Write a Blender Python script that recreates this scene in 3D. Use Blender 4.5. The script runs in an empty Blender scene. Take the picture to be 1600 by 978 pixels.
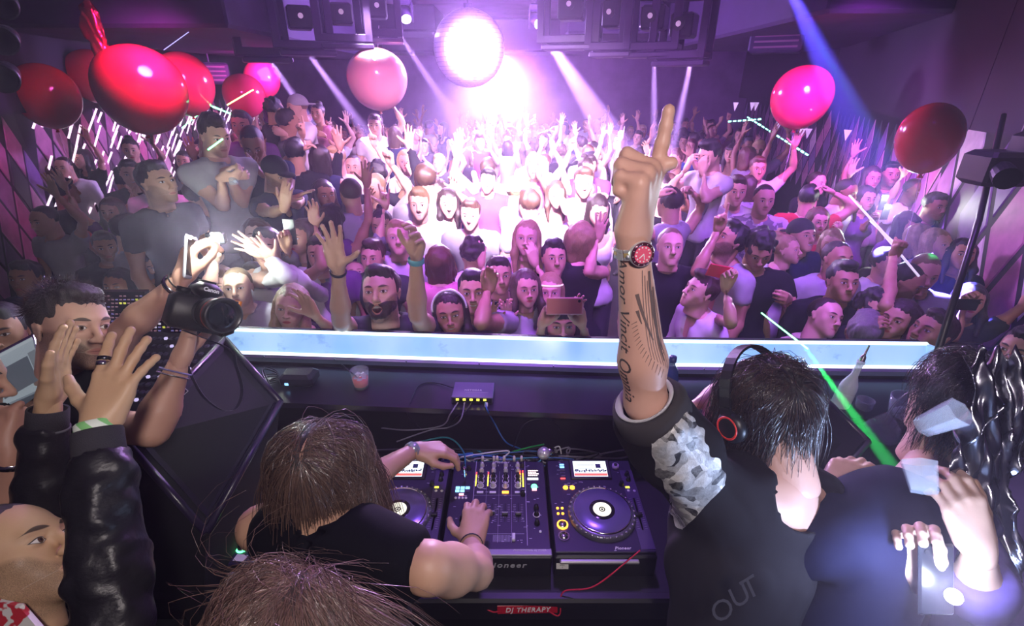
import bpy, math, random, time
import numpy as np
from mathutils import Vector, Matrix

T0 = time.time()
rng = np.random.default_rng(7)
random.seed(7)
C = bpy.context.scene.collection
scene = bpy.context.scene

# ------------------------------------------------------------------ camera
CAM_Z, PITCH, FOC = 2.5, math.radians(25.0), 760.0
cd = bpy.data.cameras.new('camera')
cd.sensor_width = 36.0
cd.lens = FOC / 1600.0 * 36.0
cd.clip_start = 0.02
cam = bpy.data.objects.new('camera', cd)
cam.location = (0, 0, CAM_Z)
cam.rotation_euler = (math.radians(90) - PITCH, 0, 0)
C.objects.link(cam)
scene.camera = cam

SP, CP = math.sin(PITCH), math.cos(PITCH)
def at(px, py, d):
    """point at depth d (metres along the lens axis) seen at a pixel of the 1600x978 frame"""
    u, v = (px - 800) / FOC, (py - 489) / FOC
    return Vector((u * d, d * (CP - v * SP), CAM_Z - d * (SP + v * CP)))
def at_z(px, py, z):
    u, v = (px - 800) / FOC, (py - 489) / FOC
    return at(px, py, (CAM_Z - z) / (SP + v * CP))
def at_y(px, py, y):
    v = (py - 489) / FOC
    return at(px, py, y / (CP - v * SP))

# ------------------------------------------------------------------ view
scene.view_settings.view_transform = 'Standard'
scene.view_settings.look = 'None'
scene.view_settings.gamma = 1.0
scene.view_settings.use_curve_mapping = False
scene.view_settings.exposure = EXPOSURE = 0.0
scene.cycles.use_denoising = True
scene.cycles.max_bounces = 6
scene.cycles.diffuse_bounces = 2
scene.cycles.glossy_bounces = 3
scene.cycles.transmission_bounces = 6
scene.cycles.transparent_max_bounces = 12
scene.cycles.volume_bounces = 0
scene.cycles.caustics_reflective = False
scene.cycles.caustics_refractive = False
scene.cycles.sample_clamp_indirect = 4.0

# ------------------------------------------------------------------ world: dark club air full of haze
world = bpy.data.worlds.new('club_air')
scene.world = world
world.use_nodes = True
wn = world.node_tree
wn.nodes.clear()
wo = wn.nodes.new('ShaderNodeOutputWorld')
wb = wn.nodes.new('ShaderNodeBackground')
wb.inputs[0].default_value = (0.05, 0.01, 0.09, 1)
wb.inputs[1].default_value = 0.0
wn.links.new(wb.outputs[0], wo.inputs['Surface'])
HAZE = 0.014
wv = wn.nodes.new('ShaderNodeVolumeScatter')
wv.inputs['Color'].default_value = (.84, .66, 1, 1)  # violet of the lamps put into the haze colour; fog itself is white
wv.inputs['Density'].default_value = HAZE
wv.inputs['Anisotropy'].default_value = 0.68
wn.links.new(wv.outputs[0], wo.inputs['Volume'])

# ------------------------------------------------------------------ lights
def lamp(kind, name, loc, energy, color, target=None, **kw):
    l = bpy.data.lights.new(name, kind)
    l.energy = energy
    l.color = color
    for k, v in kw.items():
        setattr(l, k, v)
    o = bpy.data.objects.new(name, l)
    o.location = loc
    if target is not None:
        d = Vector(target) - Vector(loc)
        o.rotation_euler = d.to_track_quat('-Z', 'Y').to_euler()
    C.objects.link(o)
    return o
def spot(name, loc, target, energy, color, deg, blend=0.3, r=0.03):
    return lamp('SPOT', name, loc, energy, color, target, spot_size=math.radians(deg), spot_blend=blend, shadow_soft_size=r)
# white-pink wash from above and behind the dance floor
spot('stage_wash', (0.0, 12.5, 3.5), (0, 5.5, .4), 22000, (.66, .22, 1), 62, 1.0, .6)
spot('back_spot', (-.4, 13.5, 3.3), (-.1, 5, .8), 30000, (.82, .62, 1), 36, 1.0, .15)
spot('ball_spot', at(722, -70, 8.3), at(765, 420, 5.4), 80000, (.80, .86, 1), 16, .9, .1)
lamp('POINT', 'ball_glare', at(748, 80, 6.2), 900, (.60, .36, 1), shadow_soft_size=.15)
spot('front_white', (.1, 2.0, 3.65), (.10, 5.6, 1.4), 13000, (.96, .70, 1), 52, 1.0, .2)
# violet and magenta washes over the crowd
spot('violet_wash', (-.5, 2.1, 3.65), (-.15, 3.0, 1.4), 620, (.50, .13, 1), 66, .9, .3)
spot('violet_wash', (1.5, 2.1, 3.65), (1.2, 3.1, 1.4), 620, (.42, .13, 1), 78, .9, .3)
spot('violet_far', (2.5, 3.5, 3.0), (3.2, 6.0, .6), 700, (.45, .10, 1), 80, .9, .3)
lamp('AREA', 'magenta_side', (-3.6, 8.0, 2.7), 40, (1, .10, .60), (-5.6, 9, 1.2), size=.6)
spot('magenta_left', (-2.6, 4.2, 3.0), (-4.6, 6.2, 1.2), 260, (1, .12, .75), 80, .9, .2)
spot('magenta_right', (2.6, 4.2, 3.0), (4.4, 6.6, 1.1), 420, (.80, .14, .95), 80, .9, .2)
spot('pale_right', (1.9, 1.6, 3.0), (3.1, 2.9, 1.2), 40, (1, .65, .9), 50, .8, .1)
spot('booth_violet', (.2, 2.0, 3.6), (-.1, 1.25, 1.2), 130, (.38, .16, 1), 44, .8, .1)
spot('added_balloon_fill', at(720, 5, 5.6), at(590, 122, 5.4), 1500, (1, .85, 1), 22, .5, .05)  # two unseen spots added to brighten the pale balloon
spot('added_balloon_fill', at(560, -60, 4.6), at(590, 122, 5.4), 500, (1, .85, 1), 26, .5, .05)
spot('pink_wash', (-.8, 3.2, 3.6), (-1.25, 5.6, 1.4), 900, (.92, .45, 1), 58, 1.0, .2)
spot('lilac_wash', (.9, 3.2, 3.6), (1.4, 5.6, 1.4), 900, (.75, .36, 1), 58, 1.0, .2)
# flashes and torches firing towards the booth
for n_, p_, e_ in (('flash_throw', at(339, 372, 2.56), 75), ('flash_throw', at(296, 372, 1.28), 14), ('torch_throw', at(1380, 313, 4.40), 60), ('torch_throw', at(1385, 330, 4.40), 60), ('torch_throw', at(1490, 928, .90), 40)):
    spot(n_, p_, (0, 0, CAM_Z), e_, (.85, 1, .92) if 'flash' in n_ else (.75, .85, 1), 40, 1.0, .01)
# beams
W = (.70, .46, 1)
for (px, py, d, tx, ty, td, e, a) in ((415, 85, 5.6, 560, 300, 6.4, 60000, 7), (478, 78, 5.6, 640, 300, 6.4, 60000, 8), (625, 55, 6.0, 760, 260, 6.6, 40000, 8), (1022, 98, 5.6, 1022, 330, 5.8, 60000, 5.5), (1080, 95, 5.6, 1028, 340, 5.8, 60000, 6), (842, 40, 6.5, 1010, 300, 6.0, 60000, 12)):
    spot('beam', at(px, py, d), at(tx, ty, td), e * 3.2, W, a, .35, .03)
spot('blue_beam', at(1215, -60, 4.2), at(1500, 560, 3.0), 80000, (.12, .10, 1), 8, .2, .02)
spot('green_beam', at(1262, 40, 4.0), at(1560, 520, 2.6), 5000, (.05, 1, .45), 4, .2, .02)
spot('green_laser', at(1256, 541, 1.82), at(1420, 765, 1.30), 42000, (.03, 1, .12), 4.0, .1, .005)
# camera flash from the photographer's side
spot('camera_flash', (.15, -.30, 2.95), (-.05, .95, 1.45), 66, (1, .87, .87), 112, .5, .07)

# ================================================================== helpers: materials
class S:
    """a node socket that can be calculated with"""
    nt = None
    def __init__(s, sock): s.s = sock
    @staticmethod
    def op(kind, *a, clamp=False):
        n = S.nt.nodes.new('ShaderNodeMath'); n.operation = kind; n.use_clamp = clamp
        for i, x in enumerate(a):
            if isinstance(x, S): S.nt.links.new(x.s, n.inputs[i])
            else: n.inputs[i].default_value = float(x)
        return S(n.outputs[0])
    def __add__(a, b): return S.op('ADD', a, b)
    def __radd__(a, b): return S.op('ADD', b, a)
    def __sub__(a, b): return S.op('SUBTRACT', a, b)
    def __rsub__(a, b): return S.op('SUBTRACT', b, a)
    def __mul__(a, b): return S.op('MULTIPLY', a, b)
    def __rmul__(a, b): return S.op('MULTIPLY', b, a)
    def __truediv__(a, b): return S.op('DIVIDE', a, b)
    def abs(a): return S.op('ABSOLUTE', a)
    def step(a, w=0.0006):   # smooth 0..1 where a > 0, over a width w
        return S.op('ADD', S.op('MULTIPLY', a, 1.0 / w), 0.5, clamp=True)
def mixc(f, a, b):
    n = S.nt.nodes.new('ShaderNodeMix'); n.data_type = 'RGBA'
    for sock, v in ((n.inputs[0], f), (n.inputs[6], a), (n.inputs[7], b)):
        if isinstance(v, S): S.nt.links.new(v.s, sock)
        elif isinstance(v, (tuple, list)): sock.default_value = (*v[:3], 1)
        else: sock.default_value = v
    return S(n.outputs[2])
def node(kind, **kw):
    n = S.nt.nodes.new(kind)
    for k, v in kw.items(): setattr(n, k, v)
    return n
def noise(scale, detail=3, vec=None, rough=0.5, out=0):
    n = node('ShaderNodeTexNoise'); n.inputs['Scale'].default_value = scale
    n.inputs['Detail'].default_value = detail; n.inputs['Roughness'].default_value = rough
    if vec is not None: S.nt.links.new(vec.s, n.inputs['Vector'])
    return S(n.outputs[out])
def coords(kind='Object'): return S(node('ShaderNodeTexCoord').outputs[kind])
def vscale(v, x, y, z):
    n = node('ShaderNodeMapping'); n.inputs['Scale'].default_value = (x, y, z)
    S.nt.links.new(v.s, n.inputs[0]); return S(n.outputs[0])
def ramp(f, lo, hi):
    n = node('ShaderNodeMapRange'); n.inputs[1].default_value = lo; n.inputs[2].default_value = hi
    S.nt.links.new(f.s, n.inputs[0]); return S(n.outputs[0])
def new_mat(name):
    m = bpy.data.materials.new(name); m.use_nodes = True
    S.nt = m.node_tree
    return m, m.node_tree.nodes['Principled BSDF']
def put(b, key, v):
    if isinstance(v, S): S.nt.links.new(v.s, b.inputs[key])
    elif isinstance(v, (tuple, list)): b.inputs[key].default_value = (*v[:3], 1)
    else: b.inputs[key].default_value = v
def bump(b, h, strength=0.3, dist=0.002):
    n = node('ShaderNodeBump'); n.inputs['Strength'].default_value = strength; n.inputs['Distance'].default_value = dist
    S.nt.links.new(h.s, n.inputs['Height']); S.nt.links.new(n.outputs[0], b.inputs['Normal'])
_mc = {}
def mat(name, color=(0.5, 0.5, 0.5), rough=0.5, metal=0.0, emit=None, es=0.0, vary=0.0, scale=40, bmp=0.0, trans=0.0, alpha=1.0, ior=1.45, coat=0.0):
    if name in _mc: return _mc[name]
    m, b = new_mat(name)
    put(b, 'Base Color', color)
    if vary:
        f = noise(scale, 4, coords())
        put(b, 'Base Color', mixc(ramp(f, 0.3, 0.7), [c * (1 - vary) for c in color], [min(1, c * (1 + vary)) for c in color]))
    put(b, 'Roughness', rough); put(b, 'Metallic', metal)
    if bmp: bump(b, noise(scale * 2, 4, coords()), bmp)
    if emit: put(b, 'Emission Color', emit); put(b, 'Emission Strength', es)
    if trans: put(b, 'Transmission Weight', trans); put(b, 'IOR', ior)
    if alpha < 1: put(b, 'Alpha', alpha)
    if coat: put(b, 'Coat Weight', coat)
    _mc[name] = m
    return m

# ================================================================== helpers: objects
def tag(o, label, cat, group=None, kind=None):
    if label: o['label'] = label
    if cat: o['category'] = cat
    if group: o['group'] = group
    if kind: o['kind'] = kind
    return o
def thing(name, label, cat, loc=(0, 0, 0), group=None):
    o = bpy.data.objects.new(name, None); o.empty_display_size = 0.1
    o.location = loc; C.objects.link(o)
    return tag(o, label, cat, group)
def mesh_np(name, V, F, smooth=True):
    me = bpy.data.meshes.new(name)
    V = np.ascontiguousarray(V, dtype=np.float32); F = np.ascontiguousarray(F, dtype=np.int32)
    me.vertices.add(len(V)); me.vertices.foreach_set('co', V.ravel())
    n, k = F.shape
    me.loops.add(n * k); me.loops.foreach_set('vertex_index', F.ravel())
    me.polygons.add(n)
    me.polygons.foreach_set('loop_start', np.arange(0, n * k, k, dtype=np.int32))
    me.polygons.foreach_set('loop_total', np.full(n, k, dtype=np.int32))
    me.polygons.foreach_set('use_smooth', np.full(n, smooth, dtype=bool))
    me.update(calc_edges=True)
    return me
def add(name, me, m=None, parent=None, label=None, loc=None, rot=None, color=None):
    """link a mesh object; world-built meshes of a parented part are shifted to the parent's base"""
    o = bpy.data.objects.new(name, me)
    if m is not None and len(me.materials) == 0:
        me.materials.append(m)
    if parent is not None:
        o.parent = parent
    if loc is not None: o.location = loc
    if rot is not None: o.rotation_euler = rot
    if color is not None: o.color = (*color[:3], 1)
    if label: o['label'] = label
    C.objects.link(o)
    return o
class MB:
    """collects simple shapes into one mesh"""
    def __init__(s): s.v, s.f, s.mi = [], [], []; s.cur = 0
    def add(s, vs, fs):
        n = len(s.v); s.v += [tuple(p) for p in vs]; s.f += [tuple(i + n for i in f) for f in fs]; s.mi += [s.cur] * len(fs)
        return s
    def box(s, c, d, R=None, bev=0.0):
        x, y, z = d[0] / 2, d[1] / 2, d[2] / 2
        if bev:
            b = min(bev, x * .9, y * .9, z * .9); pts = []
            rings = [(-z, b), (-z + b, 0), (z - b, 0), (z, b)]
            for zz, ins in rings:
                X, Y = x - ins, y - ins; k = b * 0.6
                pts += [(-X, -Y + k, zz), (-X + k, -Y, zz), (X - k, -Y, zz), (X, -Y + k, zz), (X, Y - k, zz), (X - k, Y, zz), (-X + k, Y, zz), (-X, Y - k, zz)]
            fs = [tuple(range(7, -1, -1)), tuple(range(24, 32))]
            for r in range(3):
                for i in range(8):
                    a, b2 = r * 8 + i, r * 8 + (i + 1) % 8
                    fs.append((a, b2, b2 + 8, a + 8))
        else:
            pts = [(-x, -y, -z), (x, -y, -z), (x, y, -z), (-x, y, -z), (-x, -y, z), (x, -y, z), (x, y, z), (-x, y, z)]
            fs = [(0, 3, 2, 1), (4, 5, 6, 7), (0, 1, 5, 4), (1, 2, 6, 5), (2, 3, 7, 6), (3, 0, 4, 7)]
        c = Vector(c)
        pts = [(R @ Vector(p) if R is not None else Vector(p)) + c for p in pts]
        return s.add(pts, fs)
    def cyl(s, a, b, ra, rb=None, n=16, caps=True):
        a, b = Vector(a), Vector(b); rb = ra if rb is None else rb
        d = (b - a).normalized(); u = d.orthogonal().normalized(); w = d.cross(u)
        vs = []
        for p, r in ((a, ra), (b, rb)):
            vs += [p + (u * math.cos(t) + w * math.sin(t)) * r for t in (2 * math.pi * i / n for i in range(n))]
        fs = [(i, (i + 1) % n, n + (i + 1) % n, n + i) for i in range(n)]
        if caps: fs += [tuple(range(n - 1, -1, -1)), tuple(range(n, 2 * n))]
        return s.add(vs, fs)
    def lathe(s, c, prof, n=24, axis=(0, 0, 1), up=None):
        c = Vector(c); d = Vector(axis).normalized(); u = d.orthogonal().normalized() if up is None else Vector(up); w = d.cross(u)
        vs, fs = [], []
        for r, z in prof:
            vs += [c + d * z + (u * math.cos(t) + w * math.sin(t)) * r for t in (2 * math.pi * i / n for i in range(n))]
        for k in range(len(prof) - 1):
            fs += [(k * n + i, k * n + (i + 1) % n, (k + 1) * n + (i + 1) % n, (k + 1) * n + i) for i in range(n)]
        return s.add(vs, fs)
    def ball(s, c, r, n=12, R=None):
        r = (r, r, r) if not hasattr(r, '__len__') else r
        vs, fs = [], []
        m = max(4, n // 2)
        for j in range(m + 1):
            th = math.pi * j / m
            for i in range(n):
                ph = 2 * math.pi * i / n
                p = Vector((math.sin(th) * math.cos(ph) * r[0], math.sin(th) * math.sin(ph) * r[1], math.cos(th) * r[2]))
                vs.append((R @ p if R is not None else p) + Vector(c))
        for j in range(m):
            for i in range(n):
                fs.append((j * n + i, (j + 1) * n + i, (j + 1) * n + (i + 1) % n, j * n + (i + 1) % n))
        return s.add(vs, fs)
    def tube(s, pts, r, n=8):
        pts = [Vector(p) for p in pts]; rs = r if hasattr(r, '__len__') else [r] * len(pts)
        u = None; vs, fs = [], []
        for k, p in enumerate(pts):
            d = (pts[min(k + 1, len(pts) - 1)] - pts[max(k - 1, 0)]).normalized()
            u = d.orthogonal().normalized() if u is None else (u - d * u.dot(d)).normalized()
            w = d.cross(u)
            vs += [p + (u * math.cos(t) + w * math.sin(t)) * rs[k] for t in (2 * math.pi * i / n for i in range(n))]
        for k in range(len(pts) - 1):
            fs += [(k * n + i, k * n + (i + 1) % n, (k + 1) * n + (i + 1) % n, (k + 1) * n + i) for i in range(n)]
        fs += [tuple(range(n - 1, -1, -1)), tuple(range((len(pts) - 1) * n, len(pts) * n))]
        return s.add(vs, fs)
    def quad(s, a, b, c, d): return s.add([a, b, c, d], [(0, 1, 2, 3)])
    def prism(s, pts, off):
        """closed polygon swept by a vector"""
        n = len(pts); off = Vector(off); P = [Vector(p) for p in pts]
        return s.add(P + [p + off for p in P], [tuple(range(n - 1, -1, -1)), tuple(range(n, 2 * n))] + [(i, (i + 1) % n, n + (i + 1) % n, n + i) for i in range(n)])
    def mesh(s, name, smooth=False, mats=None):
        me = bpy.data.meshes.new(name); me.from_pydata(s.v, [], s.f)
        if smooth: me.polygons.foreach_set('use_smooth', [True] * len(s.f))
        if mats:
            for m in mats: me.materials.append(m)
            me.polygons.foreach_set('material_index', s.mi)
        me.update(); return me
    def put(s, name, m=None, parent=None, smooth=False, **kw):
        return add(name, s.mesh(name, smooth, m if isinstance(m, list) else None), None if isinstance(m, list) else m, parent, **kw)
def spline(P, n=8):
    """smooth path through points"""
    P = [Vector(p) for p in P]; out = []
    Q = [P[0] * 2 - P[1]] + P + [P[-1] * 2 - P[-2]]
    for i in range(1, len(Q) - 2):
        for k in range(n):
            t = k / n; a, b, c, d = Q[i - 1], Q[i], Q[i + 1], Q[i + 2]
            out.append(0.5 * ((2 * b) + (c - a) * t + (2 * a - 5 * b + 4 * c - d) * t * t + (3 * b - a - 3 * c + d) * t ** 3))
    return out + [P[-1]]
def text_mesh(s, size, depth=0.0005, shear=0.0, spacing=1.0, bold=0.0, align='CENTER'):
    cu = bpy.data.curves.new('lettering', 'FONT'); cu.body = s; cu.size = size; cu.extrude = depth; cu.shear = shear
    cu.space_character = spacing; cu.offset = bold; cu.align_x = align; cu.align_y = 'CENTER'; cu.resolution_u = 3
    o = bpy.data.objects.new('lettering', cu); C.objects.link(o)
    bpy.context.view_layer.update()
    me = bpy.data.meshes.new_from_object(o.evaluated_get(bpy.context.evaluated_depsgraph_get()))
    bpy.data.objects.remove(o); me.name = 'lettering'
    return me
def frame(origin, X, Y, Z=None):
    X, Y = Vector(X).normalized(), Vector(Y).normalized()
    Z = X.cross(Y).normalized() if Z is None else Vector(Z).normalized(); Y = Z.cross(X)
    M = Matrix((X, Y, Z)).transposed().to_4x4(); M.translation = Vector(origin); return M

# ================================================================== helpers: smooth solid modelling on a grid
def _n(v): return np.array(v, dtype=np.float32)
class Field:
    def __init__(s, lo, hi, h):
        s.lo = _n(lo); s.h = h
        s.n = np.maximum(2, np.ceil((_n(hi) - s.lo) / h).astype(int) + 1)
        s.D = np.full(s.n, 1.0, np.float32)
    def _win(s, lo, hi):
        a = np.maximum(0, np.floor((lo - s.lo) / s.h).astype(int)); b = np.minimum(s.n, np.ceil((hi - s.lo) / s.h).astype(int) + 1)
        if (a >= b).any(): return None
        ax = [s.lo[i] + s.h * np.arange(a[i], b[i], dtype=np.float32) for i in range(3)]
        return (slice(a[0], b[0]), slice(a[1], b[1]), slice(a[2], b[2])), ax[0][:, None, None], ax[1][None, :, None], ax[2][None, None, :]
    def apply(s, prim):
        k = prim.get('k', 0.01); m = k + 2.5 * s.h
        if prim['t'] == 'c':
            a, b, ra, rb = _n(prim['a']), _n(prim['b']), prim['ra'], prim['rb']; r = max(ra, rb)
            w = s._win(np.minimum(a, b) - r - m, np.maximum(a, b) + r + m)
            if w is None: return
            sl, x, y, z = w; ab = b - a; L = max(float(ab @ ab), 1e-9)
            px, py, pz = x - a[0], y - a[1], z - a[2]
            t = np.clip((px * ab[0] + py * ab[1] + pz * ab[2]) / L, 0, 1)
            qx, qy, qz = px - t * ab[0], py - t * ab[1], pz - t * ab[2]
            f = prim.get('flat')
            if f is not None:
                nn, g = _n(f[0]), f[1] - 1
                dn = (qx * nn[0] + qy * nn[1] + qz * nn[2]) * g
                qx, qy, qz = qx + dn * nn[0], qy + dn * nn[1], qz + dn * nn[2]
            d = np.sqrt(qx * qx + qy * qy + qz * qz) - (ra + (rb - ra) * t)
        else:
            c, r = _n(prim['c']), _n(prim['r']); R = prim.get('R'); R = np.eye(3, dtype=np.float32) if R is None else np.asarray(R, dtype=np.float32)
            ext = np.sqrt((R ** 2) @ (r ** 2))
            w = s._win(c - ext - m, c + ext + m)
            if w is None: return
            sl, x, y, z = w; px, py, pz = x - c[0], y - c[1], z - c[2]
            q = [(px * R[0, i] + py * R[1, i] + pz * R[2, i]) / r[i] for i in range(3)]
            k0 = np.sqrt(q[0] ** 2 + q[1] ** 2 + q[2] ** 2)
            k1 = np.sqrt((q[0] / r[0]) ** 2 + (q[1] / r[1]) ** 2 + (q[2] / r[2]) ** 2) + 1e-6
            d = k0 * (k0 - 1) / k1
        A = s.D[sl]; o = prim.get('op', '+')
        if o == '+':
            h = np.maximum(k - np.abs(A - d), 0) / k; s.D[sl] = np.minimum(A, d) - h * h * k * 0.25
        else:
            d = -d; h = np.maximum(k - np.abs(A - d), 0) / k; s.D[sl] = np.maximum(A, d) + h * h * k * 0.25
    def cut(s, p, n):
        """remove everything on the side of the plane that n points to"""
        n = _n(n); n = n / np.linalg.norm(n); p = _n(p)
        ax = [s.lo[i] + s.h * np.arange(s.n[i], dtype=np.float32) for i in range(3)]
        d = (ax[0][:, None, None] - p[0]) * n[0] + (ax[1][None, :, None] - p[1]) * n[1] + (ax[2][None, None, :] - p[2]) * n[2]
        np.maximum(s.D, d, out=s.D)
    def mesh(s):
        D = s.D; neg = D < 0
        nx, ny, nz = D.shape
        cs = [(i, j, k) for i in (0, 1) for j in (0, 1) for k in (0, 1)]
        cnt = np.zeros((nx - 1, ny - 1, nz - 1), np.int8)
        for i, j, k in cs: cnt += neg[i:nx - 1 + i, j:ny - 1 + j, k:nz - 1 + k]
        I = np.argwhere((cnt > 0) & (cnt < 8))
        if len(I) == 0: return np.zeros((0, 3), np.float32), np.zeros((0, 4), np.int32)
        vals = {c: D[I[:, 0] + c[0], I[:, 1] + c[1], I[:, 2] + c[2]] for c in cs}
        acc = np.zeros((len(I), 3), np.float32); num = np.zeros(len(I), np.float32)
        for a in cs:
            for ax in range(3):
                if a[ax] == 0:
                    b = list(a); b[ax] = 1; b = tuple(b); va, vb = vals[a], vals[b]
                    cr = (va < 0) != (vb < 0); t = np.where(cr, va / np.where(cr, va - vb, 1), 0)
                    for q in range(3): acc[:, q] += np.where(cr, a[q] + (t if q == ax else 0), 0)
                    num += cr
        V = s.lo + s.h * (I + acc / num[:, None])
        idm = np.full(cnt.shape, -1, np.int32); idm[I[:, 0], I[:, 1], I[:, 2]] = np.arange(len(I), dtype=np.int32)
        F = []
        for ax in range(3):
            u, w = (ax + 1) % 3, (ax + 2) % 3
            sl0 = [slice(None)] * 3; sl1 = [slice(None)] * 3
            sl0[ax] = slice(0, D.shape[ax] - 1); sl1[ax] = slice(1, D.shape[ax])
            for q in (u, w): sl0[q] = slice(1, D.shape[q] - 1); sl1[q] = slice(1, D.shape[q] - 1)
            A, B = neg[tuple(sl0)], neg[tuple(sl1)]
            E = np.argwhere(A != B)
            if len(E) == 0: continue
            out = A[E[:, 0], E[:, 1], E[:, 2]]
            E = E.copy(); E[:, u] += 1; E[:, w] += 1
            def cell(du, dw):
                P = E.copy(); P[:, u] += du; P[:, w] += dw; return idm[P[:, 0], P[:, 1], P[:, 2]]
            q = np.stack([cell(-1, -1), cell(0, -1), cell(0, 0), cell(-1, 0)], 1)
            q[~out] = q[~out][:, ::-1]; F.append(q)
        F = np.concatenate(F)
        F = F[(F >= 0).all(1)]
        return V, F
def cone(a, b, ra, rb=None, k=0.01, **kw): return dict(t='c', a=tuple(a), b=tuple(b), ra=ra, rb=ra if rb is None else rb, k=k, **kw)
def ell(c, r, k=0.01, R=None, **kw): return dict(t='e', c=tuple(c), r=tuple(r), k=k, R=None if R is None else np.array(R, dtype=np.float32), **kw)
def bounds(prims):
    lo, hi = np.full(3, 9e9), np.full(3, -9e9)
    for p in prims:
        if p.get('op', '+') != '+': continue
        if p['t'] == 'c':
            r = max(p['ra'], p['rb']); a, b = _n(p['a']), _n(p['b'])
            lo = np.minimum(lo, np.minimum(a, b) - r); hi = np.maximum(hi, np.maximum(a, b) + r)
        else:
            r = max(p['r']); lo = np.minimum(lo, _n(p['c']) - r); hi = np.maximum(hi, _n(p['c']) + r)
    return lo, hi
def solid(prims, h, cuts=(), pad=0.0):
    lo, hi = bounds(prims); f = Field(lo - 3 * h - pad, hi + 3 * h + pad, h)
    for p in prims: f.apply(p)
    for p, n in cuts: f.cut(p, n)
    return f.mesh()
def vnoise(P, freq, seed=0):
    """cheap smooth noise, about -1..1, on an array of points"""
    r = np.random.default_rng(seed); out = np.zeros(len(P), np.float32)
    for i in range(5):
        d = r.normal(size=3); d /= np.linalg.norm(d); d2 = r.normal(size=3); d2 /= np.linalg.norm(d2)
        f = freq * (0.7 + 0.6 * r.random())
        out += np.sin((P @ d) * f + r.random() * 6.3 + 1.5 * np.sin((P @ d2) * f * 0.7 + r.random() * 6.3))
    return out / 3.2
def normals(V, F):
    N = np.zeros_like(V); a = V[F[:, 2]] - V[F[:, 0]]; b = V[F[:, 3]] - V[F[:, 1]]; c = np.cross(a, b)
    for i in range(4):
        for q in range(3): N[:, q] += np.bincount(F[:, i], c[:, q], len(V))
    return N / (np.linalg.norm(N, axis=1, keepdims=True) + 1e-9)
def relax(V, F, it=1, w=0.5):
    for _ in range(it):
        A = np.zeros_like(V); n = np.zeros(len(V))
        for i in range(4):
            j = F[:, (i + 1) % 4]
            for q in range(3): A[:, q] += np.bincount(F[:, i], V[j][:, q], len(V)) + np.bincount(j, V[F[:, i]][:, q], len(V))
            n += np.bincount(F[:, i], minlength=len(V)) + np.bincount(j, minlength=len(V))
        V = V * (1 - w) + w * A / np.maximum(n, 1)[:, None]
    return V.astype(np.float32)
def vtx(M, V):
    """4x4 matrix times an array of points"""
    A = np.array(M, dtype=np.float32); return V @ A[:3, :3].T + A[:3, 3]

# ================================================================== people: hands
def rotx(a): c, s = math.cos(a), math.sin(a); return np.array([[1, 0, 0], [0, c, -s], [0, s, c]])
def roty(a): c, s = math.cos(a), math.sin(a); return np.array([[c, 0, s], [0, 1, 0], [-s, 0, c]])
def rotz(a): c, s = math.cos(a), math.sin(a); return np.array([[c, -s, 0], [s, c, 0], [0, 0, 1]])
D2R = math.pi / 180
# per pose: curls of (index, middle, ring, little) as three joint angles, spread angles, thumb (out, forward, bend)
HANDS = {
    'open': ([(4, 6, 4), (2, 5, 4), (4, 6, 4), (6, 8, 5)], (13, 3, -7, -19), (48, 12, 8)),
    'wave': ([(12, 14, 8), (6, 10, 8), (10, 14, 8), (16, 18, 10)], (9, 2, -4, -12), (38, 22, 14)),
    'flat': ([(5, 5, 3), (4, 5, 3), (5, 5, 3), (7, 6, 3)], (1.5, 0.5, -0.5, -2), (26, 14, 12)),
    'relaxed': ([(28, 30, 18), (32, 34, 20), (36, 38, 22), (40, 40, 24)], (3, 1, -1, -4), (22, 40, 22)),
    'claw': ([(18, 34, 22), (22, 36, 24), (26, 38, 24), (30, 40, 24)], (9, 3, -5, -12), (32, 40, 20)),
    'fist': ([(82, 96, 62), (86, 98, 62), (88, 98, 62), (88, 98, 60)], (1, 0, 0, -1), (6, 62, 42)),
    'point': ([(0, 2, 2), (74, 96, 60), (84, 98, 62), (88, 98, 60)], (2, 0, 0, -1), (2, 66, 46)),
    'horns': ([(2, 5, 4), (80, 96, 60), (84, 98, 60), (4, 8, 6)], (8, 0, 0, -16), (44, 24, 8)),
    'peace': ([(2, 5, 4), (2, 5, 4), (80, 96, 60), (84, 96, 60)], (9, -5, 0, -2), (4, 66, 42)),
    'hold': ([(46, 44, 26), (50, 46, 28), (52, 48, 28), (54, 48, 28)], (4, 1, -2, -5), (20, 66, 12)),
    'press': ([(34, 26, 14), (30, 24, 14), (32, 26, 14), (34, 28, 16)], (9, 3, -3, -10), (44, 30, 16)),
}
_hands = {}
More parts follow.
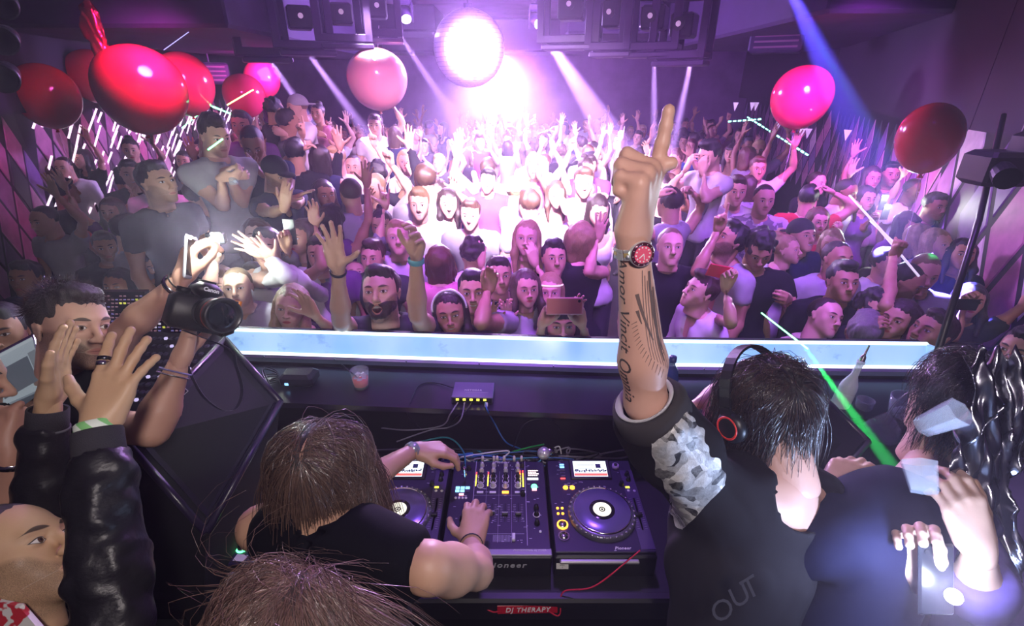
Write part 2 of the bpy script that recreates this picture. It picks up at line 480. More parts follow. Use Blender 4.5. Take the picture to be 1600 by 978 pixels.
def hand_prims(pose, girth=1.0):
    curls, spread, th = HANDS[pose]
    P = []
    kn = [(.029, .093), (.0095, .097), (-.0105, .092), (-.0285, .082)]
    Ls = [.073, .081, .075, .058]; rs = [.0092, .0095, .0090, .0079]
    # wrist and palm
    P.append(cone((0, .001, -.012), (0, .001, .012), .0235, .0255, .012, flat=((0, 1, 0), 1.25)))
    for i, (x, z) in enumerate(kn):
        P.append(cone((x * .42, 0, .005), (x * .97, .001, z - .006), .0150, .0118 - .0005 * i, .014))
    P.append(cone((.020, -.011, .020), (.027, -.008, .055), .014, .012, .014))
    P.append(cone((-.020, -.008, .018), (-.026, -.004, .062), .013, .011, .014))
    for i, (x, z) in enumerate(kn):
        p = np.array((x, 0.0, z)); R = roty(spread[i] * D2R); r = rs[i] * girth
        seg = [Ls[i] * q for q in (.47, .29, .24)]
        for j in range(3):
            R = R @ rotx(curls[i][j] * D2R)
            q = p + R @ np.array((0, 0, seg[j]))
            P.append(cone(p, q, r * (1.04 - .09 * j), r * (.97 - .10 * j), .0045 if j else .009))
            if j == 2:
                P.append(ell(q, (r * .86, r * .72, r * .95), .004, R=R))
            p = q
    out, fwd, bend = th
    p = np.array((.019, -.006, .022)); R = rotz(-fwd * D2R * .9) @ roty(out * D2R + .28) 
    for j, (L, ra, rb) in enumerate(((.044, .0145, .0118), (.033, .0116, .0104), (.026, .0102, .0082))):
        q = p + R @ np.array((0, 0, L))
        P.append(cone(p, q, ra * girth, rb * girth, .012 if j == 0 else .005))
        p = q
        R = rotz(-fwd * D2R * .35) @ R @ roty(-bend * D2R * .9)
    return P
def hand_mesh(pose, h, girth=1.0):
    key = (pose, h, girth)
    if key not in _hands: _hands[key] = solid(hand_prims(pose, girth), h)
    return _hands[key]
def hand_frame(wrist, d, palm):
    Z = Vector(d).normalized(); Y = -Vector(palm); Y = (Y - Z * Y.dot(Z)).normalized(); X = Y.cross(Z)
    M = Matrix((X, Y, Z)).transposed().to_4x4(); M.translation = Vector(wrist); return M

# ================================================================== people: heads (face towards -y, origin between the ears)
_heads = {}
def head_prims(sex='m', mouth='closed', build=1.0):
    f = sex == 'f'
    jw, jr = (.050, .016) if f else (.056, .019)
    P = [ell((0, .016, .034), (.076, .096, .086), .01),
         ell((0, -.022, .012), (.068, .070, .082), .03),
         cone((-jw * .62, -.018, -.052), (-.012, -.071, -.098 if mouth != 'open' else -.110), .034 * build, jr, .03),
         cone((jw * .62, -.018, -.052), (.012, -.071, -.098 if mouth != 'open' else -.110), .034 * build, jr, .03),
         cone((-.040, -.052, -.022), (-.030, -.062, -.052), .024, .018, .03), cone((.040, -.052, -.022), (.030, -.062, -.052), .024, .018, .03),
         ell((0, -.068, -.064), (.034, .026, .030), .02),
         cone((0, .030, -.040), (0, .044, -.150), .054 if f else .060, .050 if f else .062, .02),
         cone((0, -.004, -.085), (0, .018, -.150), .036 if f else .045, .042 if f else .050, .03),
         cone((-.042, -.077, .026), (-.012, -.087, .024), .0085, .0085, .016), cone((.042, -.077, .026), (.012, -.087, .024), .0085, .0085, .016)]
    for s in (-1, 1):
        P.append(ell((s * .0325, -.099, .004), (.021, .020, .0135), .014, op='-'))
        P.append(ell((s * .0325, -.0755, .004), (.0165, .0150, .0125), .003))
        P.append(cone((s * .022, -.0865, .0125), (s * .044, -.0800, .0110), .0036, .0034, .004))
        P.append(cone((s * .080, .010, .010), (s * .078, .004, -.028), .012, .008, .008, flat=((1, 0, 0), 2.2)))
        P.append(cone((s * .084, .018, .012), (s * .081, .010, -.020), .0045, .004, .003))
        P.append(ell((s * .0125, -.100, -.035), (.0095, .010, .0080), .006))
    nz = .0068 if f else .0082
    P.append(cone((0, -.088, .012), (0, -.113, -.030), nz, nz * 1.35, .012))
    P.append(ell((0, -.112, -.034), (.0105, .0100, .0085), .006))
    for s in (-1, 1): P.append(ell((s * .0060, -.108, -.0425), (.0035, .0050, .0030), .003, op='-'))
    zl = -.064
    if mouth == 'closed':
        P += [cone((-.017, -.0860, zl + .003), (.017, -.0860, zl + .003), .0052, k=.006), cone((-.014, -.0870, zl - .006), (.014, -.0870, zl - .006), .0060, k=.006),
              ell((0, -.099, zl - .0012), (.023, .006, .0012), .002, op='-')]
    elif mouth == 'smile':
        P += [cone((-.022, -.0815, zl + .006), (0, -.0900, zl + .002), .0050, k=.005), cone((.022, -.0815, zl + .006), (0, -.0900, zl + .002), .0050, k=.005),
              cone((-.018, -.0825, zl - .006), (0, -.0885, zl - .013), .0055, k=.005), cone((.018, -.0825, zl - .006), (0, -.0885, zl - .013), .0055, k=.005),
              ell((0, -.096, zl - .003), (.021, .009, .0062), .003, op='-')]
    else:
        P += [ell((0, -.0835, zl - .008), (.023, .014, .024), .006), ell((0, -.094, zl - .009), (.0165, .022, .0165), .004, op='-')]
    return P
def head_mesh(sex, mouth, h, build=1.0):
    key = (sex, mouth, h, build)
    if key not in _heads:
        _heads[key] = solid(head_prims(sex, mouth, build), h, cuts=[((0, 0, -.165), (0, 0, -1))])
    return _heads[key]

# hair as a solid with strand-like relief; for the heads nearest the lens real strands are added on top
_hairs = {}
def hair_mesh(style, h=.006):
    key = (style, h)
    if key in _hairs: return _hairs[key]
    P = [ell((0, .018, .038), (.084, .102, .092), .01)]
    face = [ell((0, -.115, -.030), (.074, .075, .108), .012, op='-'), ell((0, -.03, -.13), (.15, .10, .085), .01, op='-')]
    cuts = []
    if style == 'crop':
        P = [ell((0, .018, .036), (.0805, .100, .090), .01)]
        P += [ell((0, -.115, -.025), (.075, .075, .100), .01, op='-'), ell((0, -.02, -.115), (.15, .16, .075), .01, op='-')]
    elif style == 'short':
        P += [ell((0, -.030, .100), (.056, .060, .032), .02)] + face + [ell((0, .04, -.125), (.15, .14, .072), .01, op='-')]
    elif style == 'quiff':
        P += [ell((0, -.052, .112), (.050, .048, .034), .02), ell((0, .02, .112), (.060, .070, .026), .02)] + face + [ell((0, .04, -.125), (.15, .14, .072), .01, op='-')]
    elif style == 'curly':
        r = np.random.default_rng(5)
        for i in range(46):
            a, b = r.random() * 6.28, r.random() * 1.9
            P.append(ell((math.sin(b) * math.cos(a) * .082, .02 + math.sin(b) * math.sin(a) * .098, .04 + math.cos(b) * .090), (.021, .021, .021), .012))
        P += face + [ell((0, .03, -.13), (.15, .14, .075), .01, op='-')]
    elif style in ('long', 'wavy', 'fringe'):
        w = 1.18 if style == 'wavy' else 1.0
        P += [ell((0, .036, .020), (.090 * w, .094, .106), .02), ell((0, .062, -.10), (.088 * w, .052, .120), .04)]
        for s in (-1, 1):
            P += [cone((s * .076, .005, .02), (s * .080 * w, -.018, -.11), .022, .026, .03), cone((s * .080 * w, -.018, -.11), (s * .070 * w, -.050, -.235), .026, .014, .03)]
        P += [ell((0, -.118, -.045), (.060, .072, .135), .010, op='-'), ell((0, -.04, -.16), (.044, .05, .10), .01, op='-')]
        if style == 'fringe': P += [ell((0, -.070, .064), (.056, .026, .030), .010)]
    elif style == 'bun':
        P += face + [ell((0, .04, -.15), (.15, .14, .075), .01, op='-'), ell((0, .075, .125), (.040, .040, .036), .012)]
    elif style == 'pony':
        P += face + [ell((0, .04, -.15), (.15, .14, .075), .01, op='-'), cone((0, .115, .05), (0, .150, -.14), .026, .018, .02)]
    V, F = solid(P, h, cuts)
    N = normals(V, F)
    amp = .0035 if style not in ('crop',) else .0012
    st = vnoise(V * np.array([1, 1, .25]), 260, 3) * .6 + vnoise(V * np.array([1, 1, .35]), 110, 9)
    V = V + N * (st * amp)[:, None]
    _hairs[key] = (V.astype(np.float32), F)
    return _hairs[key]
def cap_mesh(h=.0075, back=False):
    key = ('cap', back)
    if key not in _hairs:
        s = 1 if back else -1
        P = [ell((0, .016, .040), (.088, .106, .094), .01), ell((0, 0, -.075), (.2, .2, .105), .006, op='-')]
        P += [ell((0, .016 + s * .125, .032), (.062, .062, .010), .012)]
        _hairs[key] = solid(P, h)
    return _hairs[key]
def beard_mesh(h=.006):
    if 'beard' not in _hairs:
        P = [dict(p) for p in head_prims('m', 'closed')[2:7]]
        for p in P:
            if p['t'] == 'c': p['ra'] += .004; p['rb'] += .006
            else: p['r'] = tuple(q + .0025 for q in p['r'])
        P += [ell((0, -.05, .03), (.2, .2, .066), .01, op='-'), ell((0, -.11, -.076), (.023, .05, .022), .004, op='-'), ell((0, .10, 0), (.2, .085, .2), .02, op='-'),
              ell((0, -.11, -.035), (.030, .05, .016), .006, op='-')]
        V, F = solid(P, h); V = V + normals(V, F) * (vnoise(V, 320, 4) * .0018)[:, None]
        _hairs['beard'] = (V.astype(np.float32), F)
    return _hairs['beard']

# ================================================================== people: materials
def make_skin():
    m, b = new_mat('skin')
    hp = node('ShaderNodeAttribute', attribute_name='hp'); sx = node('ShaderNodeSeparateXYZ'); S.nt.links.new(hp.outputs['Vector'], sx.inputs[0])
    x, y, z = S(sx.outputs[0]), S(sx.outputs[1]), S(sx.outputs[2])
    info = node('ShaderNodeObjectInfo'); tone = S(info.outputs['Color'])
    def prop(nm): return S(node('ShaderNodeAttribute', attribute_type='OBJECT', attribute_name=nm).outputs['Fac'])
    beard, smile, opn, lipc = prop('beard'), prop('smile'), prop('open'), prop('lip')
    hair = S(node('ShaderNodeAttribute', attribute_type='OBJECT', attribute_name='brow').outputs['Color'])
    front = (-0.045 - y).step(.004)
    ax = x.abs()
    spots = noise(22, 4, coords())
    base = mixc(ramp(spots, .3, .75), mixc(0.10, tone, (.35, .08, .05)), tone)
    # warm cheeks, nose and ears
    fine = noise(900, 2, coords())
    # beard
    reach = (-.034 - z + (ax - .040) * .9)
    bm = reach.step(.012) * (y * -1 + .035).step(.01) * (z + .135).step(.02) * beard
    lipfree = 1 - ((ax / .026) * (ax / .026) + ((z + .066) / .010) * ((z + .066) / .010) - 1.0).op('MULTIPLY', ((ax / .026) * (ax / .026) + ((z + .066) / .010) * ((z + .066) / .010) - 1.0), -1).step(.3)
    col = mixc(bm * lipfree * ramp(fine, .25, .62), base, hair)
    # lips and mouth
    u = x / .024; u2 = u * u
    zc = -.0655 + smile * u2 * .010 - opn * .008
    t = (.0085 + opn * .0150 + smile * .004) * (1 - u2)
    lm = (t - (z - zc).abs()).step(.0014) * front
    lips = mixc(lipc, mixc(.45, tone, (.42, .10, .10)), (.55, .03, .08))
    col = mixc(lm * .85, col, lips)
    t2 = (opn * .0165 + smile * .0052) * (1 - u2 * 1.25)
    im = (t2 - (z - zc).abs()).step(.0010) * front
    teeth = ((z - zc) + .0006 + smile * .0025 - opn * .006).step(.0010)
    col = mixc(im, col, mixc(teeth, (.05, .01, .012), (.75, .70, .66)))
    line = (.0008 * (1 - u2) - (z - zc).abs()).step(.0008) * front * (1 - (smile + opn).op('MINIMUM', smile + opn, 1.0))
    col = mixc(line, col, (.10, .02, .02))
    # eyebrows
    ub = (ax - .033) / .0215; zb = .0285 - ub * ub * .0045 + ub * .001
    eb = (.0042 * (1 - ub * ub) * (1.15 - ub * .35) - (z - zb).abs()).step(.0016) * front
    col = mixc(eb * .92, col, hair)
    # eyes: lids, white, iris, pupil
    ex = (ax - .0325) / .0150; ez = (z - .0035 - ex * .0010)
    open_ = (.0054 * (1 - ex * ex))
    lash = (open_ + .0017 - (ez - .0006).abs()).step(.0012) * front
    white = (open_ - ez.abs()).step(.0008) * front
    rr = (ex * .0150) * (ex * .0150) + (ez - .0008) * (ez - .0008)
    iris = (.000040 - rr).step(.000012); pup = (.0000075 - rr).step(.000004)
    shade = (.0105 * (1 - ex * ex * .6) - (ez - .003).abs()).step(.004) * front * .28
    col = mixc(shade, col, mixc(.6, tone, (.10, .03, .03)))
    col = mixc(lash, col, (.015, .01, .01))
    col = mixc(white, col, mixc(pup, mixc(iris, (.72, .68, .66), (.09, .045, .025)), (.004, .004, .004)))
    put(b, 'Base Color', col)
    put(b, 'Roughness', 0.46 - white * .35)
    put(b, 'Specular IOR Level', 0.4)
    bump(b, noise(260, 3, coords()), .12, .001)
    return m
SKIN = make_skin()
def make_hair():
    m, b = new_mat('hair')
    c = S(node('ShaderNodeObjectInfo').outputs['Color'])
    n = noise(1.0, 4, vscale(coords('Generated'), 70, 60, 7), rough=.7)
    put(b, 'Base Color', mixc(ramp(n, .25, .8), mixc(.55, c, (0, 0, 0)), c)); put(b, 'Roughness', .42)
    put(b, 'Specular IOR Level', .6)
    bump(b, n, .7, .004)
    return m
HAIR = make_hair()
def make_cloth(name, kind):
    m, b = new_mat(name)
    c = S(node('ShaderNodeObjectInfo').outputs['Color'])
    oc = coords()
    col = c
    if kind == 'leather':
        put(b, 'Roughness', .40); put(b, 'Specular IOR Level', .35)
        n = noise(30, 5, vscale(oc, 1, 1, 1.8)); bump(b, n, .5, .006)
    elif kind == 'stripe':
        w = node('ShaderNodeTexWave', wave_type='BANDS', bands_direction='Z'); w.inputs['Scale'].default_value = 7.0
        S.nt.links.new(oc.s, w.inputs[0]); col = mixc(ramp(S(w.outputs[1]), .45, .55), c, (.75, .72, .74)); put(b, 'Roughness', .85)
    elif kind == 'camo':
        col = mixc(ramp(noise(16, 2, oc), .47, .5), c, (.55, .52, .55)); put(b, 'Roughness', .85)
    elif kind == 'check':
        w = node('ShaderNodeTexChecker'); w.inputs['Scale'].default_value = 34
        S.nt.links.new(oc.s, w.inputs[0]); col = mixc(S(w.outputs[1]), c, (.6, .55, .6)); put(b, 'Roughness', .85)
    else:
        put(b, 'Roughness', .88)
    if kind != 'leather':
        col = mixc(ramp(noise(14, 4, oc), .3, .8), mixc(.16, col, (0, 0, 0)), col)
        bump(b, noise(700, 2, oc), .25, .0008)
    put(b, 'Base Color', col)
    put(b, 'Sheen Weight', 0)
    if kind != 'leather': put(b, 'Specular IOR Level', .12)
    return m
CLOTH = {k: make_cloth('cloth_' + k, k) for k in ('plain', 'leather', 'stripe', 'camo', 'check')}

# ================================================================== people: bodies
def ik(a, c, l1, l2, hint):
    a, c = Vector(a), Vector(c); d = c - a; L = d.length
    if L > (l1 + l2) * .995: l1, l2 = l1 * L / (l1 + l2) * 1.006, l2 * L / (l1 + l2) * 1.006
    x = (l1 * l1 - l2 * l2 + L * L) / (2 * L); y = math.sqrt(max(l1 * l1 - x * x, 0)); u = d / L
    h = Vector(hint); h = (h - u * h.dot(u)).normalized()
    return a + u * x + h * y
def head_rot(yaw=0, pitch=0, roll=0):
    """degrees; yaw > 0 turns the face towards +x, pitch > 0 lifts it, roll > 0 leans the crown to +x"""
    return rotz(yaw * D2R) @ rotx(-pitch * D2R) @ roty(roll * D2R)
def joints(sex='m', yaw=0, lean=0, sway=0, s=1.0):
    """standing skeleton facing -y, turned by yaw, origin at the feet"""
    f = sex == 'f'
    w = .165 if f else .195
    J = dict(head=(0, -.035, 1.625), neck=(0, .012, 1.45), chest=(0, .0, 1.28), waist=(0, .0, 1.08), pelvis=(0, .01, .95),
             shL=(w, .01, 1.405), shR=(-w, .01, 1.405), hipL=(.095, .01, .91), hipR=(-.095, .01, .91), knL=(.105, -.02, .49), knR=(-.105, -.02, .49),
             anL=(.115, .03, .085), anR=(-.115, .03, .085), toL=(.135, -.13, .035), toR=(-.135, -.13, .035))
    out = {}
    for k, p in J.items():
        p = np.array(p, dtype=float)
        if p[2] > .93:
            q = p - (0, 0, .95); q = rotx(lean * D2R) @ roty(sway * D2R) @ q; p = q + (0, 0, .95)
        out[k] = rotz(yaw * D2R) @ p * s
    return out
def torso_prims(J, sex, s=1.0, g=0.0, bust=True):
    f = sex == 'f'
    X = Vector(J['shL']) - Vector(J['shR']); X.normalize()
    up = (Vector(J['neck']) - Vector(J['pelvis'])).normalized(); Y = up.cross(X).normalized(); X = Y.cross(up)
    R = np.array(Matrix((X, Y, up)).transposed())
    fw = -np.array(Y); sl, sr, ch, wa, pe, ne = [np.array(J[k]) for k in ('shL', 'shR', 'chest', 'waist', 'pelvis', 'neck')]
    P = [ell(ch, (.150 * s + g, .104 * s + g, .175 * s + g), .03, R=R) if not f else ell(ch, (.132 * s + g, .092 * s + g, .165 * s + g), .03, R=R),
         cone(sl * .86 + sr * .14, sr * .86 + sl * .14, .056 * s + g, k=.06), cone(sl * .62 + sr * .38 + np.array(up) * .02, sr * .62 + sl * .38 + np.array(up) * .02, .058 * s + g, k=.06),
         ell(wa, ((.128 if not f else .108) * s + g, .092 * s + g, .14 * s + g), .05, R=R),
         ell(pe, ((.150 if not f else .158) * s + g, .108 * s + g, .115 * s + g), .05, R=R),
         cone(ne * .8 + ch * .2, ne + np.array(up) * .018, .070 * s + g * .5, .050 * s + g * .5, .04)]
    if f and bust:
        for q in (-1, 1): P.append(ell(ch + fw * .072 * s + np.array(X) * q * .062 * s + np.array(up) * .012, (.056 * s + g,) * 3, .03))
    elif not f:
        for q in (-1, 1): P.append(ell(ch + fw * .058 * s + np.array(X) * q * .07 * s + np.array(up) * .05, (.070 * s + g, .045 * s + g, .055 * s + g), .03, R=R))
    return P
def arm_prims(sh, el, wr, s=1.0, g=0.0, f=False, upto=2.0, k=.02):
    """upto: 1 = to the elbow, 2 = to the wrist, fractions in between"""
    sh, el, wr = (np.array(q, dtype=float) for q in (sh, el, wr)); q = s * (.84 if f else 1.0)
    P = []
    def seg(a, b, ra, rb, t):
        if t <= 0: return
        t = min(t, 1); P.append(cone(a, a + (b - a) * t, ra * q + g, (ra + (rb - ra) * t) * q + g, k))
    seg(sh, el, .052, .0375, upto)
    m = sh + (el - sh) * .45
    if upto > .6: P.append(ell(m, (.049 * q + g,) * 3, .03))
    e2 = el + (wr - el) * .28
    seg(el, e2, .0365, .0410, (upto - 1) / .28)
    seg(e2, wr, .0410, .0245, (upto - 1.28) / .72)
    return P
def leg_prims(J, s=1.0, g=0.0, f=False):
    P = []
    for q in 'LR':
        h, k, a, t = (np.array(J[n + q]) for n in ('hip', 'kn', 'an', 'to'))
        P += [cone(h, k, .088 * s + g, .056 * s + g, .03), cone(k, k + (a - k) * .35, .055 * s + g, .058 * s + g, .02), cone(k + (a - k) * .35, a, .058 * s + g, (.036 * s + g), .02)]
    return P
def foot_prims(J, g=0.0):
    P = []
    for q in 'LR':
        a, t = np.array(J['an' + q]), np.array(J['to' + q])
        P += [cone(a + (0, 0, -.02), (t + a) / 2 + (0, 0, -.02), .040 + g, .034 + g, .03), cone((t + a) / 2 + (0, 0, -.025), t, .036 + g, .026 + g, .03)]
    return P
def merge(parts):
    V, F, H = [], [], []; n = 0
    for v, f, h in parts:
        if len(v) == 0: continue
        V.append(v); F.append(f + n); H.append(h); n += len(v)
    return np.concatenate(V), np.concatenate(F), np.concatenate(H)
def set_hp(me, H):
    a = me.attributes.new('hp', 'FLOAT_VECTOR', 'POINT'); a.data.foreach_set('vector', np.ascontiguousarray(H, dtype=np.float32).ravel())

def figure(name, sex, J, arms, Rh, skin, hair=None, hair_color=(.03, .02, .015), shirt=None, trousers=(.02, .02, .03), mouth='closed', s=1.0, build=1.0,
           hh=.005, hd=.004, hb=.011, sleeve=.5, neckline='crew', beard=0.0, lip=None, brow=None, base=None, label=None, group=None, full=True, beard3d=False,
           cloth='plain', cap=None, shirt_part='shirt', sh_h=None, hands_girth=1.0, hair_h=None, waist_cut=None, loose=.012, fold=(26, .0045, 60, .0035)):
    """one person. J: joints in the thing's own frame. arms: {'L': dict(wr=, hint=, el=, dir=, palm=, pose=), 'R': ...}"""
    f = sex == 'f'
    root = thing(name, label, 'person', base or (0, 0, 0), group)
    hs = s * (.95 if f else 1.0)
    parts = []
    Mh = np.eye(4); Mh[:3, :3] = np.array(Rh) * hs; Mh[:3, 3] = J['head']
    v, fc = head_mesh(sex, mouth, hh, build)
    parts.append((vtx(Mh, v), fc, v))
    P = torso_prims(J, sex, s * .98, -.004, True)
    if shirt is not None and not f: P = P[:3] + P[5:6]          # the shirt covers the rest
    neck_top = np.array(Mh @ np.array((0, .030, -.11, 1.0)))[:3]
    P.append(cone(np.array(J['neck']) - (0, 0, .02), neck_top, .050 * hs if not f else .041 * hs, .047 * hs if not f else .038 * hs, .03))
    AR = {}
    for q in 'LR':
        a = dict(arms.get(q) or {}); sh = np.array(a.get('sh', J['sh' + q]), dtype=float)
        if 'wr' not in a:
            side = 1 if q == 'L' else -1
            X = np.array(J['shL']) - np.array(J['shR']); X /= np.linalg.norm(X)
            fw = np.cross(X, (0, 0, 1.0))
            a.update(wr=sh + X * side * .06 + fw * .14 + np.array((0, 0, -.50 * s)), hint=-fw + X * side * .3, dir=fw * .25 + np.array((0, 0, -1)), palm=-X * side, pose='relaxed', idle=True)
        el = a.get('el')
        if el is None: el = ik(sh, a['wr'], .285 * s * (.92 if f else 1), .255 * s * (.92 if f else 1), a.get('hint', (0, .3, -1)))
        wr = Vector(a['wr']); el = Vector(el)
        AR[q] = (sh, np.array(el), np.array(wr))
        P += arm_prims(sh, el, wr, s, 0, f)
        d = Vector(a.get('dir', wr - el)); M = hand_frame(wr, d, a.get('palm', (0, -1, 0)))
        idle = a.pop('idle', False)
        v, fc = hand_mesh(a.get('pose', 'open'), hd if not idle or hd < .004 else .011, hands_girth)
        v = v.copy(); w = (.92 * s if f else 1.02 * s) * a.get('size', 1.0)
        if q == 'L': v[:, 0] *= -1; fc = fc[:, ::-1]
        parts.append((vtx(M, v * w), fc, np.full((len(v), 3), 9, np.float32)))
    if full: P += leg_prims(J, s, -.006, f)
    v, fc = solid(P, hb)
    parts.append((v, fc, np.full((len(v), 3), 9, np.float32)))
    V, F, H = merge(parts)
    me = mesh_np('body', V, F); set_hp(me, H)
    b = add('body', me, SKIN, root, color=skin)
    b['beard'] = float(beard); b['smile'] = 1.0 if mouth == 'smile' else 0.0; b['open'] = 1.0 if mouth == 'open' else 0.0
    b['lip'] = float(lip if lip is not None else (.75 if f else .15)); b['brow'] = [float(c) for c in (brow or hair_color)[:3]]
    if hair:
        v, fc = hair_mesh(hair, hair_h or .006)
        add('hair', mesh_np('hair', vtx(Mh, v), fc), HAIR, root, color=hair_color)
    if beard3d:
        v, fc = beard_mesh(); add('beard', mesh_np('beard', vtx(Mh, v), fc), HAIR, root, color=brow or hair_color)
    if cap is not None:
        v, fc = cap_mesh(back=cap[1]); add('cap', mesh_np('cap', vtx(Mh, v), fc), CLOTH['plain'], root, color=cap[0])
    if shirt is not None:
        P = torso_prims(J, sex, s, loose)
        X = np.array(J['shL']) - np.array(J['shR']); X /= np.linalg.norm(X)
        up = np.array(J['neck']) - np.array(J['pelvis']); up /= np.linalg.norm(up); fw = np.cross(X, up)
        ne = np.array(J['neck'])
        h2 = sh_h or hb
        # neck opening
        if neckline == 'vee': P.append(cone(ne + up * .10, ne + fw * .09 - up * .12, .068, .030, .008, op='-'))
        elif neckline == 'low': P += [ell(ne + fw * .06 + up * .0, (.105, .105, .115), .01, op='-')]
        elif neckline == 'wide': P += [ell(ne + up * .03, (.12, .12, .075), .01, op='-')]
        else: P.append(cone(ne + up * .14 + fw * .01, ne + up * .004 + fw * .012, .072, .064, .008, op='-'))
        cuts = []
        if sleeve == 0:
            for q, sg in (('L', 1), ('R', -1)):
                P.append(ell(AR[q][0] + X * sg * .035, (.062, .09, .085), .01, op='-'))
        cuts.append((np.array(J['pelvis']) - up * (.09 if waist_cut is None else waist_cut), -up))
        P.insert(4, ell(np.array(J['pelvis']) + up * -.04, ((.168 if not f else .176) * s + loose, .128 * s + loose, .125 * s + loose), .05, R=np.array(Matrix((Vector(X), Vector(-fw), Vector(up))).transposed())))
        Q = []
        if sleeve > 0:
            for q in 'LR': Q.append(arm_prims(*AR[q], s, loose * (.9 if sleeve > 1 else 1.3), f, min(2, sleeve * 1.08)))
        lo, hi = bounds(P + [p for L_ in Q for p in L_]); fl = Field(lo - 3 * h2, hi + 3 * h2, h2)
        neg = [p for p in P if p.get('op') == '-']
        for p in P:
            if p.get('op') != '-': fl.apply(p)
        for i, L_ in enumerate(Q):
            sh, el, wr_ = AR['LR'[i]]; f2 = Field(lo - 3 * h2, hi + 3 * h2, h2); f2.D[:] = 1
            for p in L_: f2.apply(p)
            if sleeve <= 1: c, d = sh + (el - sh) * sleeve, el - sh
            else: c, d = el + (wr_ - el) * (sleeve - 1), wr_ - el
            f2.cut(c, d)
            kk = .035; h_ = np.maximum(kk - np.abs(fl.D - f2.D), 0) / kk; fl.D = np.minimum(fl.D, f2.D) - h_ * h_ * kk * .25
        for p in neg: fl.apply(p)
        for p_, n_ in cuts: fl.cut(p_, n_)
        v, fc = fl.mesh(); N = normals(v, fc)
        sd = int(abs(J['head'][0] * 977 + J['head'][1] * 331) * 10) % 1000
        fd = vnoise(v * np.array([1, 1, .55]), fold[0], sd) * fold[1] + np.maximum(0, vnoise(v * np.array([1.2, 1.2, .5]), fold[2], sd + 1)) * fold[3]
        v = v + N * fd[:, None]
        so = add(shirt_part, mesh_np(shirt_part, v, fc), CLOTH[cloth], root, color=shirt)
    if full and trousers is not None:
        P = leg_prims(J, s, .010, f) + [ell(np.array(J['pelvis']) + (0, 0, -.03), (.158 * s, .118 * s, .11 * s), .04, R=rotz(math.atan2(*(np.array(J['shL']) - np.array(J['shR']))[[1, 0]])))]
        v, fc = solid(P, .040); add('trousers', mesh_np('trousers', v, fc), CLOTH['plain'], root, color=trousers)
        v, fc = solid(foot_prims(J), .026); add('shoes', mesh_np('shoes', v, fc), mat('shoe_leather', (.02, .02, .022), .4), root)
    return root, AR, Mh

# ================================================================== the room
def struct(mb, name, m, smooth=False, **kw):
    o = mb.put(name, m, None, smooth, **kw); o['kind'] = 'structure'; return o
DARK = mat('dark_plaster', (.009, .005, .014), .7, vary=.3, scale=3)
CEIL = mat('ceiling_paint', (.20, .10, .25), .8, vary=.3, scale=2)
FLOORM = mat('club_floor', (.02, .018, .025), .35, vary=.3, scale=6)
BLACK = mat('black_plastic', (.012, .012, .015), .38)
BLACKM = mat('black_paint', (.010, .010, .013), .6)
STEEL = mat('steel', (.6, .6, .63), .25, 1.0)
CHROME = mat('chrome', (.85, .85, .87), .12, 1.0)
WHITEP = mat('white_print', (.80, .80, .82), .5)
RUBBER = mat('rubber', (.015, .015, .016), .75)
struct(MB().box((0, 7.0, -.05), (26, 26, .1)), 'floor', FLOORM)
BOOTH_Z = .30
struct(MB().box((0, .3, BOOTH_Z / 2), (6.5, 2.9, BOOTH_Z)), 'floor_booth', mat('booth_floor', (.01, .01, .012), .8))

LW = [Vector((-3.3, 1.2, 0)), Vector((-4.75, 5.0, 0)), Vector((-6.2, 10.5, 0)), Vector((-6.6, 14.5, 0))]
RW = [Vector((2.62, 1.2, 0)), Vector((3.45, 3.6, 0)), Vector((5.6, 9.0, 0)), Vector((6.4, 14.5, 0))]
CEIL_Z = 3.75
TOP_L, TOP_R = 2.28, 2.22
def wall(name, pts, side):
    mb = MB()
    for a, b in zip(pts, pts[1:]):
        n = Vector((b.y - a.y, -(b.x - a.x), 0)).normalized() * side * .12
        mb.prism([a, b, b + Vector((0, 0, CEIL_Z)), a + Vector((0, 0, CEIL_Z))], n)
    return struct(mb, name, DARK)
wall('wall_left', LW, -1); wall('wall_right', RW, 1)
struct(MB().box((0, 14.6, CEIL_Z / 2), (14, .2, CEIL_Z)), 'wall_back', mat('back_plaster', (.16, .08, .22), .8, vary=.3, scale=2))
struct(MB().box((0, -1.3, CEIL_Z / 2), (8, .2, CEIL_Z)), 'wall_front', DARK)
ce = struct(MB().box((0, 6.7, CEIL_Z + .06), (15, 16.5, .12)), 'ceiling', CEIL)
# ceiling bulkheads, ducts and panels
for i, (x, y, z, w, d, h) in enumerate(((-3.6, 7.5, 3.35, 2.4, 5.5, .8), (3.9, 7.2, 3.40, 2.6, 5.0, .7), (-.2, 12.2, 3.45, 6.0, 1.4, .6), (2.0, 9.8, 3.5, 2.2, 1.5, .45), (-2.2, 10.2, 3.55, 1.8, 1.2, .4))):
    struct(MB().box((x, y, z), (w, d, h), bev=.03), 'trim_%d' % (i + 1), mat('bulkhead_paint', (.03, .012, .06), .8, vary=.2, scale=3))
# soffit over the side bays: dark band above the harlequin cladding
def soffit(name, pts, z, side):
    mb = MB()
    for a, b in zip(pts, pts[1:]):
        n = Vector((b.y - a.y, -(b.x - a.x), 0)).normalized() * side * -.22
        mb.prism([a + Vector((0, 0, z)), b + Vector((0, 0, z)), b + Vector((0, 0, CEIL_Z)), a + Vector((0, 0, CEIL_Z))], n)
    return struct(mb, name, DARK)
soffit('trim_7', LW, TOP_L, -1); soffit('trim_8', RW, TOP_R, 1)

